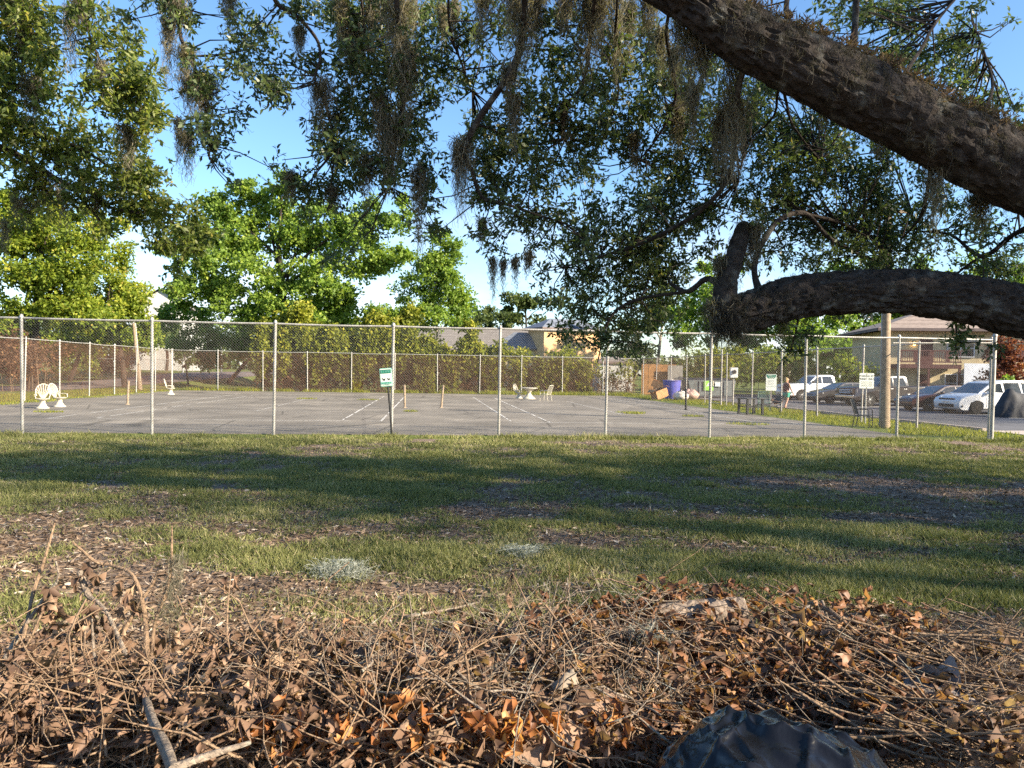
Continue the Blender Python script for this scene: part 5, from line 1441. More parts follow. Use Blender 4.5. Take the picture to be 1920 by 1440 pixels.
SEDAN = dict(L=4.85, W=1.80, xf=1.42, xr=-1.38, wr=.33, zb=.20, nose=2.4, belt=.93, plan=.17,
             upper=[(2.25, .20), (2.38, .30), (2.42, .50), (2.36, .62), (2.15, .74), (1.6, .88), (1.15, .95), (0, .95), (-1.3, .98), (-2.1, 1.0), (-2.36, .92), (-2.42, .6), (-2.32, .24)],
             cab=[(1.2, .92), (.35, 1.36), (.0, 1.43), (-.7, 1.43), (-1.2, 1.34), (-1.95, .97)],
             glass=[[(.85, .98), (.28, 1.30), (-.25, 1.37), (-.28, .98)], [(-.36, .98), (-.33, 1.37), (-.85, 1.36), (-1.35, 1.18), (-1.5, 1.0)]],
             rim=M['alloy'], spokes=5, headlamp=(1.95, 2.28, .60, .76, .42, .82), tail=(-2.33, .85, .16), mirror=(.72, 1.0), handles=(-.1, -1.1), seams=(.88, -.3),
             front=[(2.36, .56, .62, .10, 'trim'), (2.38, .32, 1.1, .12, 'trim')])
TRUCK = dict(L=5.85, W=2.0, xf=1.85, xr=-1.85, wr=.42, zb=.38, nose=2.9, belt=1.22, plan=.08, tumble=.02, shoulder=.07, lean=.15,
             upper=[(2.80, .38), (2.92, .45), (2.92, .70), (2.84, .74), (2.84, 1.10), (2.74, 1.18), (2.2, 1.24), (1.35, 1.27), (.8, 1.25), (-.75, 1.25), (-.8, 1.30), (-2.85, 1.30), (-2.88, .62), (-2.95, .60), (-2.95, .45), (-2.8, .40)],
             cab=[(1.35, 1.22), (.65, 1.80), (.3, 1.90), (-.6, 1.92), (-.82, 1.84), (-.95, 1.24)],
             glass=[[(1.05, 1.30), (.58, 1.72), (.22, 1.80), (.2, 1.28)], [(.12, 1.28), (.14, 1.80), (-.62, 1.81), (-.75, 1.28)]],
             rim=M['alloy'], spokes=6, headlamp=(2.70, 2.86, .84, 1.08, .60, .94), tail=(-2.83, 1.0, .4), mirror=(1.0, 1.38), handles=(.32, -.62), seams=(1.1, .16, -.76), mirror_mat=M['trim'],
             front=[(2.85, .90, 1.12, .32, 'trim'), (2.875, .80, 1.14, .05, 'chrome'), (2.875, .90, 1.14, .05, 'chrome'), (2.875, 1.0, 1.14, .05, 'chrome'), (2.93, .58, 1.8, .16, 'chrome')])
def spec(base, **k):
    d = dict(base); d.update(k); return d
car('minivan', 'white minivan with black wheels parked nearest the right edge', VAN, (1829, 777), M['white_car'], 'minivan', R(4))
car('sedan', 'dark maroon-black sedan parked left of the white minivan', SEDAN, (1741, 771), M['maroon_car'], 'sedan', R(2))
car('pickup_truck', 'black crew-cab pickup with chrome grille behind the dark sedan', TRUCK, (1629, 762), M['black_car'], 'pickup truck', R(4))
car('sedan', 'small grey car mostly hidden behind the black pickup', spec(SEDAN, L=4.5), (1556, 757), M['grey_car'], 'sedan', R(2))
wt = car('pickup_truck', 'white pickup truck parked farthest left beyond the fence', spec(TRUCK, L=5.8, rim=M['alloy'], headlamp=(2.70, 2.86, .84, 1.08, .60, .94),
      front=[(2.85, .92, 1.12, .26, 'white_car'), (2.875, .92, 1.0, .06, 'trim'), (2.93, .58, 1.8, .16, 'chrome')]), (1502, 751), M['white_car'], 'pickup truck', R(3))
car('red_car', 'red car glimpsed behind the white pickup', spec(SEDAN, rim=M['alloy']), (1582, 744), plain('red_car_paint', (.42, .03, .025), .3, 0, .05, 2, coat=.6), 'car', R(3))
# motorcycle under a dark cover at the right edge
mc = lotpx(1906, 34.5)
cv = thing('covered_motorcycle', 'motorcycle under a dark grey cover at the right edge', 'motorcycle', mc, HEAD)
prof = [(1.12, .0), (1.08, .35), (.95, .62), (.72, .95), (.48, 1.32), (.30, 1.40), (.05, 1.22), (-.3, 1.16), (-.75, 1.10), (-1.05, .75), (-1.15, .3), (-1.18, 0)]
V, Fc = [], []
NR, NS = 36, 20
for i in range(NR + 1):
    tt = i / NR
    a = math.pi * tt
    for k in range(NS + 1):
        x = -1.18 + 2.3 * k / NS
        zt = float(np.interp(x, [p[0] for p in prof][::-1], [p[1] for p in prof][::-1]))
        zt = max(zt, .02)
        hw_ = .42 * (1 - (abs(x) / 1.25) ** 3) + .06
        cy, cz = math.cos(a), math.sin(a)
        fold = 1 + .13 * math.sin(x * 11 + 5 * math.sin(a * 2)) * (1 - cz * .7) + .06 * mnoise.noise(Vector((x * 5, a * 3, 0)))
        y = hw_ * (1.15 - .55 * cz) * np.sign(cy) * abs(cy) ** .6 * fold
        z = zt * abs(cz) ** .75
        V.append((x, y, z))
for i in range(NR):
    for k in range(NS):
        a = i * (NS + 1) + k
        Fc.append((a, a + 1, a + NS + 2, a + NS + 1))
np_mesh('cover', np.array(V), np.array(Fc), plain('cover_cloth', (.030, .032, .038), .75, 0, .15, 5, .2), cv, smooth=True)
for x in (-.72, .72):
    MB().lathe([(.2, -.05), (.29, -.06), (.31, 0), (.29, .06), (.2, .05)], 24, (x, 0, .31), 'y').build('wheel', M['rubber'], cv, smooth=True)
MB().box((.62, -.30, 1.0), (.05, .02, .05)).build('reflector', M['white_plastic'], cv)

# ================================================================== FURNITURE, SIGNS, SMALL THINGS
def fan_chair(label, px, py, rz, name='garden_chair'):
    """white cast garden chair: round fan back of slats, shell seat, flared pedestal"""
    t = thing(name, label, 'chair', G(px, py), rz, 'white garden chairs on the courts')
    t.scale = (.88, .88, .92)
    m = M['white_plastic']
    MB().lathe([(.27, 0.008), (.27, .03), (.17, .12), (.10, .26), (.13, .36), (.22, .40)], 18).build('pedestal', m, t, smooth=True)
    MB().lathe([(.22, .40), (.28, .415), (.29, .44), (.24, .455), (.05, .44)], 20).build('seat', m, t, smooth=True)
    b_ = MB()
    pts = []
    for k in range(21):
        a = math.pi * (-.18 + 1.36 * k / 20)
        pts.append((math.cos(a) * .30, -.24 - .20 * (.5 + .5 * math.sin(a)) , .74 + math.sin(a) * .34))
    b_.tube(pts, .022, 7)
    bo = b_.build('back_frame', m, t, smooth=True)
    for k in range(9):
        a = math.pi * (.02 + .96 * k / 8)
        MB().tube([(math.cos(a) * .06, -.24, .46), (math.cos(a) * .19, -.33, .66 + .1 * math.sin(a)), (math.cos(a) * .30, -.24 - .20 * (.5 + .5 * math.sin(a)), .74 + math.sin(a) * .34)], .017, 5).build('slat', m, bo)
    for s in (-1, 1):
        MB().tube([(s * .29, -.26, .60), (s * .33, -.05, .62), (s * .30, .16, .60), (s * .25, .2, .45)], .018, 6).build('arm', m, t, smooth=True)
    return t
fan_chair('white fan-back chair nearest the left edge of the picture', 80, 766, R(-150))
fan_chair('white fan-back chair seen edge-on beside another at left', 112, 763, R(-95))
fan_chair('white fan-back chair alone in the far left corner', 320, 740, R(-70))
fan_chair('white fan-back chair left of the white pedestal table', 973, 747, R(-60))
tp = G(992, 748)
pt = thing('pedestal_table', 'white round pedestal table at the far end of the court', 'table', tp)
MB().lathe([(.50, .70), (.56, .715), (.56, .745), (.50, .755)], 28).build('table_top', M['white_plastic'], pt, smooth=True)
MB().lathe([(.42, .008), (.42, .04), (.22, .20), (.10, .38), (.20, .55), (.46, .70)], 22).build('pedestal', M['white_plastic'], pt, smooth=True)
def frame_chair(label, px, py, rz, mat, slats=7, group=None, seat_m=None, w=.54, arms=True):
    t = thing('metal_chair', label, 'chair', G(px, py), rz, group)
    hw2 = w / 2
    for s in (-1, 1):
        MB().tube([(s * hw2, .26, .008), (s * hw2, .25, .42), (s * hw2, .24, .62), (s * hw2, .18, .66), (s * hw2, -.20, .66)] if arms else [(s * hw2, .26, .008), (s * hw2, .25, .44)], .016, 7).build('front_leg', mat, t, smooth=True)
        MB().tube([(s * hw2, -.30, .008), (s * hw2, -.22, .43), (s * hw2, -.30, .72), (s * hw2 * .95, -.40, .98)], .016, 7).build('back_leg', mat, t, smooth=True)
    MB().box((0, .02, .43), (w, .50, .022)).build('seat', seat_m or mat, t, bevel=.008)
    bk = MB().tube([(-hw2 * .95, -.40, .98), (0, -.42, 1.0), (hw2 * .95, -.40, .98)], .016, 7).build('back_rail', mat, t, smooth=True)
    for k in range(slats):
        x = -hw2 + w * (k + 1) / (slats + 1)
        MB().tube([(x, -.235, .46), (x, -.31, .72), (x, -.41, .985)], .009, 5).build('slat', mat, bk)
    MB().tube([(-hw2, .25, .26), (hw2, .25, .26)], .011, 6).build('stretcher', mat, t)
    return t
frame_chair('white slatted metal chair right of the white pedestal table', 1023, 752, R(60), M['white_plastic'], 6)
frame_chair('black metal armchair inside the right front corner of the fence', 1618, 801, R(-128), M['black_metal'], 9, w=.56)
frame_chair('green mesh garden chair behind the black table', 1432, 771, R(165), plain('green_mesh', (.10, .18, .15), .6, 0, .2, 9), 9)
# reclined lounge frame right of the table
ls = thing('lounge_chair', 'dark curved lounge chair frame right of the black table', 'chair', G(1443, 776), R(20))
for s in (-.27, .27):
    MB().tube([(-.62, s, .008), (-.64, s, .30), (-.52, s, .44), (.1, s, .44), (.42, s, .52), (.62, s, .80), (.72, s, 1.0)], .018, 7).build('side_frame', M['black_metal'], ls, smooth=True)
    MB().tube([(.15, s, .44), (.42, s, .008)], .016, 6).build('leg', M['black_metal'], ls)
for k in range(6):
    x = -.45 + .11 * k
    MB().box((x, 0, .445), (.07, .52, .014)).build('slat', M['black_metal'], ls)
for k in range(4):
    q = k / 4
    MB().box((.42 + .24 * q, 0, .56 + .36 * q), (.014, .52, .07), 0, 0, R(28)).build('slat', M['black_metal'], ls)
# heavy black table
bt = thing('black_table', 'square black table with thick legs beside the right fence', 'table', G(1407, 777), R(12))
MB().box((0, 0, .74), (.95, .95, .05)).build('table_top', M['black_metal'], bt, bevel=.012)
for x in (-.38, .38):
    for y in (-.38, .38):
        MB().box((x, y, .36), (.10, .10, .70), 0, 0, 0, .95).build('leg', M['black_metal'], bt, bevel=.008)
for y in (-.38, .38):
    MB().box((0, y, .36), (.68, .05, .05)).build('stretcher', M['black_metal'], bt)
# rubbish corner
M['blue_bin'] = plain('purple_blue_plastic', (.085, .095, .40), .5, 0, .1, 4)
bb = G(1259, 749)
bn = thing('plastic_barrel', 'blue-violet plastic barrel beside the brown boxes', 'barrel', bb)
MB().lathe([(.50, .008), (.53, .25), (.60, .9), (.62, 1.30), (.66, 1.32), (.66, 1.37), (.58, 1.37), (.55, 1.1)], 24).build('drum', M['blue_bin'], bn, smooth=True)
MB().lathe([(.50, 1.10), (.40, 1.22), (.2, 1.38), (.03, 1.44)], 12).build('rubbish', plain('pale_rubbish', (.5, .45, .38), .8, 0, .25, 6), bn)
M['card'] = plain('cardboard', (.40, .21, .095), .85, 0, .15, 4, .1)
def carton(label, px, py, size, rz, ry, z=0.0, group=None):
    t = thing('cardboard_box', label, 'box', G(px, py) + Vector((0, 0, z)), rz, group)
    w, d, h = size
    for (c, s) in (((0, -d / 2, h / 2), (w, .012, h)), ((0, d / 2, h / 2), (w, .012, h)), ((-w / 2, 0, h / 2), (.012, d - .013, h)), ((w / 2, 0, h / 2), (.012, d - .013, h)), ((0, 0, .008), (w, d, .012))):
        MB().box(c, s).build('side_panel', M['card'], t)
    for s in (-1, 1):
        MB().box((s * (w / 2 + .11), 0, h + .07), (.26, d * .96, .012), 0, 0, s * R(28)).build('flap', M['card'], t)
    t.rotation_euler = (0, ry, rz)
    return t
carton('open brown cardboard box lying beside the purple barrel', 1238, 750, (.95, .7, .6), R(25), R(-18), .16)
carton('brown cardboard box tipped on top of another box', 1231, 747, (.9, .7, .5), R(-20), R(28), .75)
M['bag'] = plain('white_bags', (.56, .50, .44), .6, 0, .2, 5)
def lumpy(name, label, cat, c, r, mat, seed, group=None, sq=.6):
    t = thing(name, label, cat, c, 0, group)
    V, Fc = [], []
    n1, n2 = 14, 20
    for i in range(n1 + 1):
        a = math.pi * i / n1
        for k in range(n2):
            b_ = 2 * math.pi * k / n2
            d = Vector((math.sin(a) * math.cos(b_), math.sin(a) * math.sin(b_), math.cos(a)))
            q = r * (1 + .22 * mnoise.noise(d * 2.2 + Vector((seed, 0, 0))) + .1 * mnoise.noise(d * 6 + Vector((0, seed, 0))))
            V.append((d.x * q, d.y * q, max(0, (d.z * sq + sq * .9) * q)))
    for i in range(n1):
        for k in range(n2):
            k2 = (k + 1) % n2
            Fc.append((i * n2 + k, (i + 1) * n2 + k, (i + 1) * n2 + k2, i * n2 + k2))
    np_mesh('sack', np.array(V), np.array(Fc), mat, t, smooth=True)
    MB().tube([(0, 0, r * sq * 1.7), (.03, .02, r * sq * 1.85), (.09, .0, r * sq * 2.0)], [.09, .04, .10], 8).build('tied_neck', mat, t, smooth=True)
    return t
lumpy('rubbish_bag', 'pale rubbish bag right of the purple barrel', 'bag', G(1276, 751), .55, M['bag'], 3)
lumpy('rubbish_bag', 'pinkish rubbish bag slumped before the dumpster', 'bag', G(1294, 750), .62, plain('pink_bag', (.50, .33, .27), .6, 0, .2, 5), 9)
dm = G(1326, 748)
dp = thing('dumpster', 'dark grey-green dumpster with a lime sign behind the fence', 'dumpster', dm + Vector((1.0, 3.5, 0)), R(4))
M['dumpster'] = plain('dumpster_steel', (.13, .15, .15), .6, .2, .2, 2, .1)
MB().prism([(-1.7, .15), (1.7, .15), (1.9, 1.35), (-1.9, 1.35)], -.9, .9).build('bin_body', M['dumpster'], dp, bevel=.03)
MB().box((0, .1, 1.42), (3.8, 1.9, .06), 0, R(6)).build('lid', M['trim'], dp, bevel=.02)
for x in (-1.0, 0, 1.0):
    MB().box((x, -.93, .75), (.10, .06, 1.1)).build('rib', M['dumpster'], dp)
sgn = MB().box((-.3, -.98, .95), (.75, .03, .75)).build('lime_sign', plain('lime_green', (.30, .62, .08), .5, 0, .1, 3), dp)
MB().add([(-.52, -1.0, .85), (-.3, -1.0, 1.2), (-.08, -1.0, .85), (-.3, -1.0, .95)], [(0, 1, 3), (1, 2, 3)]).build('arrow_mark', M['white_frame'], sgn)
MB().box((.42, -.98, 1.05), (.42, .02, .38)).build('white_notice', M['white_frame'], dp)
# meter box on a post
mp_ = G(1378, 765)
mt_ = thing('meter_box', 'white meter box on a post left of the gate', 'meter box', mp_ + Vector((.8, 3.0, 0)))
MB().tube([(0, 0, 0), (0, 0, 1.7)], .05, 8).build('post', M['steel'], mt_)
MB().box((0, -.05, 1.95), (.45, .2, .60)).build('case', M['white_frame'], mt_, bevel=.03)
MB().lathe([(.12, -.17), (.12, -.20), (.10, -.24)], 14, (0, 0, 2.0), 'y').build('dial', M['trim'], mt_)
# wooden screen fence round the rubbish corner
wf = thing('board_fence', 'orange-brown board fence behind the cardboard boxes', 'fence', P(1203, 700, 62.5) * 1.0)
wf.location.z = 0
for k in range(20):
    MB().box((k * .15 + .07, -.12 * k * .0 + random.uniform(-.008, .008), 1.32), (.138, .022, 2.6 + random.uniform(-.05, .05))).build('board', M['wood_fence'], wf)
for z in (.5, 2.2):
    MB().box((1.5, .05, z), (3.0, .05, .1)).build('rail', M['wood_fence'], wf)
gpn = thing('grey_panel', 'grey screen panel behind the purple barrel', 'panel', P(1252, 700, 62) * 1.0)
gpn.location.z = 0
for k in range(5):
    MB().box((k * .26 + .13, 0, 1.3), (.25, .03, 2.5)).build('board', plain('grey_board', (.25, .24, .21), .8, 0, .1, 3), gpn)
MB().box((.65, .04, 2.3), (1.3, .05, .08)).build('rail', M['steel'], gpn)

# ------------------------------------------------------------------ signs
M['sign_white'] = plain('sign_white', (.60, .64, .60), .5, 0, .05, 6)
M['sign_green'] = plain('sign_green', (.02, .16, .11), .5, 0, .06, 6)
M['sign_teal'] = plain('sign_teal', (.16, .42, .34), .5, 0, .06, 6)
def rounded_plate(w, h, t_, r=.05, y=0.0, z=0.0):
    pts = []
    for (cx, cz, a0) in ((w / 2 - r, h / 2 - r, 0), (-w / 2 + r, h / 2 - r, 90), (-w / 2 + r, -h / 2 + r, 180), (w / 2 - r, -h / 2 + r, 270)):
        for k in range(5):
            a = R(a0 + 22.5 * k); pts.append((cx + math.cos(a) * r, cz + math.sin(a) * r + z))
    m = MB(); m.prism(pts, y - t_ / 2, y + t_ / 2)
    return m
def scrawl(parent, x0, x1, z, h, y, mat, seed, words=None):
    """a row of lettering too small to read: separate letter-like strokes"""
    rs = random.Random(seed)
    x = x0
    m = MB()
    while x < x1 - h * .5:
        w = h * rs.uniform(.45, .75)
        m.box((x + h * .08, y, z), (h * .16, .003, h))
        if rs.random() < .7:
            m.box((x + w * .5, y - .0003, z + rs.choice((-.42, 0, .42)) * h), (w * .75, .003, h * .16))
        if rs.random() < .6:
            m.box((x + w * .85, y - .0006, z + rs.choice((-.2, 0, .2)) * h), (h * .16, .003, h * .62))
        x += w + h * .22
        if rs.random() < .16:
            x += h * .5
    o = m.build('lettering', mat, parent); o['kind'] = 'stuff'
    return o
def text_row(parent, s, x, z, h, y, mat):
    cu = bpy.data.curves.new('lettering', 'FONT')
    cu.body = s; cu.size = h * 1.38; cu.align_x = 'CENTER'; cu.align_y = 'CENTER'; cu.extrude = .001; cu.offset = h * .012
    ob = bpy.data.objects.new('tmp_text', cu); COL.objects.link(ob)
    bpy.context.view_layer.update()
    me = bpy.data.meshes.new_from_object(ob)
    bpy.data.objects.remove(ob)
    for v in me.vertices:
        px_, py_, pz_ = v.co
        v.co = (px_ + x, y - pz_, py_ + z)
    me.materials.clear(); me.materials.append(mat)
    o = link(bpy.data.objects.new('lettering', me), parent); o['kind'] = 'stuff'
    return o
# leaning pet sign in front of the fence
sb_ = G(736, 819)
s1 = thing('pet_sign', 'small green and white sign with two dog figures on a leaning black post', 'sign', sb_, R(2))
topx = pxm(-13, 19.6); hpost = pxm(128, 19.6)
MB().tube([(0, 0, -.1), (topx * .5, 0, hpost * .5), (topx, 0, hpost)], .028, 8).build('post', M['black_metal'], s1, smooth=True)
cx, cz = topx * .93 - .01, hpost - pxm(17, 19.6)
pw, ph = pxm(23, 19.6), pxm(34, 19.6)
plate = rounded_plate(pw, ph, .008, .035, -.04).build('plate', M['sign_teal'], s1)
inner = rounded_plate(pw * .90, ph * .93, .004, .028, -.047).build('face', M['sign_white'], plate)
hd = MB().box((0, -.0515, ph * .315), (pw * .84, .004, ph * .21)).build('header_band', M['sign_green'], plate)
scrawl(plate, -pw * .38, pw * .40, ph * .315, ph * .11, -.0555, M['sign_teal'], 4)
MB().box((0, -.0515, -ph * .31), (pw * .84, .004, ph * .13)).build('lower_band', M['sign_teal'], plate)
scrawl(plate, -pw * .34, pw * .36, -ph * .31, ph * .055, -.0555, M['sign_green'], 9)
scrawl(plate, -pw * .30, pw * .32, -ph * .41, ph * .045, -.0515, M['sign_green'], 15)
for dx, sc in ((-.19, 1.0), (.20, .85)):                # two little dog silhouettes
    d = MB()
    w = pw * .30 * sc
    d.box((dx * pw, -.0515, -ph * .10), (w * .62, .004, w * .26)); d.box((dx * pw - w * .40, -.0518, -ph * .10 + w * .20), (w * .26, .004, w * .24))
    d.box((dx * pw + w * .38, -.0518, -ph * .10 + w * .16), (w * .08, .004, w * .28))
    for q in (-.24, -.12, .14, .26):
        d.box((dx * pw + q * w, -.0521, -ph * .10 - w * .26), (w * .09, .004, w * .30))
    o = d.build('dog_figure', M['black_metal'], plate); o['kind'] = 'stuff'
plate.location = (cx, 0, cz); plate.rotation_euler = (0, R(-5.5), 0)
# rules sign on the right fence
q = P(1446, 717, 42.6)
s2 = thing('rules_sign', 'green-headed white rules sign on the right fence beside the person', 'sign', Vector((q.x, q.y, 0)), R(0))
w2, h2 = pxm(20, 42.6), pxm(31, 42.6)
p2 = rounded_plate(w2, h2, .01, .05, 0, q.z).build('plate', M['sign_white'], s2)
MB().prism([(-w2 * .47, q.z + h2 * .47), (w2 * .47, q.z + h2 * .47), (w2 * .42, q.z + h2 * .33), (w2 * .30, q.z + h2 * .24), (-w2 * .30, q.z + h2 * .24), (-w2 * .42, q.z + h2 * .33)], -.012, -.007).build('header_band', M['sign_green'], p2)
scrawl(p2, -w2 * .30, w2 * .30, q.z + h2 * .41, h2 * .06, -.0145, M['sign_white'], 21)
scrawl(p2, -w2 * .20, w2 * .22, q.z + h2 * .30, h2 * .07, -.0145, M['sign_white'], 22)
for k, zz in enumerate((.13, .05, -.04, -.14)):
    scrawl(p2, -w2 * .34, w2 * (.24 if k % 2 else .30), q.z + h2 * zz, h2 * .03, -.008, plain('sign_grey', (.25, .32, .29), .6), 30 + k)
MB().box((0, -.008, q.z - h2 * .25), (w2 * .94, .004, h2 * .012)).build('rule_line', M['sign_green'], p2)
MB().tube([(0, .03, 0), (0, .03, q.z + h2 * .4)], .03, 8).build('post', M['steel'], s2)
# parking sign
q = P(1625, 714, 27.6)
s3 = thing('parking_sign', 'square white parking permit sign on the right fence near the utility pole', 'sign', Vector((q.x, q.y, 0)), R(3))
w3, h3 = pxm(28, 27.6), pxm(29, 27.6)
p3 = rounded_plate(w3, h3, .01, .03, 0, q.z).build('plate', M['sign_white'], s3)
ink = plain('sign_ink', (.10, .12, .12), .6)
text_row(p3, 'PARKING BY', 0, q.z + h3 * .30, h3 * .12, -.008, ink)
text_row(p3, 'PERMIT ONLY', 0, q.z + h3 * .11, h3 * .12, -.008, ink)
for k, zz in enumerate((-.08, -.20, -.32)):
    scrawl(p3, -w3 * .38, w3 * .38, q.z + h3 * zz, h3 * .045, -.008, ink, 50 + k)
for zz in (.44, -.44):
    MB().lathe([(.018, -.006), (.018, -.016), (.006, -.02)], 8, (0, 0, q.z + h3 * zz), 'y').build('bolt', M['black_metal'], p3)
MB().tube([(0, .04, 0), (0, .04, q.z + h3 * .5)], .028, 8).build('post', M['steel'], s3)
# ------------------------------------------------------------------ poles
up_b = G(1658, 802)
pole = thing('utility_pole', 'thick pale wooden utility pole at the front right of the fence', 'pole', up_b)
m = MB(); m.tube([(0, 0, -.3), (0, 0, .3), (-.03, 0, 3), (-.06, 0, 8.2)], [.20, .185, .16, .13], 16)
m.build('shaft', M['wood_pole'], pole, smooth=True)
MB().tube([(-.17, -.02, .1), (-.19, -.02, 4), (-.18, -.02, 8)], .022, 6).build('conduit', M['steel'], pole)
MB().box((-.06, 0, 7.8), (1.8, .1, .12)).build('crossarm', M['wood_pole'], pole)
lp = P(263, 735, 53); lp.z = 0
lpo = thing('leaning_post', 'weathered wooden post leaning left behind the left fence', 'post', lp)
m = MB(); m.tube([(0, 0, -.2), (-.22, 0, 2.2), (-.50, 0, 4.9)], [.17, .15, .13], 12); m.build('shaft', M['wood_pole'], lpo, smooth=True)
MB().tube([(.10, -.05, 0), (-.10, -.05, 2.3), (-.36, -.05, 4.9)], .03, 6).build('conduit', M['steel'], lpo)
for px_, hh, lab in ((343, 7.2, 'thin pale pole behind the small roadside shrub'), (415, 5.0, 'thin pale pole left of the overgrown hedge')):
    b_ = P(px_, 700, 78); b_.z = .7
    t = thing('lamp_pole', lab, 'pole', b_)
    MB().tube([(0, 0, -.2), (0, 0, hh)], .10, 8).build('shaft', M['white_wall'], t, smooth=True)
    MB().tube([(0, 0, hh - .1), (.3, 0, hh + .1), (.8, 0, hh + .12)], .05, 6).build('arm', M['white_wall'], t, smooth=True)
# low fence beyond the road
lf = thing('low_fence', 'low pale chain-link fence beyond the road at left', 'fence', P(175, 700, 88) * 1.0)
lf.location.z = .9
for k in range(9):
    MB().tube([(k * 1.6, k * .3, -.3), (k * 1.6, k * .3, 1.7)], .04, 6).build('post', M['steel'], lf)
MB().tube([(0, 0, 1.68), (12.8, 2.4, 1.68)], .035, 6).build('top_rail', M['steel'], lf)
chain_link(lf, (0, -.06, 0), (12.8, 2.34, 0), 1.66, mat=M['wire'], pitch=.16, r=.004)

# ================================================================== THE WALKING PERSON AND DOG
def skin_body(name, pts, edges, rad, mat, parent, root, sub=2):
    me = bpy.data.meshes.new(name)
    me.from_pydata(pts, edges, [])
    ob = bpy.data.objects.new(name, me); COL.objects.link(ob)
    md = ob.modifiers.new('skin', 'SKIN'); md.use_smooth_shade = True
    ss = ob.modifiers.new('sub', 'SUBSURF'); ss.levels = sub; ss.render_levels = sub
    sv = me.skin_vertices[0].data
    for i, r in enumerate(rad):
        sv[i].radius = (r, r) if not isinstance(r, tuple) else r
        sv[i].use_root = (i == root)
    dg = bpy.context.evaluated_depsgraph_get(); dg.update()
    me2 = bpy.data.meshes.new_from_object(ob.evaluated_get(dg))
    bpy.data.objects.remove(ob)
    me2.materials.clear(); me2.materials.append(mat)
    for p in me2.polygons:
        p.use_smooth = True
    return link(bpy.data.objects.new(name, me2), parent)
M['skin'] = plain('skin', (.50, .29, .21), .6, 0, .05, 8)
M['hair'] = plain('blond_hair', (.42, .30, .14), .7, 0, .15, 20)
M['top'] = plain('maroon_vest', (.12, .035, .045), .85, 0, .1, 10)
M['shorts'] = plain('teal_shorts', (.05, .32, .24), .85, 0, .12, 8)
pb = G(1474, 767)
per = thing('person', 'person in maroon vest and teal shorts walking along the car park', 'person', pb, R(25))
# local x = forward, z up; mid-stride
bp = [(0, 0, .90), (0, 0, 1.05), (-.01, 0, 1.22), (0, 0, 1.38), (.01, 0, 1.46), (.03, 0, 1.52), (.04, 0, 1.62), (.04, 0, 1.68),
      (0, .17, 1.36), (-.06, .22, 1.12), (.04, .24, .90), (.07, .24, .83),
      (0, -.17, 1.36), (.08, -.22, 1.12), (.20, -.22, .93), (.25, -.22, .87),
      (.0, .09, .86), (.12, .10, .50), (.06, .10, .09), (.17, .10, .03),
      (.0, -.09, .86), (-.04, -.10, .48), (-.22, -.10, .13), (-.12, -.10, .04)]
be = [(0, 1), (1, 2), (2, 3), (3, 4), (4, 5), (5, 6), (6, 7), (3, 8), (8, 9), (9, 10), (10, 11), (3, 12), (12, 13), (13, 14), (14, 15), (0, 16), (16, 17), (17, 18), (18, 19), (0, 20), (20, 21), (21, 22), (22, 23)]
br = [.15, .135, .13, .12, .06, .065, .10, .075, .065, .045, .032, .028, .065, .045, .032, .028, .10, .065, .042, .036, .10, .065, .042, .036]
body = skin_body('body', bp, be, br, M['skin'], per, 0)
skin_body('vest', [(0, 0, .96), (0, 0, 1.06), (-.01, 0, 1.22), (0, 0, 1.37), (0, .14, 1.38), (0, -.14, 1.38)], [(0, 1), (1, 2), (2, 3), (3, 4), (3, 5)], [.165, .152, .145, .132, .075, .075], M['top'], per, 0)
skin_body('shorts', [(0, 0, .92), (0, .09, .84), (.09, .10, .60), (0, -.09, .84), (-.03, -.10, .60)], [(0, 1), (1, 2), (0, 3), (3, 4)], [.168, .115, .095, .115, .095], M['shorts'], per, 0)
skin_body('hair', [(.0, 0, 1.71), (-.05, 0, 1.66), (-.08, 0, 1.55), (-.07, 0, 1.45)], [(0, 1), (1, 2), (2, 3)], [.085, .105, .085, .04], M['hair'], per, 0)
for (x, y, z) in ((.10, .10, .04), (-.16, -.10, .06)):
    skin_body('shoe', [(x - .09, y, z), (x, y, z), (x + .11, y, z - .01)], [(0, 1), (1, 2)], [.045, .05, .038], M['trim'], per, 0, 1)
for (bx, by, bz, s) in ((.07, .24, .83, 1), (.25, -.22, .87, -1)):       # hands: palm, four fingers, thumb
    hp_ = [(bx, by, bz), (bx + .03, by, bz - .06)]; he = [(0, 1)]; hr = [.028, .026]
    for k in range(4):
        i = len(hp_)
        hp_ += [(bx + .02 + .018 * (k - 1.5), by + .004 * k, bz - .10), (bx + .03 + .016 * (k - 1.5), by - .01 * s, bz - .14 - .006 * (1.5 - abs(k - 1.5)))]
        he += [(1, i), (i, i + 1)]; hr += [.010, .008]
    i = len(hp_); hp_ += [(bx + .06, by - .02 * s, bz - .06), (bx + .075, by - .03 * s, bz - .10)]; he += [(0, i), (i, i + 1)]; hr += [.011, .009]
    skin_body('hand', hp_, he, hr, M['skin'], body, 0, 1)
for s in (-1, 1):
    MB().lathe([(.0, .0), (.010, .003), (.0, .008)], 8, (.135, s * .035, 1.64), 'x').build('eye', M['trim'], body)
skin_body('nose', [(.13, 0, 1.635), (.150, 0, 1.61)], [(0, 1)], [.012, .015], M['skin'], body, 0, 1)
MB().box((.133, 0, 1.572), (.02, .05, .010)).build('mouth', plain('lips', (.36, .13, .11), .6), body, bevel=.003)
dgp = G(1458, 764)
dog = thing('small_dog', 'small brown dog walking beside the person in teal shorts', 'dog', dgp, R(160))
fur = plain('brown_fur', (.15, .085, .055), .95, 0, .25, 12, .3)
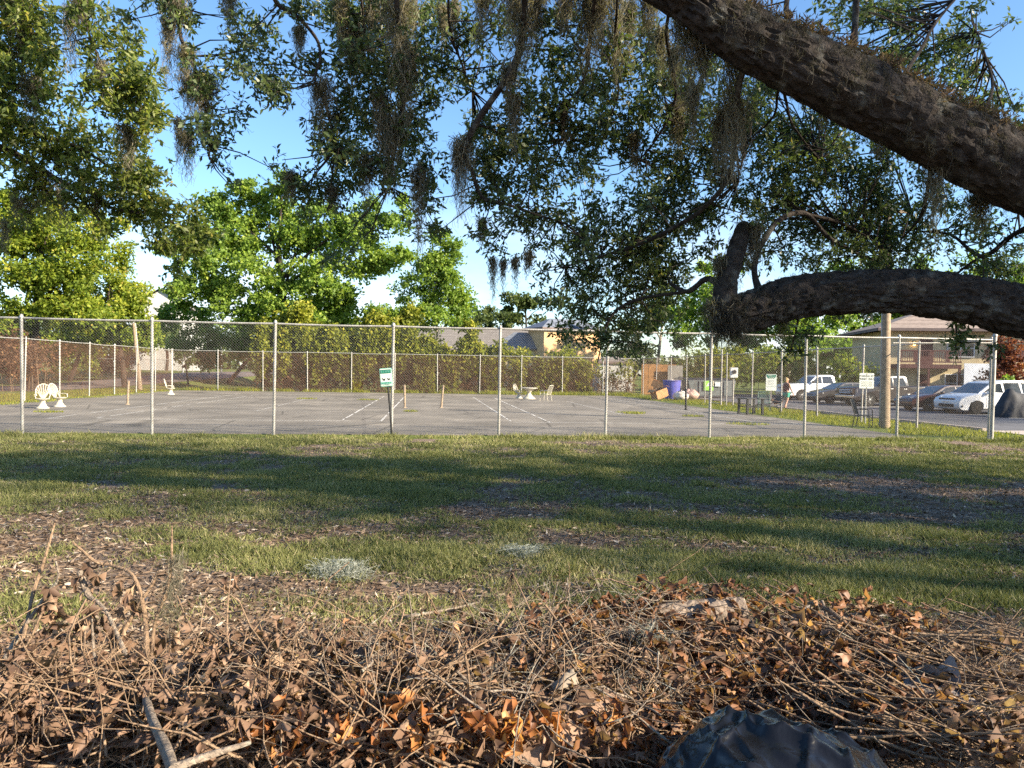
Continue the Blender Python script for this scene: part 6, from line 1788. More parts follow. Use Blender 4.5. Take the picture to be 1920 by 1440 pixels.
dpt = [(-.16, 0, .27), (0, 0, .27), (.15, 0, .29), (.24, 0, .38), (.32, 0, .43), (.40, 0, .40),
       (.14, .06, .16), (.13, .06, .02), (.14, -.06, .16), (.18, -.06, .02), (-.17, .06, .17), (-.20, .06, .09), (-.17, .06, .02), (-.17, -.06, .17), (-.24, -.06, .09), (-.22, -.06, .02), (-.26, 0, .34), (-.31, 0, .43)]
dge = [(0, 1), (1, 2), (2, 3), (3, 4), (4, 5), (2, 6), (6, 7), (2, 8), (8, 9), (0, 10), (10, 11), (11, 12), (0, 13), (13, 14), (14, 15), (0, 16), (16, 17)]
skin_body('body', dpt, dge, [.085, .085, .10, .06, .065, .032, .032, .02, .032, .02, .042, .02, .02, .042, .02, .02, .024, .012], fur, dog, 1)
for s in (-1, 1):
    MB().add([(.29, s * .04, .48), (.33, s * .07, .47), (.29, s * .08, .40), (.27, s * .06, .45)], [(0, 1, 2), (0, 2, 3), (0, 3, 1), (1, 3, 2)]).build('ear', fur, dog)

# ================================================================== GRASS AND LITTER ON THE LAWN
rg = np.random.default_rng(3)
def frustum_pts(n, y0, y1, power=1.0, margin=1.06):
    """ground points inside the view, denser near the viewer"""
    t = rg.random(n)
    y = y0 * (y1 / y0) ** (t ** power)
    x = (rg.random(n) * 2 - 1) * y * .72 * margin
    return x, y
x, y = frustum_pts(760000, 3.9, 22.3, .72)
g_ = grass_amount(x, y)
lim = 18.0 + .114 * x                       # stop at the front fence
keep = (rg.random(len(x)) < g_ ** 1.6 * 1.05) & (y < lim + 1.9)
x, y = x[keep], y[keep]
g_, lim = g_[keep], lim[keep]
n = len(x)
z = ground_z(x, y)
hgt = (.020 + .040 * rg.random(n)) * (.55 + .7 * g_) * (1 + .020 * y)
# longer uncut tufts along the foot of the fence
tall = (y > lim + 1.35)
hgt = np.where(tall, hgt * 1.6, hgt) * (.45 + 1.25 * fbm(x, y, .35, 93, 3))
an = rg.uniform(0, 6.28, n); w = (.0022 + .0028 * rg.random(n)) * (1 + y * .13)
lx = rg.normal(0, .65, n) * hgt; ly = rg.normal(0, .65, n) * hgt
V = np.empty((n, 3, 3))
V[:, 0] = np.stack([x - np.cos(an) * w, y - np.sin(an) * w, z - .004], -1)
V[:, 1] = np.stack([x + np.cos(an) * w, y + np.sin(an) * w, z - .004], -1)
V[:, 2] = np.stack([x + lx, y + ly, z + hgt], -1)
patch = fbm(x, y, 1.1, 61, 3)
a = np.clip(.15 + .75 * patch + rg.normal(0, .16, n) + (rg.random(n) < .07) * .5, 0, 1)
stuff(np_mesh('grass', V.reshape(-1, 3), np.arange(n * 3).reshape(n, 3), M['grass'], attr={'rnd': np.repeat(a, 3)}), 'short patchy shaded grass on the lawn before the courts', 'grass')
x, y = frustum_pts(260000, 3.6, 20.0, .72)
g_ = grass_amount(x, y)
cl = fbm(x, y, .9, 88, 3)
keep = rg.random(len(x)) < np.clip((.56 - .40 * g_) * (.35 + 1.3 * cl), .06, 1)
keep &= y < 18.6 + .114 * x
x, y = x[keep], y[keep]
n = len(x)
z = ground_z(x, y) + .006 + .012 * rg.random(n)
ax = unit(np.stack([rg.normal(size=n), rg.normal(size=n), rg.normal(size=n) * .22], -1))
sd = unit(np.cross(ax, np.stack([rg.normal(size=n) * .35, rg.normal(size=n) * .35, np.ones(n)], -1)))
L_ = (.020 + .035 * rg.random(n))[:, None]; W_ = L_ * rg.uniform(.14, .26, n)[:, None]
c = np.stack([x, y, z], -1)
up_ = np.array([0, 0, 1.0]) * L_ * rg.uniform(.0, .22, n)[:, None]
V = np.stack([c - ax * L_, c + sd * W_ - up_ * .3, c + ax * L_ + up_ * .5, c - sd * W_ + up_], 1).reshape(-1, 3)
V[:, 2] = np.maximum(V[:, 2], np.repeat(z, 4) - .008)
a = np.clip(rg.normal(.48, .22, n) + (rg.random(n) < .05) * .4, 0, 1)
stuff(np_mesh('leaf_litter', V, np.arange(n * 4).reshape(n, 4), M['litter'], attr={'rnd': np.repeat(a, 4)}), 'small brown fallen leaves scattered over the lawn and bare soil', 'fallen leaves')
# two tufts of fallen grey moss
def moss_tuft(label, px, py, rx, ry, h, n):
    c = G(px, py); c.z = float(ground_z(c.x, c.y))
    t = thing('fallen_moss', label, 'moss', c)
    ph = rg.uniform(0, 6.28, n)
    r_ = np.sqrt(rg.random(n))
    p0 = np.stack([np.cos(ph) * r_ * rx, np.sin(ph) * r_ * ry, h * .5 * (1 - r_ ** 2) * rg.random(n)], -1)
    seg = 6
    C = [p0]
    d = rg.normal(size=(n, 3)) * .02 + np.array([0, 0, .008])
    for k in range(seg):
        d = d * .7 + rg.normal(size=(n, 3)) * .012
        q = C[-1] + d
        q[:, 2] = np.clip(q[:, 2], .002, h * 1.3)
        C.append(q)
    C = np.stack(C, 1)
    w_ = unit(rg.normal(size=(n, 1, 3))) * .0016
    V = np.stack([C - w_, C + w_], 2).reshape(-1, 3)
    i0 = np.arange(seg) * 2
    f = np.stack([i0, i0 + 1, i0 + 3, i0 + 2], -1)
    Fc = (f[None] + (np.arange(n) * (seg + 1) * 2)[:, None, None]).reshape(-1, 4)
    o = np_mesh('moss_threads', V, Fc, M['grey_moss'], t, attr={'rnd': np.repeat(rg.random(n), (seg + 1) * 2)})
    o['kind'] = 'stuff'
moss_tuft('larger silvery tuft of fallen moss on bare soil left of centre', 637, 1079, .23, .13, .10, 1500)
moss_tuft('smaller silvery tuft of fallen moss in the grass near the centre', 975, 1041, .13, .09, .07, 700)
moss_tuft('faint flat wisp of fallen moss just right of the small tuft', 1005, 1032, .12, .06, .04, 350)

# ================================================================== THE BRUSH HEAP IN FRONT
rb = np.random.default_rng(17)
rr_ = random.Random(5)
def heap_z(x, y):
    """height of the heap's surface"""
    x = np.asarray(x, dtype=float); y = np.asarray(y, dtype=float)
    back = 4.55 + .22 * np.sin(x * 1.3 + .6) + .28 * sstep(-.2, 1.2, x) - .45 * sstep(-.6, -1.6, x)
    h = .57 * sstep(0, 1.35, back - y) ** .85
    h = h * (.78 + .5 * fbm(x + 7, y, .8, 41, 3))
    h = h + .10 * np.exp(-(((x - 1.25) / .55) ** 2 + ((y - 4.15) / .35) ** 2)) + .07 * np.exp(-(((x - .3) / .5) ** 2 + ((y - 4.3) / .3) ** 2))
    h = h - .34 * np.exp(-(((x - .95) / .55) ** 2 + ((y - 2.25) / .7) ** 2))
    return np.maximum(h, 0)
HSX, HSY = np.arange(-6, 6.01, .03), np.arange(.6, 8.01, .03)
HTAB = heap_z(HSX[:, None] + 0 * HSY[None], HSY[None] + 0 * HSX[:, None])
GTAB = ground_z(HSX[:, None] + 0 * HSY[None], HSY[None] + 0 * HSX[:, None])
STAB = np.maximum(HTAB, 0) + GTAB
def on_heap(px, py):
    """the point of the heap's surface seen at (px, py)"""
    r = ray(px, py)
    t = np.arange(1.0, 8.0, .012)
    X, Y, Z = r.x * t, r.y * t, EYE + r.z * t
    i = np.clip(((X + 6) / .03).astype(int), 0, len(HSX) - 1); k = np.clip(((Y - .6) / .03).astype(int), 0, len(HSY) - 1)
    hit = np.nonzero(Z <= STAB[i, k])[0]
    if len(hit) == 0:
        return G(px, py)
    h = hit[0]
    return Vector((X[h], Y[h], Z[h]))
def heap_at(x, y):
    return HTAB[min(max(int((x + 6) / .03), 0), len(HSX) - 1), min(max(int((y - .6) / .03), 0), len(HSY) - 1)]
# dark matted core of twigs and soil under the heap
hx = np.linspace(-3.4, 3.9, 150); hy = np.linspace(1.7, 5.4, 90)
HX, HY = np.meshgrid(hx, hy)
HZ = heap_z(HX, HY) * .80 - .05 + .05 * (fbm(HX, HY, .16, 51, 3) - .5) + .03 * (fbm(HX, HY, .05, 57, 2) - .5)
V = np.stack([HX, HY, HZ], -1).reshape(-1, 3)
ii = (np.arange(89)[:, None] * 150 + np.arange(149)[None]).ravel()
core = np_mesh('heap_core', V, np.stack([ii, ii + 1, ii + 151, ii + 150], -1), plain('matted_debris', (.085, .058, .042), .95, 0, .4, 14, .8), smooth=True)
stuff(core, 'dark matted twigs and soil under the brush heap', 'debris')

def leaf_shape(kind):
    """small curled leaf: returns vertices and quads/tris in a unit frame (x along the leaf)"""
    if kind == 'long':                                 # laurel-like
        prof = [(0, .02), (.15, .11), (.4, .19), (.65, .17), (.87, .08), (1.0, .0)]
        V, Fc = [], []
        for x, w in prof:
            cz = .22 * math.sin(x * 2.8) * .5
            V += [(x, -w, cz + w * .7), (x, 0, cz), (x, w, cz + w * .7)]
        for i in range(len(prof) - 1):
            a = i * 3
            Fc += [(a, a + 3, a + 4, a + 1), (a + 1, a + 4, a + 5, a + 2)]
        return np.array(V), np.array(Fc)
    # lobed leaf with five points, drooping
    V = [(0, 0, 0)]; Fc = []
    tips = [(-.15, .42), (.35, .62), (.62, .33), (1.05, .0), (.62, -.33), (.35, -.62), (-.15, -.42)]
    ring = []
    for i, (x, y) in enumerate(tips):
        ring.append((x, y, -.35 * (x * x + y * y) * .9 + .10 * (i % 2)))
        if i < len(tips) - 1:
            nx_, ny2 = tips[i + 1]
            mx_, my_ = (x + nx_) / 2 * .55, (y + ny2) / 2 * .55
            ring.append((mx_, my_, -.06))
    V += ring
    for i in range(1, len(ring), 2):
        Fc.append((0, i, i + 1, i + 2 if i + 2 <= len(ring) else 1))
    Fc = [(0, i, i + 1, i + 1) for i in range(1, len(ring))]
    return np.array(V, dtype=float), np.array(Fc)
LEAF = {k: leaf_shape(k) for k in ('long', 'lobed')}
def leaf_block(name, kind, pos, axis, up, size, mat, parent, world=False, tone=None):
    """many leaves in one mesh; axis = leaf direction, up = rough normal"""
    lv, lf = LEAF[kind]
    n = len(pos)
    ax = unit(axis); sd = unit(np.cross(up, ax)); nr = np.cross(ax, sd)
    sc = size[:, None, None]
    curl = rb.uniform(.4, 2.2, (n, 1, 1))
    wid = rb.uniform(.7, 1.2, (n, 1, 1))
    V = pos[:, None] + sc * (ax[:, None] * lv[None, :, 0:1] + sd[:, None] * lv[None, :, 1:2] * wid + nr[:, None] * lv[None, :, 2:3] * curl)
    V = V + rb.normal(0, .11, (n, len(lv), 3)) * sc * (np.arange(len(lv)) > 0)[None, :, None]     # crumpled, each its own way
    if lf.shape[1] == 4 and (lf[:, 2] == lf[:, 3]).all():
        lf = lf[:, :3]
    Fc = (lf[None] + (np.arange(n) * len(lv))[:, None, None]).reshape(-1, lf.shape[1])
    t = np.clip(rb.normal(.5, .22, n) if tone is None else tone + rb.normal(0, .16, n), 0, 1)
    o = np_mesh(name, V.reshape(-1, 3), Fc, mat, parent, attr={'rnd': np.repeat(t, len(lv))}, world=world)
    o['kind'] = 'stuff'
    return o
def single_leaf_mesh(kind, mat, tone, curl, wid):
    lv, lf = LEAF[kind]
    V = lv * np.array([1, wid, curl]) + rb.normal(0, .10, lv.shape) * (np.arange(len(lv)) > 0)[:, None]
    if (lf[:, 2] == lf[:, 3]).all():
        lf = lf[:, :3]
    me_o = np_mesh('leaf', V, lf, mat, attr={'rnd': np.full(len(lv), tone)})
    me = me_o.data
    bpy.data.objects.remove(me_o)
    return me
def place_leaf(me, parent, pos, ax, up, size):
    ax = Vector(ax).normalized(); sd = Vector(up).cross(ax)
    sd = sd.normalized() if sd.length > 1e-5 else ax.orthogonal().normalized()
    nr = ax.cross(sd)
    o = bpy.data.objects.new('leaf', me)
    COL.objects.link(o)
    o.parent = parent
    Mx = Matrix(((ax.x, sd.x, nr.x), (ax.y, sd.y, nr.y), (ax.z, sd.z, nr.z)))
    o.matrix_local = Matrix.Translation(Vector(pos) - parent.location) @ Mx.to_4x4() @ Matrix.Diagonal((size, size, size, 1))
    return o
def heap_normal(x, y):
    e = .05
    return unit(np.stack([-(heap_z(x + e, y) - heap_z(x - e, y)) / (2 * e), -(heap_z(x, y + e) - heap_z(x, y - e)) / (2 * e), np.ones_like(x)], -1))
def region_pts(n, x0, x1, y0, y1):
    """points on the heap inside the pixel window"""
    out = []
    k = 0
    while len(out) < n and k < n * 3:
        k += 1
        p = on_heap(rr_.uniform(x0, x1), rr_.uniform(y0, y1))
        if heap_at(p.x, p.y) > .04 or rr_.random() < .12:
            out.append(p)
    return out
def scatter(parent, n, win, kind, mat, s0, s1, stand=.6, lift=.10, name='leaves', tone=None):
    pp = region_pts(n, *win)
    p = np.array([tuple(q) for q in pp])
    m_ = len(p)
    p[:, 2] += rb.random(m_) * lift
    p[:, :2] += rb.normal(0, .03, (m_, 2))
    ax = np.stack([rb.normal(size=m_), rb.normal(size=m_) - .25, rb.normal(size=m_) * stand - .25], -1)
    up = heap_normal(p[:, 0], p[:, 1]) + rb.normal(0, .55, (m_, 3))
    return leaf_block(name, kind, p, ax, up, s0 * .8 + (s1 * 1.35 - s0 * .8) * rb.random(m_) ** 1.9, mat, parent, True, tone)
def twig_curve(p, d, L, seg=7, wob=.25, sag=.0):
    pts = [Vector(p)]
    d = Vector(d).normalized()
    for k in range(seg):
        d = (d + Vector((rr_.gauss(0, wob), rr_.gauss(0, wob), rr_.gauss(0, wob) - sag))).normalized()
        pts.append(pts[-1] + d * (L / seg))
    return pts
def tangle(parent, n, win, mat, L0, L1, r0, r1, name='twigs', dirs=None, wob=.22, lift=.10, up=.12):
    """many fine crooked twigs joined in one part"""
    V, Fc = [], []
    c = 0
    def lay(pts, r):
        nonlocal c
        fr = frames(pts)
        m_ = len(pts) - 1
        for i, (q, (a, b_)) in enumerate(zip(pts, fr)):
            q.z = max(q.z, .004)
            rad = r * (1 - .65 * i / m_)
            for k in range(4):
                t = k * math.pi / 2
                V.append(tuple(q + (a * math.cos(t) + b_ * math.sin(t)) * rad))
            if i:
                for k in range(4):
                    k2 = (k + 1) % 4
                    Fc.append((c - 4 + k, c - 4 + k2, c + k2, c + k))
            c += 4
    for p in region_pts(n, *win):
        d = dirs() if dirs else Vector((rr_.gauss(0, 1), rr_.gauss(0, .8), rr_.gauss(up, .35)))
        L = rr_.uniform(L0, L1)
        pts = twig_curve(p + Vector((0, 0, rr_.uniform(-.02, lift))) - d.normalized() * L * .5, d, L, 6, wob, .03)
        r = rr_.uniform(r0, r1)
        lay(pts, r)
        if r1 > .002:                                   # side shoots fork off
            for j in range(rr_.choice((0, 1, 1, 2))):
                i = rr_.randint(1, 4)
                dd = (pts[i + 1] - pts[i]).normalized() + Vector((rr_.gauss(0, .6), rr_.gauss(0, .6), rr_.gauss(.15, .5)))
                lay(twig_curve(pts[i], dd, L * rr_.uniform(.2, .5), 4, wob * 1.3, .03), r * .6)
    o = np_mesh(name, np.array(V), np.array(Fc), mat, parent, world=True, smooth=True)
    o['kind'] = 'stuff'
    return o
def heap(name, label, px, py):
    b_ = on_heap(px, py); b_ = Vector((b_.x, b_.y, 0))
    return thing(name, label, 'brush pile', b_)
def heap_branch(parent, path, rad, mat, name='branch', lift=.03, per=5, sides=8, wander=.012):
    """path = (px, py, height above the heap's surface)"""
    pts = []
    for q in path:
        p = on_heap(q[0], q[1]) if len(q) < 3 else P(q[0], q[1], min(q[2], on_heap(q[0], q[1]).y - .16) if 1210 < q[1] < 1395 else q[2])
        if len(q) < 3:
            p = P(q[0], q[1], p.y - lift) if lift > .1 else p + Vector((0, 0, lift))
        pts.append(p)
    return limb(parent, pts, [q * 1.35 for q in rad], mat, name, sides, per, .10, wander=wander, freq=14)

left = heap('brush_pile', 'left brush heap of pinkish brown lobed dead leaves', 250, 1330)
mid = heap('brush_pile', 'middle brush heap of fine grey twigs and dry needles', 760, 1260)
right = heap('brush_pile', 'right brush heap of orange-brown laurel leaves and long sticks', 1500, 1220)
# fine twigs
tangle(left, 360, (-20, 520, 1190, 1440), M['stick'], .20, .65, .0022, .0060, lift=.16, up=.25)
tangle(mid, 430, (380, 1260, 1130, 1330), M['stick_grey'], .20, .70, .0014, .0036, lift=.10)
tangle(mid, 300, (450, 1250, 1240, 1440), M['stick'], .25, .70, .0022, .0062, lift=.15, up=.2)
tangle(mid, 130, (450, 1280, 1240, 1440), M['stick_grey'], .25, .60, .0022, .0060, lift=.15, up=.2, wob=.35)
tangle(right, 230, (1200, 1940, 1130, 1440), M['stick'], .25, .80, .0022, .0058, dirs=lambda: Vector((1, -.45 + rr_.gauss(0, .3), rr_.gauss(-.1, .3))), wob=.16)
tangle(right, 110, (1600, 1940, 1180, 1440), M['stick'], .35, .9, .003, .0085, dirs=lambda: Vector((1, -.75 + rr_.gauss(0, .35), rr_.gauss(-.1, .2))), wob=.12)
tangle(right, 220, (1180, 1940, 1250, 1440), M['stick_grey'], .15, .5, .0014, .0034)
# needles and long dry grass
tangle(mid, 900, (420, 1150, 1110, 1260), M['needle'], .08, .20, .0007, .0013, name='needles', wob=.06, lift=.07)
tangle(right, 500, (1560, 1940, 1130, 1330), M['needle'], .08, .20, .0007, .0014, name='needles', wob=.06, lift=.08)
# leaves in the mass
scatter(left, 1000, (-20, 560, 1200, 1440), 'lobed', M['dead_leaf'], .035, .075, .7, .17, tone=.55)
scatter(left, 700, (-20, 800, 1160, 1440), 'long', M['dead_leaf'], .035, .075, .7, .15, tone=.48)
scatter(mid, 800, (480, 1260, 1170, 1440), 'long', M['dead_leaf'], .035, .08, .7, .14, tone=.42)
scatter(mid, 420, (560, 1300, 1230, 1440), 'lobed', M['dead_leaf'], .03, .065, .6, .12, tone=.4)
scatter(mid, 260, (980, 1280, 1120, 1210), 'long', M['rust_leaf'], .045, .08, .5, .12, tone=.5)
scatter(right, 800, (1200, 1760, 1130, 1440), 'long', M['rust_leaf'], .04, .08, .7, .12, tone=.38)
scatter(right, 700, (1240, 1940, 1200, 1440), 'long', M['dead_leaf'], .04, .085, .7, .10, tone=.5)
scatter(mid, 90, (480, 1260, 1390, 1440), 'long', M['orange_leaf'], .05, .08, 1.0, .14, tone=.6)
# single leaves large enough to pick out
LM = {}
for k in ('long', 'lobed'):
    for mi, mn in enumerate(('dead_leaf', 'orange_leaf', 'rust_leaf')):
        LM[k, mn] = [single_leaf_mesh(k, M[mn], t, c_, w_) for t, c_, w_ in ((.25, 1.2, .9), (.35, 2.0, .7), (.45, 1.5, .8), (.5, .8, 1.1), (.55, 2.4, .6), (.6, 1.3, .9), (.68, 1.8, .75), (.75, 1.0, 1.0), (.82, 2.2, .7), (.9, 1.4, .9), (.98, 1.9, .8))]
def hang_leaves(parent, n, win, kind, mn, s0, s1, lift0=.06, lift1=.22):
    for p in region_pts(n, *win):
        place_leaf(rr_.choice(LM[kind, mn]), parent, p + Vector((0, -.02, rr_.uniform(lift0, lift1))), (rr_.gauss(0, .6), rr_.gauss(-.3, .6), rr_.gauss(-.7, .5)), (rr_.gauss(0, .6), -1, rr_.gauss(.4, .5)), rr_.uniform(s0, s1))
hang_leaves(left, 110, (-10, 520, 1200, 1440), 'lobed', 'dead_leaf', .045, .075)
hang_leaves(left, 60, (200, 640, 1180, 1440), 'long', 'dead_leaf', .06, .09)
hang_leaves(mid, 60, (560, 1260, 1200, 1440), 'long', 'rust_leaf', .06, .10, .04, .16)
hang_leaves(mid, 50, (560, 1260, 1220, 1440), 'lobed', 'dead_leaf', .05, .08, .03, .14)
hang_leaves(mid, 46, (480, 1290, 1390, 1440), 'long', 'orange_leaf', .06, .10, .06, .18)
hang_leaves(right, 110, (1300, 1700, 1130, 1400), 'long', 'rust_leaf', .06, .10, .03, .15)
hang_leaves(right, 50, (1500, 1900, 1250, 1440), 'long', 'dead_leaf', .05, .08, .03, .10)
# sticks and boughs one can follow with the eye: (px, py[, distance])
S, SG = M['stick'], M['stick_grey']
M['stick_pale'] = bark_mat('pale_stick_bark', (.20, .15, .10), (.46, .37, .26), 22)
heap_branch(left, [(262, 1262), (272, 1300), (285, 1340), (305, 1390), (325, 1440)], [.007, .009, .010, .0115, .012], SG, sides=12, lift=.42)
heap_branch(left, [(325, 1436), (390, 1412), (470, 1388)], [.010, .008, .004], SG, sides=10, lift=.42)
for path, r in (
        ([(30, 1250, 3.3), (50, 1170, 3.45), (62, 1110, 3.6), (85, 1040, 3.65), (102, 980, 3.7)], [.008, .007, .007, .006, .004]),
        ([(-20, 1290, 3.2), (10, 1235, 3.35), (50, 1170, 3.45), (90, 1110, 3.5), (108, 1083, 3.5), (104, 1050, 3.5)], [.010, .009, .008, .006, .005, .003]),
        ([(108, 1083, 3.5), (130, 1080, 3.5), (150, 1090, 3.5)], [.005, .004, .003]),
        ([(262, 1290, 3.1), (276, 1230, 3.25), (275, 1170, 3.4), (268, 1130, 3.4), (258, 1095, 3.42), (240, 1070, 3.45), (205, 1058, 3.5), (178, 1052, 3.5), (152, 1030, 3.5), (135, 1015, 3.5)], [.012, .011, .009, .008, .007, .006, .006, .006, .005, .004]),
        ([(285, 1270, 3.15), (288, 1220, 3.3), (293, 1165, 3.4), (312, 1110, 3.4), (320, 1060, 3.42), (321, 1010, 3.45), (321, 985, 3.45)], [.008, .007, .007, .006, .005, .004, .003]),
        ([(190, 1270, 3.15), (235, 1180, 3.4), (262, 1130, 3.4), (285, 1095, 3.42), (297, 1063, 3.45)], [.009, .008, .007, .006, .005]),
        ([(250, 1250, 3.2), (205, 1155, 3.4), (185, 1130, 3.45), (165, 1115, 3.5), (150, 1075, 3.5), (148, 1068, 3.5)], [.008, .007, .007, .010, .010, .008]),
        ([(190, 1290, 3.1), (180, 1240, 3.15), (175, 1180, 3.2), (174, 1160, 3.2)], [.008, .006, .004, .003]),
        ([(192, 1300, 3.1), (196, 1360, 2.9), (185, 1420, 2.8)], [.008, .009, .010]),
        ([(175, 1440, 2.7), (175, 1385, 2.8), (160, 1350, 2.85), (110, 1325, 2.95), (70, 1320, 3.0), (0, 1340, 3.0)], [.013, .012, .010, .008, .006, .004]),
        ([(210, 1375, 2.8), (240, 1360, 2.85), (300, 1370, 2.85), (360, 1370, 2.9), (370, 1400, 2.9)], [.007, .006, .006, .005, .004]),
        ([(300, 1345, 2.9), (370, 1290, 3.1), (400, 1255, 3.2), (430, 1230, 3.25)], [.008, .007, .006, .004]),
        ([(320, 1255, 3.2), (360, 1250, 3.2), (400, 1242, 3.22)], [.009, .009, .008]),
        ([(300, 1370, 2.9), (360, 1320, 3.05), (440, 1285, 3.15), (470, 1283, 3.2)], [.006, .006, .005, .004]),
        ([(425, 1240, 3.9), (427, 1180, 4.15), (428, 1130, 4.25), (432, 1075, 4.3)], [.006, .005, .004, .003]),
        ([(500, 1360, 3.0), (560, 1310, 3.2), (640, 1290, 3.3)], [.010, .008, .005]),
        ([(482, 1420, 2.7), (484, 1350, 2.85), (500, 1330, 2.9), (530, 1332, 2.95)], [.006, .005, .005, .004]),
        ([(30, 1330, 3.1), (36, 1300, 3.15), (33, 1278, 3.2)], [.010, .010, .009])):
    heap_branch(left, path, [q * .95 for q in r], rr_.choice((S, S, SG)))
for path, r in (
        ([(650, 1170), (700, 1210), (770, 1250)], [.013, .012, .010]), ([(760, 1165), (840, 1150), (900, 1135)], [.009, .008, .006]),
        ([(870, 1240), (895, 1290), (920, 1340)], [.006, .005, .004]), ([(820, 1300), (850, 1370), (900, 1420), (915, 1440)], [.007, .008, .010, .011]),
        ([(925, 1400), (930, 1350), (945, 1310), (950, 1275)], [.018, .016, .013, .006]), ([(950, 1300), (960, 1280), (958, 1262)], [.008, .006, .004]), ([(930, 1395), (975, 1390), (1000, 1395)], [.014, .010, .006]),
        ([(1100, 1330), (1120, 1280), (1140, 1230), (1165, 1190), (1190, 1165)], [.014, .012, .011, .008, .005]), ([(1100, 1300), (1075, 1260), (1072, 1230)], [.006, .005, .004]), ([(1130, 1260), (1160, 1240), (1185, 1222)], [.005, .004, .003]),
        ([(640, 1300), (690, 1340), (740, 1330)], [.007, .006, .005]), ([(680, 1440, 2.6), (740, 1380, 2.75), (775, 1340, 2.8)], [.010, .008, .006]), ([(800, 1440, 2.55), (790, 1420, 2.6), (800, 1385, 2.65), (825, 1378, 2.7)], [.010, .009, .007, .005]),
        ([(780, 1440, 2.55), (770, 1410, 2.6), (760, 1390, 2.62)], [.007, .006, .004]), ([(850, 1440, 2.5), (870, 1425, 2.55), (880, 1408, 2.6)], [.010, .008, .006]), ([(1040, 1220), (1090, 1250), (1150, 1270)], [.005, .005, .004]),
        ([(930, 1320), (965, 1350), (980, 1395)], [.006, .006, .005]), ([(660, 1350), (720, 1320), (780, 1310)], [.006, .005, .004]), ([(1010, 1250), (1030, 1200), (1040, 1180)], [.005, .004, .003]), ([(550, 1240), (640, 1230), (720, 1260), (800, 1280)], [.006, .006, .005, .004])):
    heap_branch(mid, path, r, rr_.choice((S, SG, SG)))
for path, r in (
        ([(1335, 1215), (1420, 1225), (1520, 1245), (1620, 1270), (1720, 1300), (1850, 1335)], [.010, .012, .014, .015, .016, .017]),
        ([(1460, 1120), (1540, 1150), (1620, 1210), (1690, 1280), (1740, 1330)], [.006, .008, .009, .010, .010]),
        ([(1420, 1160), (1500, 1175), (1560, 1195)], [.006, .007, .006]),
        ([(1546, 1362), (1600, 1330), (1650, 1300), (1680, 1290)], [.012, .013, .012, .009]),
        ([(1820, 1360), (1860, 1375), (1915, 1395)], [.017, .018, .018]),
        ([(1715, 1245), (1770, 1275), (1850, 1320), (1940, 1370)], [.009, .010, .012, .013]), ([(1745, 1250), (1820, 1270), (1940, 1320)], [.012, .013, .014]),
        ([(1785, 1225), (1800, 1255), (1830, 1280)], [.013, .012, .008]), ([(1600, 1150), (1670, 1142), (1700, 1155), (1760, 1200), (1830, 1240)], [.006, .007, .007, .007, .008]),
        ([(1690, 1190), (1750, 1175), (1810, 1180)], [.004, .004, .003]), ([(1880, 1300), (1900, 1340), (1940, 1370)], [.013, .014, .014]),
        ([(1312, 1390), (1308, 1330), (1318, 1290), (1350, 1270)], [.012, .013, .011, .008]), ([(1400, 1340), (1400, 1280), (1395, 1250)], [.008, .008, .006]),
        ([(1280, 1170), (1310, 1230), (1360, 1290), (1400, 1320)], [.005, .005, .004, .003]), ([(1320, 1065, 5.2), (1350, 1105, 5.0), (1378, 1145, 4.8)], [.003, .004, .004]),
        ([(1540, 1140), (1555, 1190), (1570, 1215), (1600, 1245)], [.007, .007, .006, .005]), ([(1840, 1180), (1890, 1230), (1940, 1260)], [.007, .008, .009]),
        ([(1640, 1440, 2.7), (1700, 1400, 2.8), (1740, 1365, 2.95)], [.007, .007, .005])):
    heap_branch(right, path, r, rr_.choice((S, S, SG)))
# leaves gathered on the standing twigs at the left
for (px_, py_, d_, n_) in ((95, 1110, 3.5, 9), (85, 1150, 3.5, 10), (70, 1190, 3.45, 10), (60, 1230, 3.4, 12), (172, 1085, 3.5, 6), (235, 1098, 3.45, 7), (165, 1160, 3.45, 10), (150, 1170, 3.45, 8), (262, 1230, 3.3, 12), (300, 1240, 3.25, 10), (215, 1180, 3.4, 14), (100, 1200, 3.4, 10), (150, 1320, 3.1, 12), (175, 1250, 3.2, 10), (520, 1270, 3.3, 10), (430, 1080, 4.3, 3), (440, 1190, 3.8, 8), (380, 1200, 3.6, 9), (50, 1320, 3.0, 10), (300, 1200, 3.35, 9)):
    for k in range(n_):
        c_ = P(px_ + rr_.gauss(0, 13), py_ + rr_.gauss(0, 15), d_ + rr_.gauss(0, .05))
        place_leaf(rr_.choice(LM[rr_.choice(('lobed', 'lobed', 'long')), 'dead_leaf']), left, c_, (rr_.gauss(0, .45), rr_.gauss(-.1, .4), -1), (rr_.gauss(0, .7), -1, rr_.gauss(.2, .4)), rr_.uniform(.055, .10))
# moss caught on a standing twig and in the heap
strands('caught_moss', [(P(333, 1042, 3.42), .20, .035, 60), (P(322, 1090, 3.42), .16, .04, 60), (P(316, 1140, 3.4), .12, .05, 50)], M['moss'], left, .0022, 8, rng=rb, curl=3)
strands('caught_moss', [(on_heap(1215, 1225) + Vector((0, 0, .1)), .12, .09, 160), (on_heap(900, 1290) + Vector((0, 0, .08)), .08, .07, 90), (on_heap(1180, 1310) + Vector((0, 0, .06)), .09, .08, 80)], M['grey_moss'], mid, .0016, 8, rng=rb, curl=3)
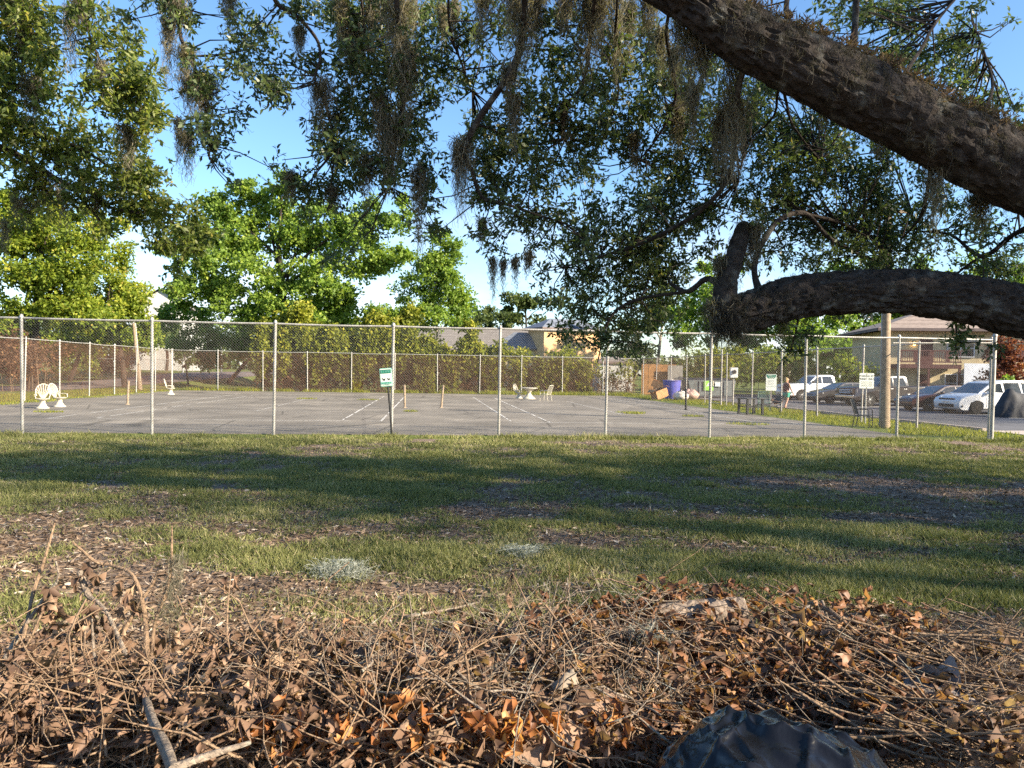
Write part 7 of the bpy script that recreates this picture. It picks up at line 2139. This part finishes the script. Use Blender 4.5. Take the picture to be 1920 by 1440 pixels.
# dry fronds with needle fans at the back of the heap
for (px_, py_, d_) in ((960, 1075, 4.9), (800, 1110, 4.7), (860, 1105, 4.6), (1870, 1150, 4.6), (1830, 1190, 4.4)):
    c_ = P(px_, py_, d_)
    V0 = [tuple(c_)] * 26
    V1 = [tuple(c_ + Vector((rr_.gauss(0, .045), rr_.gauss(0, .045), -rr_.uniform(.08, .17)))) for k in range(26)]
    twig_mesh('needle_fan', (V0, V1), .0016, .0008, M['stick'], mid if px_ < 1200 else right)
    heap_branch(mid if px_ < 1200 else right, [(px_, py_, d_), (px_ + 30, py_ + 60, d_ - .15), (px_ + 50, py_ + 110, d_ - .3)], [.003, .004, .005], S)

# ------------------------------------------------------------------ things lying in the heap
la, lb_2 = on_heap(1235, 1175) + Vector((0, 0, .04)), on_heap(1398, 1170) + Vector((0, .05, .05))
lg = thing('log', 'short weathered grey log lying on the back of the brush heap', 'log', Vector((la.x, la.y, 0)))
c = catmull([la, la.lerp(lb_2, .5) + Vector((0, 0, .01)), lb_2], 12)
fr = frames(c)
V, Fc = [], []
for i, (p, (a, b_)) in enumerate(zip(c, fr)):
    for k in range(30):
        t = 2 * math.pi * k / 30
        d = a * math.cos(t) + b_ * math.sin(t)
        jag = .02 * mnoise.noise(Vector((t * 3, 0, 7))) if i in (0, len(c) - 1) else 0
        V.append(p + d * (.068 * (1 + .10 * mnoise.noise(Vector((math.cos(t) * 2, math.sin(t) * 2, i * .12))) + .05 * mnoise.noise(Vector((math.cos(t) * 9, math.sin(t) * 9, i * .1))))) + (lb_2 - la).normalized() * jag)
for i in range(len(c) - 1):
    for k in range(30):
        k2 = (k + 1) % 30
        Fc.append((i * 30 + k, i * 30 + k2, (i + 1) * 30 + k2, (i + 1) * 30 + k))
m = MB(); m.add(V, Fc); m.build('bark', M['log_wood'], lg, smooth=True, world=True)
for e, s in ((0, -1), (len(c) - 1, 1)):
    m = MB(); ring = V[e * 30:(e + 1) * 30]
    m.add(ring + [c[e] + (lb_2 - la).normalized() * .012 * s], [(k, (k + 1) % 30, 30) for k in range(30)])
    m.build('cut_end', plain('cut_wood', (.42, .33, .25), .85, 0, .2, 18, .3), lg, world=True)
# black rubbish bag
bc = P(1490, 1440, 2.22); bc.z = 0
bg_ = thing('rubbish_bag', 'big shiny black plastic rubbish bag at the bottom right', 'bag', bc)
V, Fc = [], []
NA, NBb = 80, 150
def ridge(x, y, f, sd, w=.6):
    wx = x + w * .18 * mnoise.noise(Vector((x * 2.1, y * 2.1, sd))); wy = y + w * .18 * mnoise.noise(Vector((x * 2.1, y * 2.1, sd + 4)))
    return 1 - abs(mnoise.noise(Vector((wx * f, wy * f * .55, sd)))) * 2.2
for i in range(NA + 1):
    q = i / NA
    for k in range(NBb):
        b_ = 2 * math.pi * k / NBb
        rad = .67 * q * (1 + .06 * mnoise.noise(Vector((math.cos(b_) * 1.6, math.sin(b_) * 1.6, 2))))
        x, y = rad * math.cos(b_), rad * math.sin(b_) * .85
        lean = .10 * (1 - q)
        # creases pulled sideways by the contents, sharp on top and slack between
        c1 = ridge(x + .8 * y, y - .3 * x, 3.4, 1.3); c2 = ridge(x - .6 * y, y + .5 * x, 7.5, 6.1); c3 = ridge(x + .2 * y, y, 15.0, 9.7)
        z = .745 * (1 - q ** 2.7) + \
            .030 * max(0, c1) ** 3 * (1 - q * .5) + .016 * max(0, c2) ** 3 + .012 * max(0, c3) ** 2 - .03 + .025 * mnoise.noise(Vector((x * 2.4, y * 2.4, 8)))
        V.append((x - lean, y, max(z, 0.0)))
for i in range(NA):
    for k in range(NBb):
        k2 = (k + 1) % NBb
        Fc.append((i * NBb + k, i * NBb + k2, (i + 1) * NBb + k2, (i + 1) * NBb + k))
pm, pn, pl, pbz = new_mat('black_plastic_film')
tc = pn.new('ShaderNodeTexCoord'); nz = pn.new('ShaderNodeTexNoise'); nz.inputs['Scale'].default_value = 7; nz.inputs['Detail'].default_value = 5
mpn = pn.new('ShaderNodeMapping'); mpn.inputs['Scale'].default_value = (1.3, 1.3, .35)
pl.new(tc.outputs['Object'], mpn.inputs['Vector']); pl.new(mpn.outputs['Vector'], nz.inputs['Vector'])
bpn = pn.new('ShaderNodeBump'); bpn.inputs['Strength'].default_value = .45; bpn.inputs['Distance'].default_value = .02
pl.new(nz.outputs['Fac'], bpn.inputs['Height']); pl.new(bpn.outputs['Normal'], pbz.inputs['Normal'])
pbz.inputs['Base Color'].default_value = (.006, .006, .007, 1); pbz.inputs['Roughness'].default_value = .2; pbz.inputs['Specular IOR Level'].default_value = .42
np_mesh('film', np.array(V), np.array(Fc), pm, bg_, smooth=True)
MB().tube([(.30, -.32, .33), (.34, -.36, .40), (.42, -.40, .44)], [.06, .03, .07], 10).build('tied_neck', pm, bg_, smooth=True)
# torn cardboard and a flat stone in the heap
M['old_card'] = plain('old_cardboard', (.24, .155, .105), .85, 0, .2, 7, .3)
def sheet(name, label, cat, corners, mat, bend=.04, t_=.006):
    pts = [on_heap(x, y) + Vector((0, 0, l)) for x, y, l in corners]
    c_ = sum(pts, Vector()) / 4
    o = thing(name, label, cat, Vector((c_.x, c_.y, 0)))
    V, Fc = [], []
    n = 8
    for i in range(n + 1):
        for k in range(n + 1):
            u, v = i / n, k / n
            p = pts[0] * (1 - u) * (1 - v) + pts[1] * u * (1 - v) + pts[2] * u * v + pts[3] * (1 - u) * v
            p = p + Vector((0, 0, bend * math.sin(u * 3.1) * math.sin(v * 2.6) + .012 * mnoise.noise(Vector((u * 4, v * 4, c_.x)))))
            if i in (0, n) or k in (0, n):
                p = p + Vector((mnoise.noise(Vector((u * 9, v * 9, 1))) * .012, mnoise.noise(Vector((u * 9, v * 9, 5))) * .012, 0))
            V.append(tuple(p))
    for i in range(n):
        for k in range(n):
            a = i * (n + 1) + k
            Fc.append((a, a + 1, a + n + 2, a + n + 1))
    s_ = np_mesh('panel', np.array(V), np.array(Fc), mat, o, world=True)
    sol = s_.modifiers.new('thickness', 'SOLIDIFY'); sol.thickness = t_
    return o
sheet('cardboard_sheet', 'torn brown cardboard sheet in the middle of the heap', 'cardboard', ((960, 1400, .04), (1110, 1330, .10), (1200, 1360, .08), (1060, 1440, .04)), M['old_card'])
sheet('cardboard_sheet', 'dull brown cardboard scrap at the bottom centre edge', 'cardboard', ((920, 1440, .03), (990, 1395, .07), (1070, 1415, .06), (1030, 1450, .02)), M['old_card'])
sheet('cardboard_sheet', 'dark folded scrap under the middle twigs', 'cardboard', ((715, 1290, .05), (760, 1260, .10), (820, 1262, .08), (790, 1290, .05)), M['old_card'])
sheet('cardboard_sheet', 'pale curled cardboard edge above the brown sheet', 'cardboard', ((1030, 1335, .10), (1075, 1325, .15), (1085, 1345, .12), (1045, 1350, .1)), plain('pale_card', (.20, .165, .125), .85, 0, .1, 7), .03)
fs = on_heap(1765, 1318)
lumpy('flat_stone', 'smooth grey stone among the sticks at right', 'stone', fs + Vector((0, .05, -.06)), .17, plain('grey_stone', (.20, .175, .165), .85, 0, .12, 9, .3), 5, sq=.38)
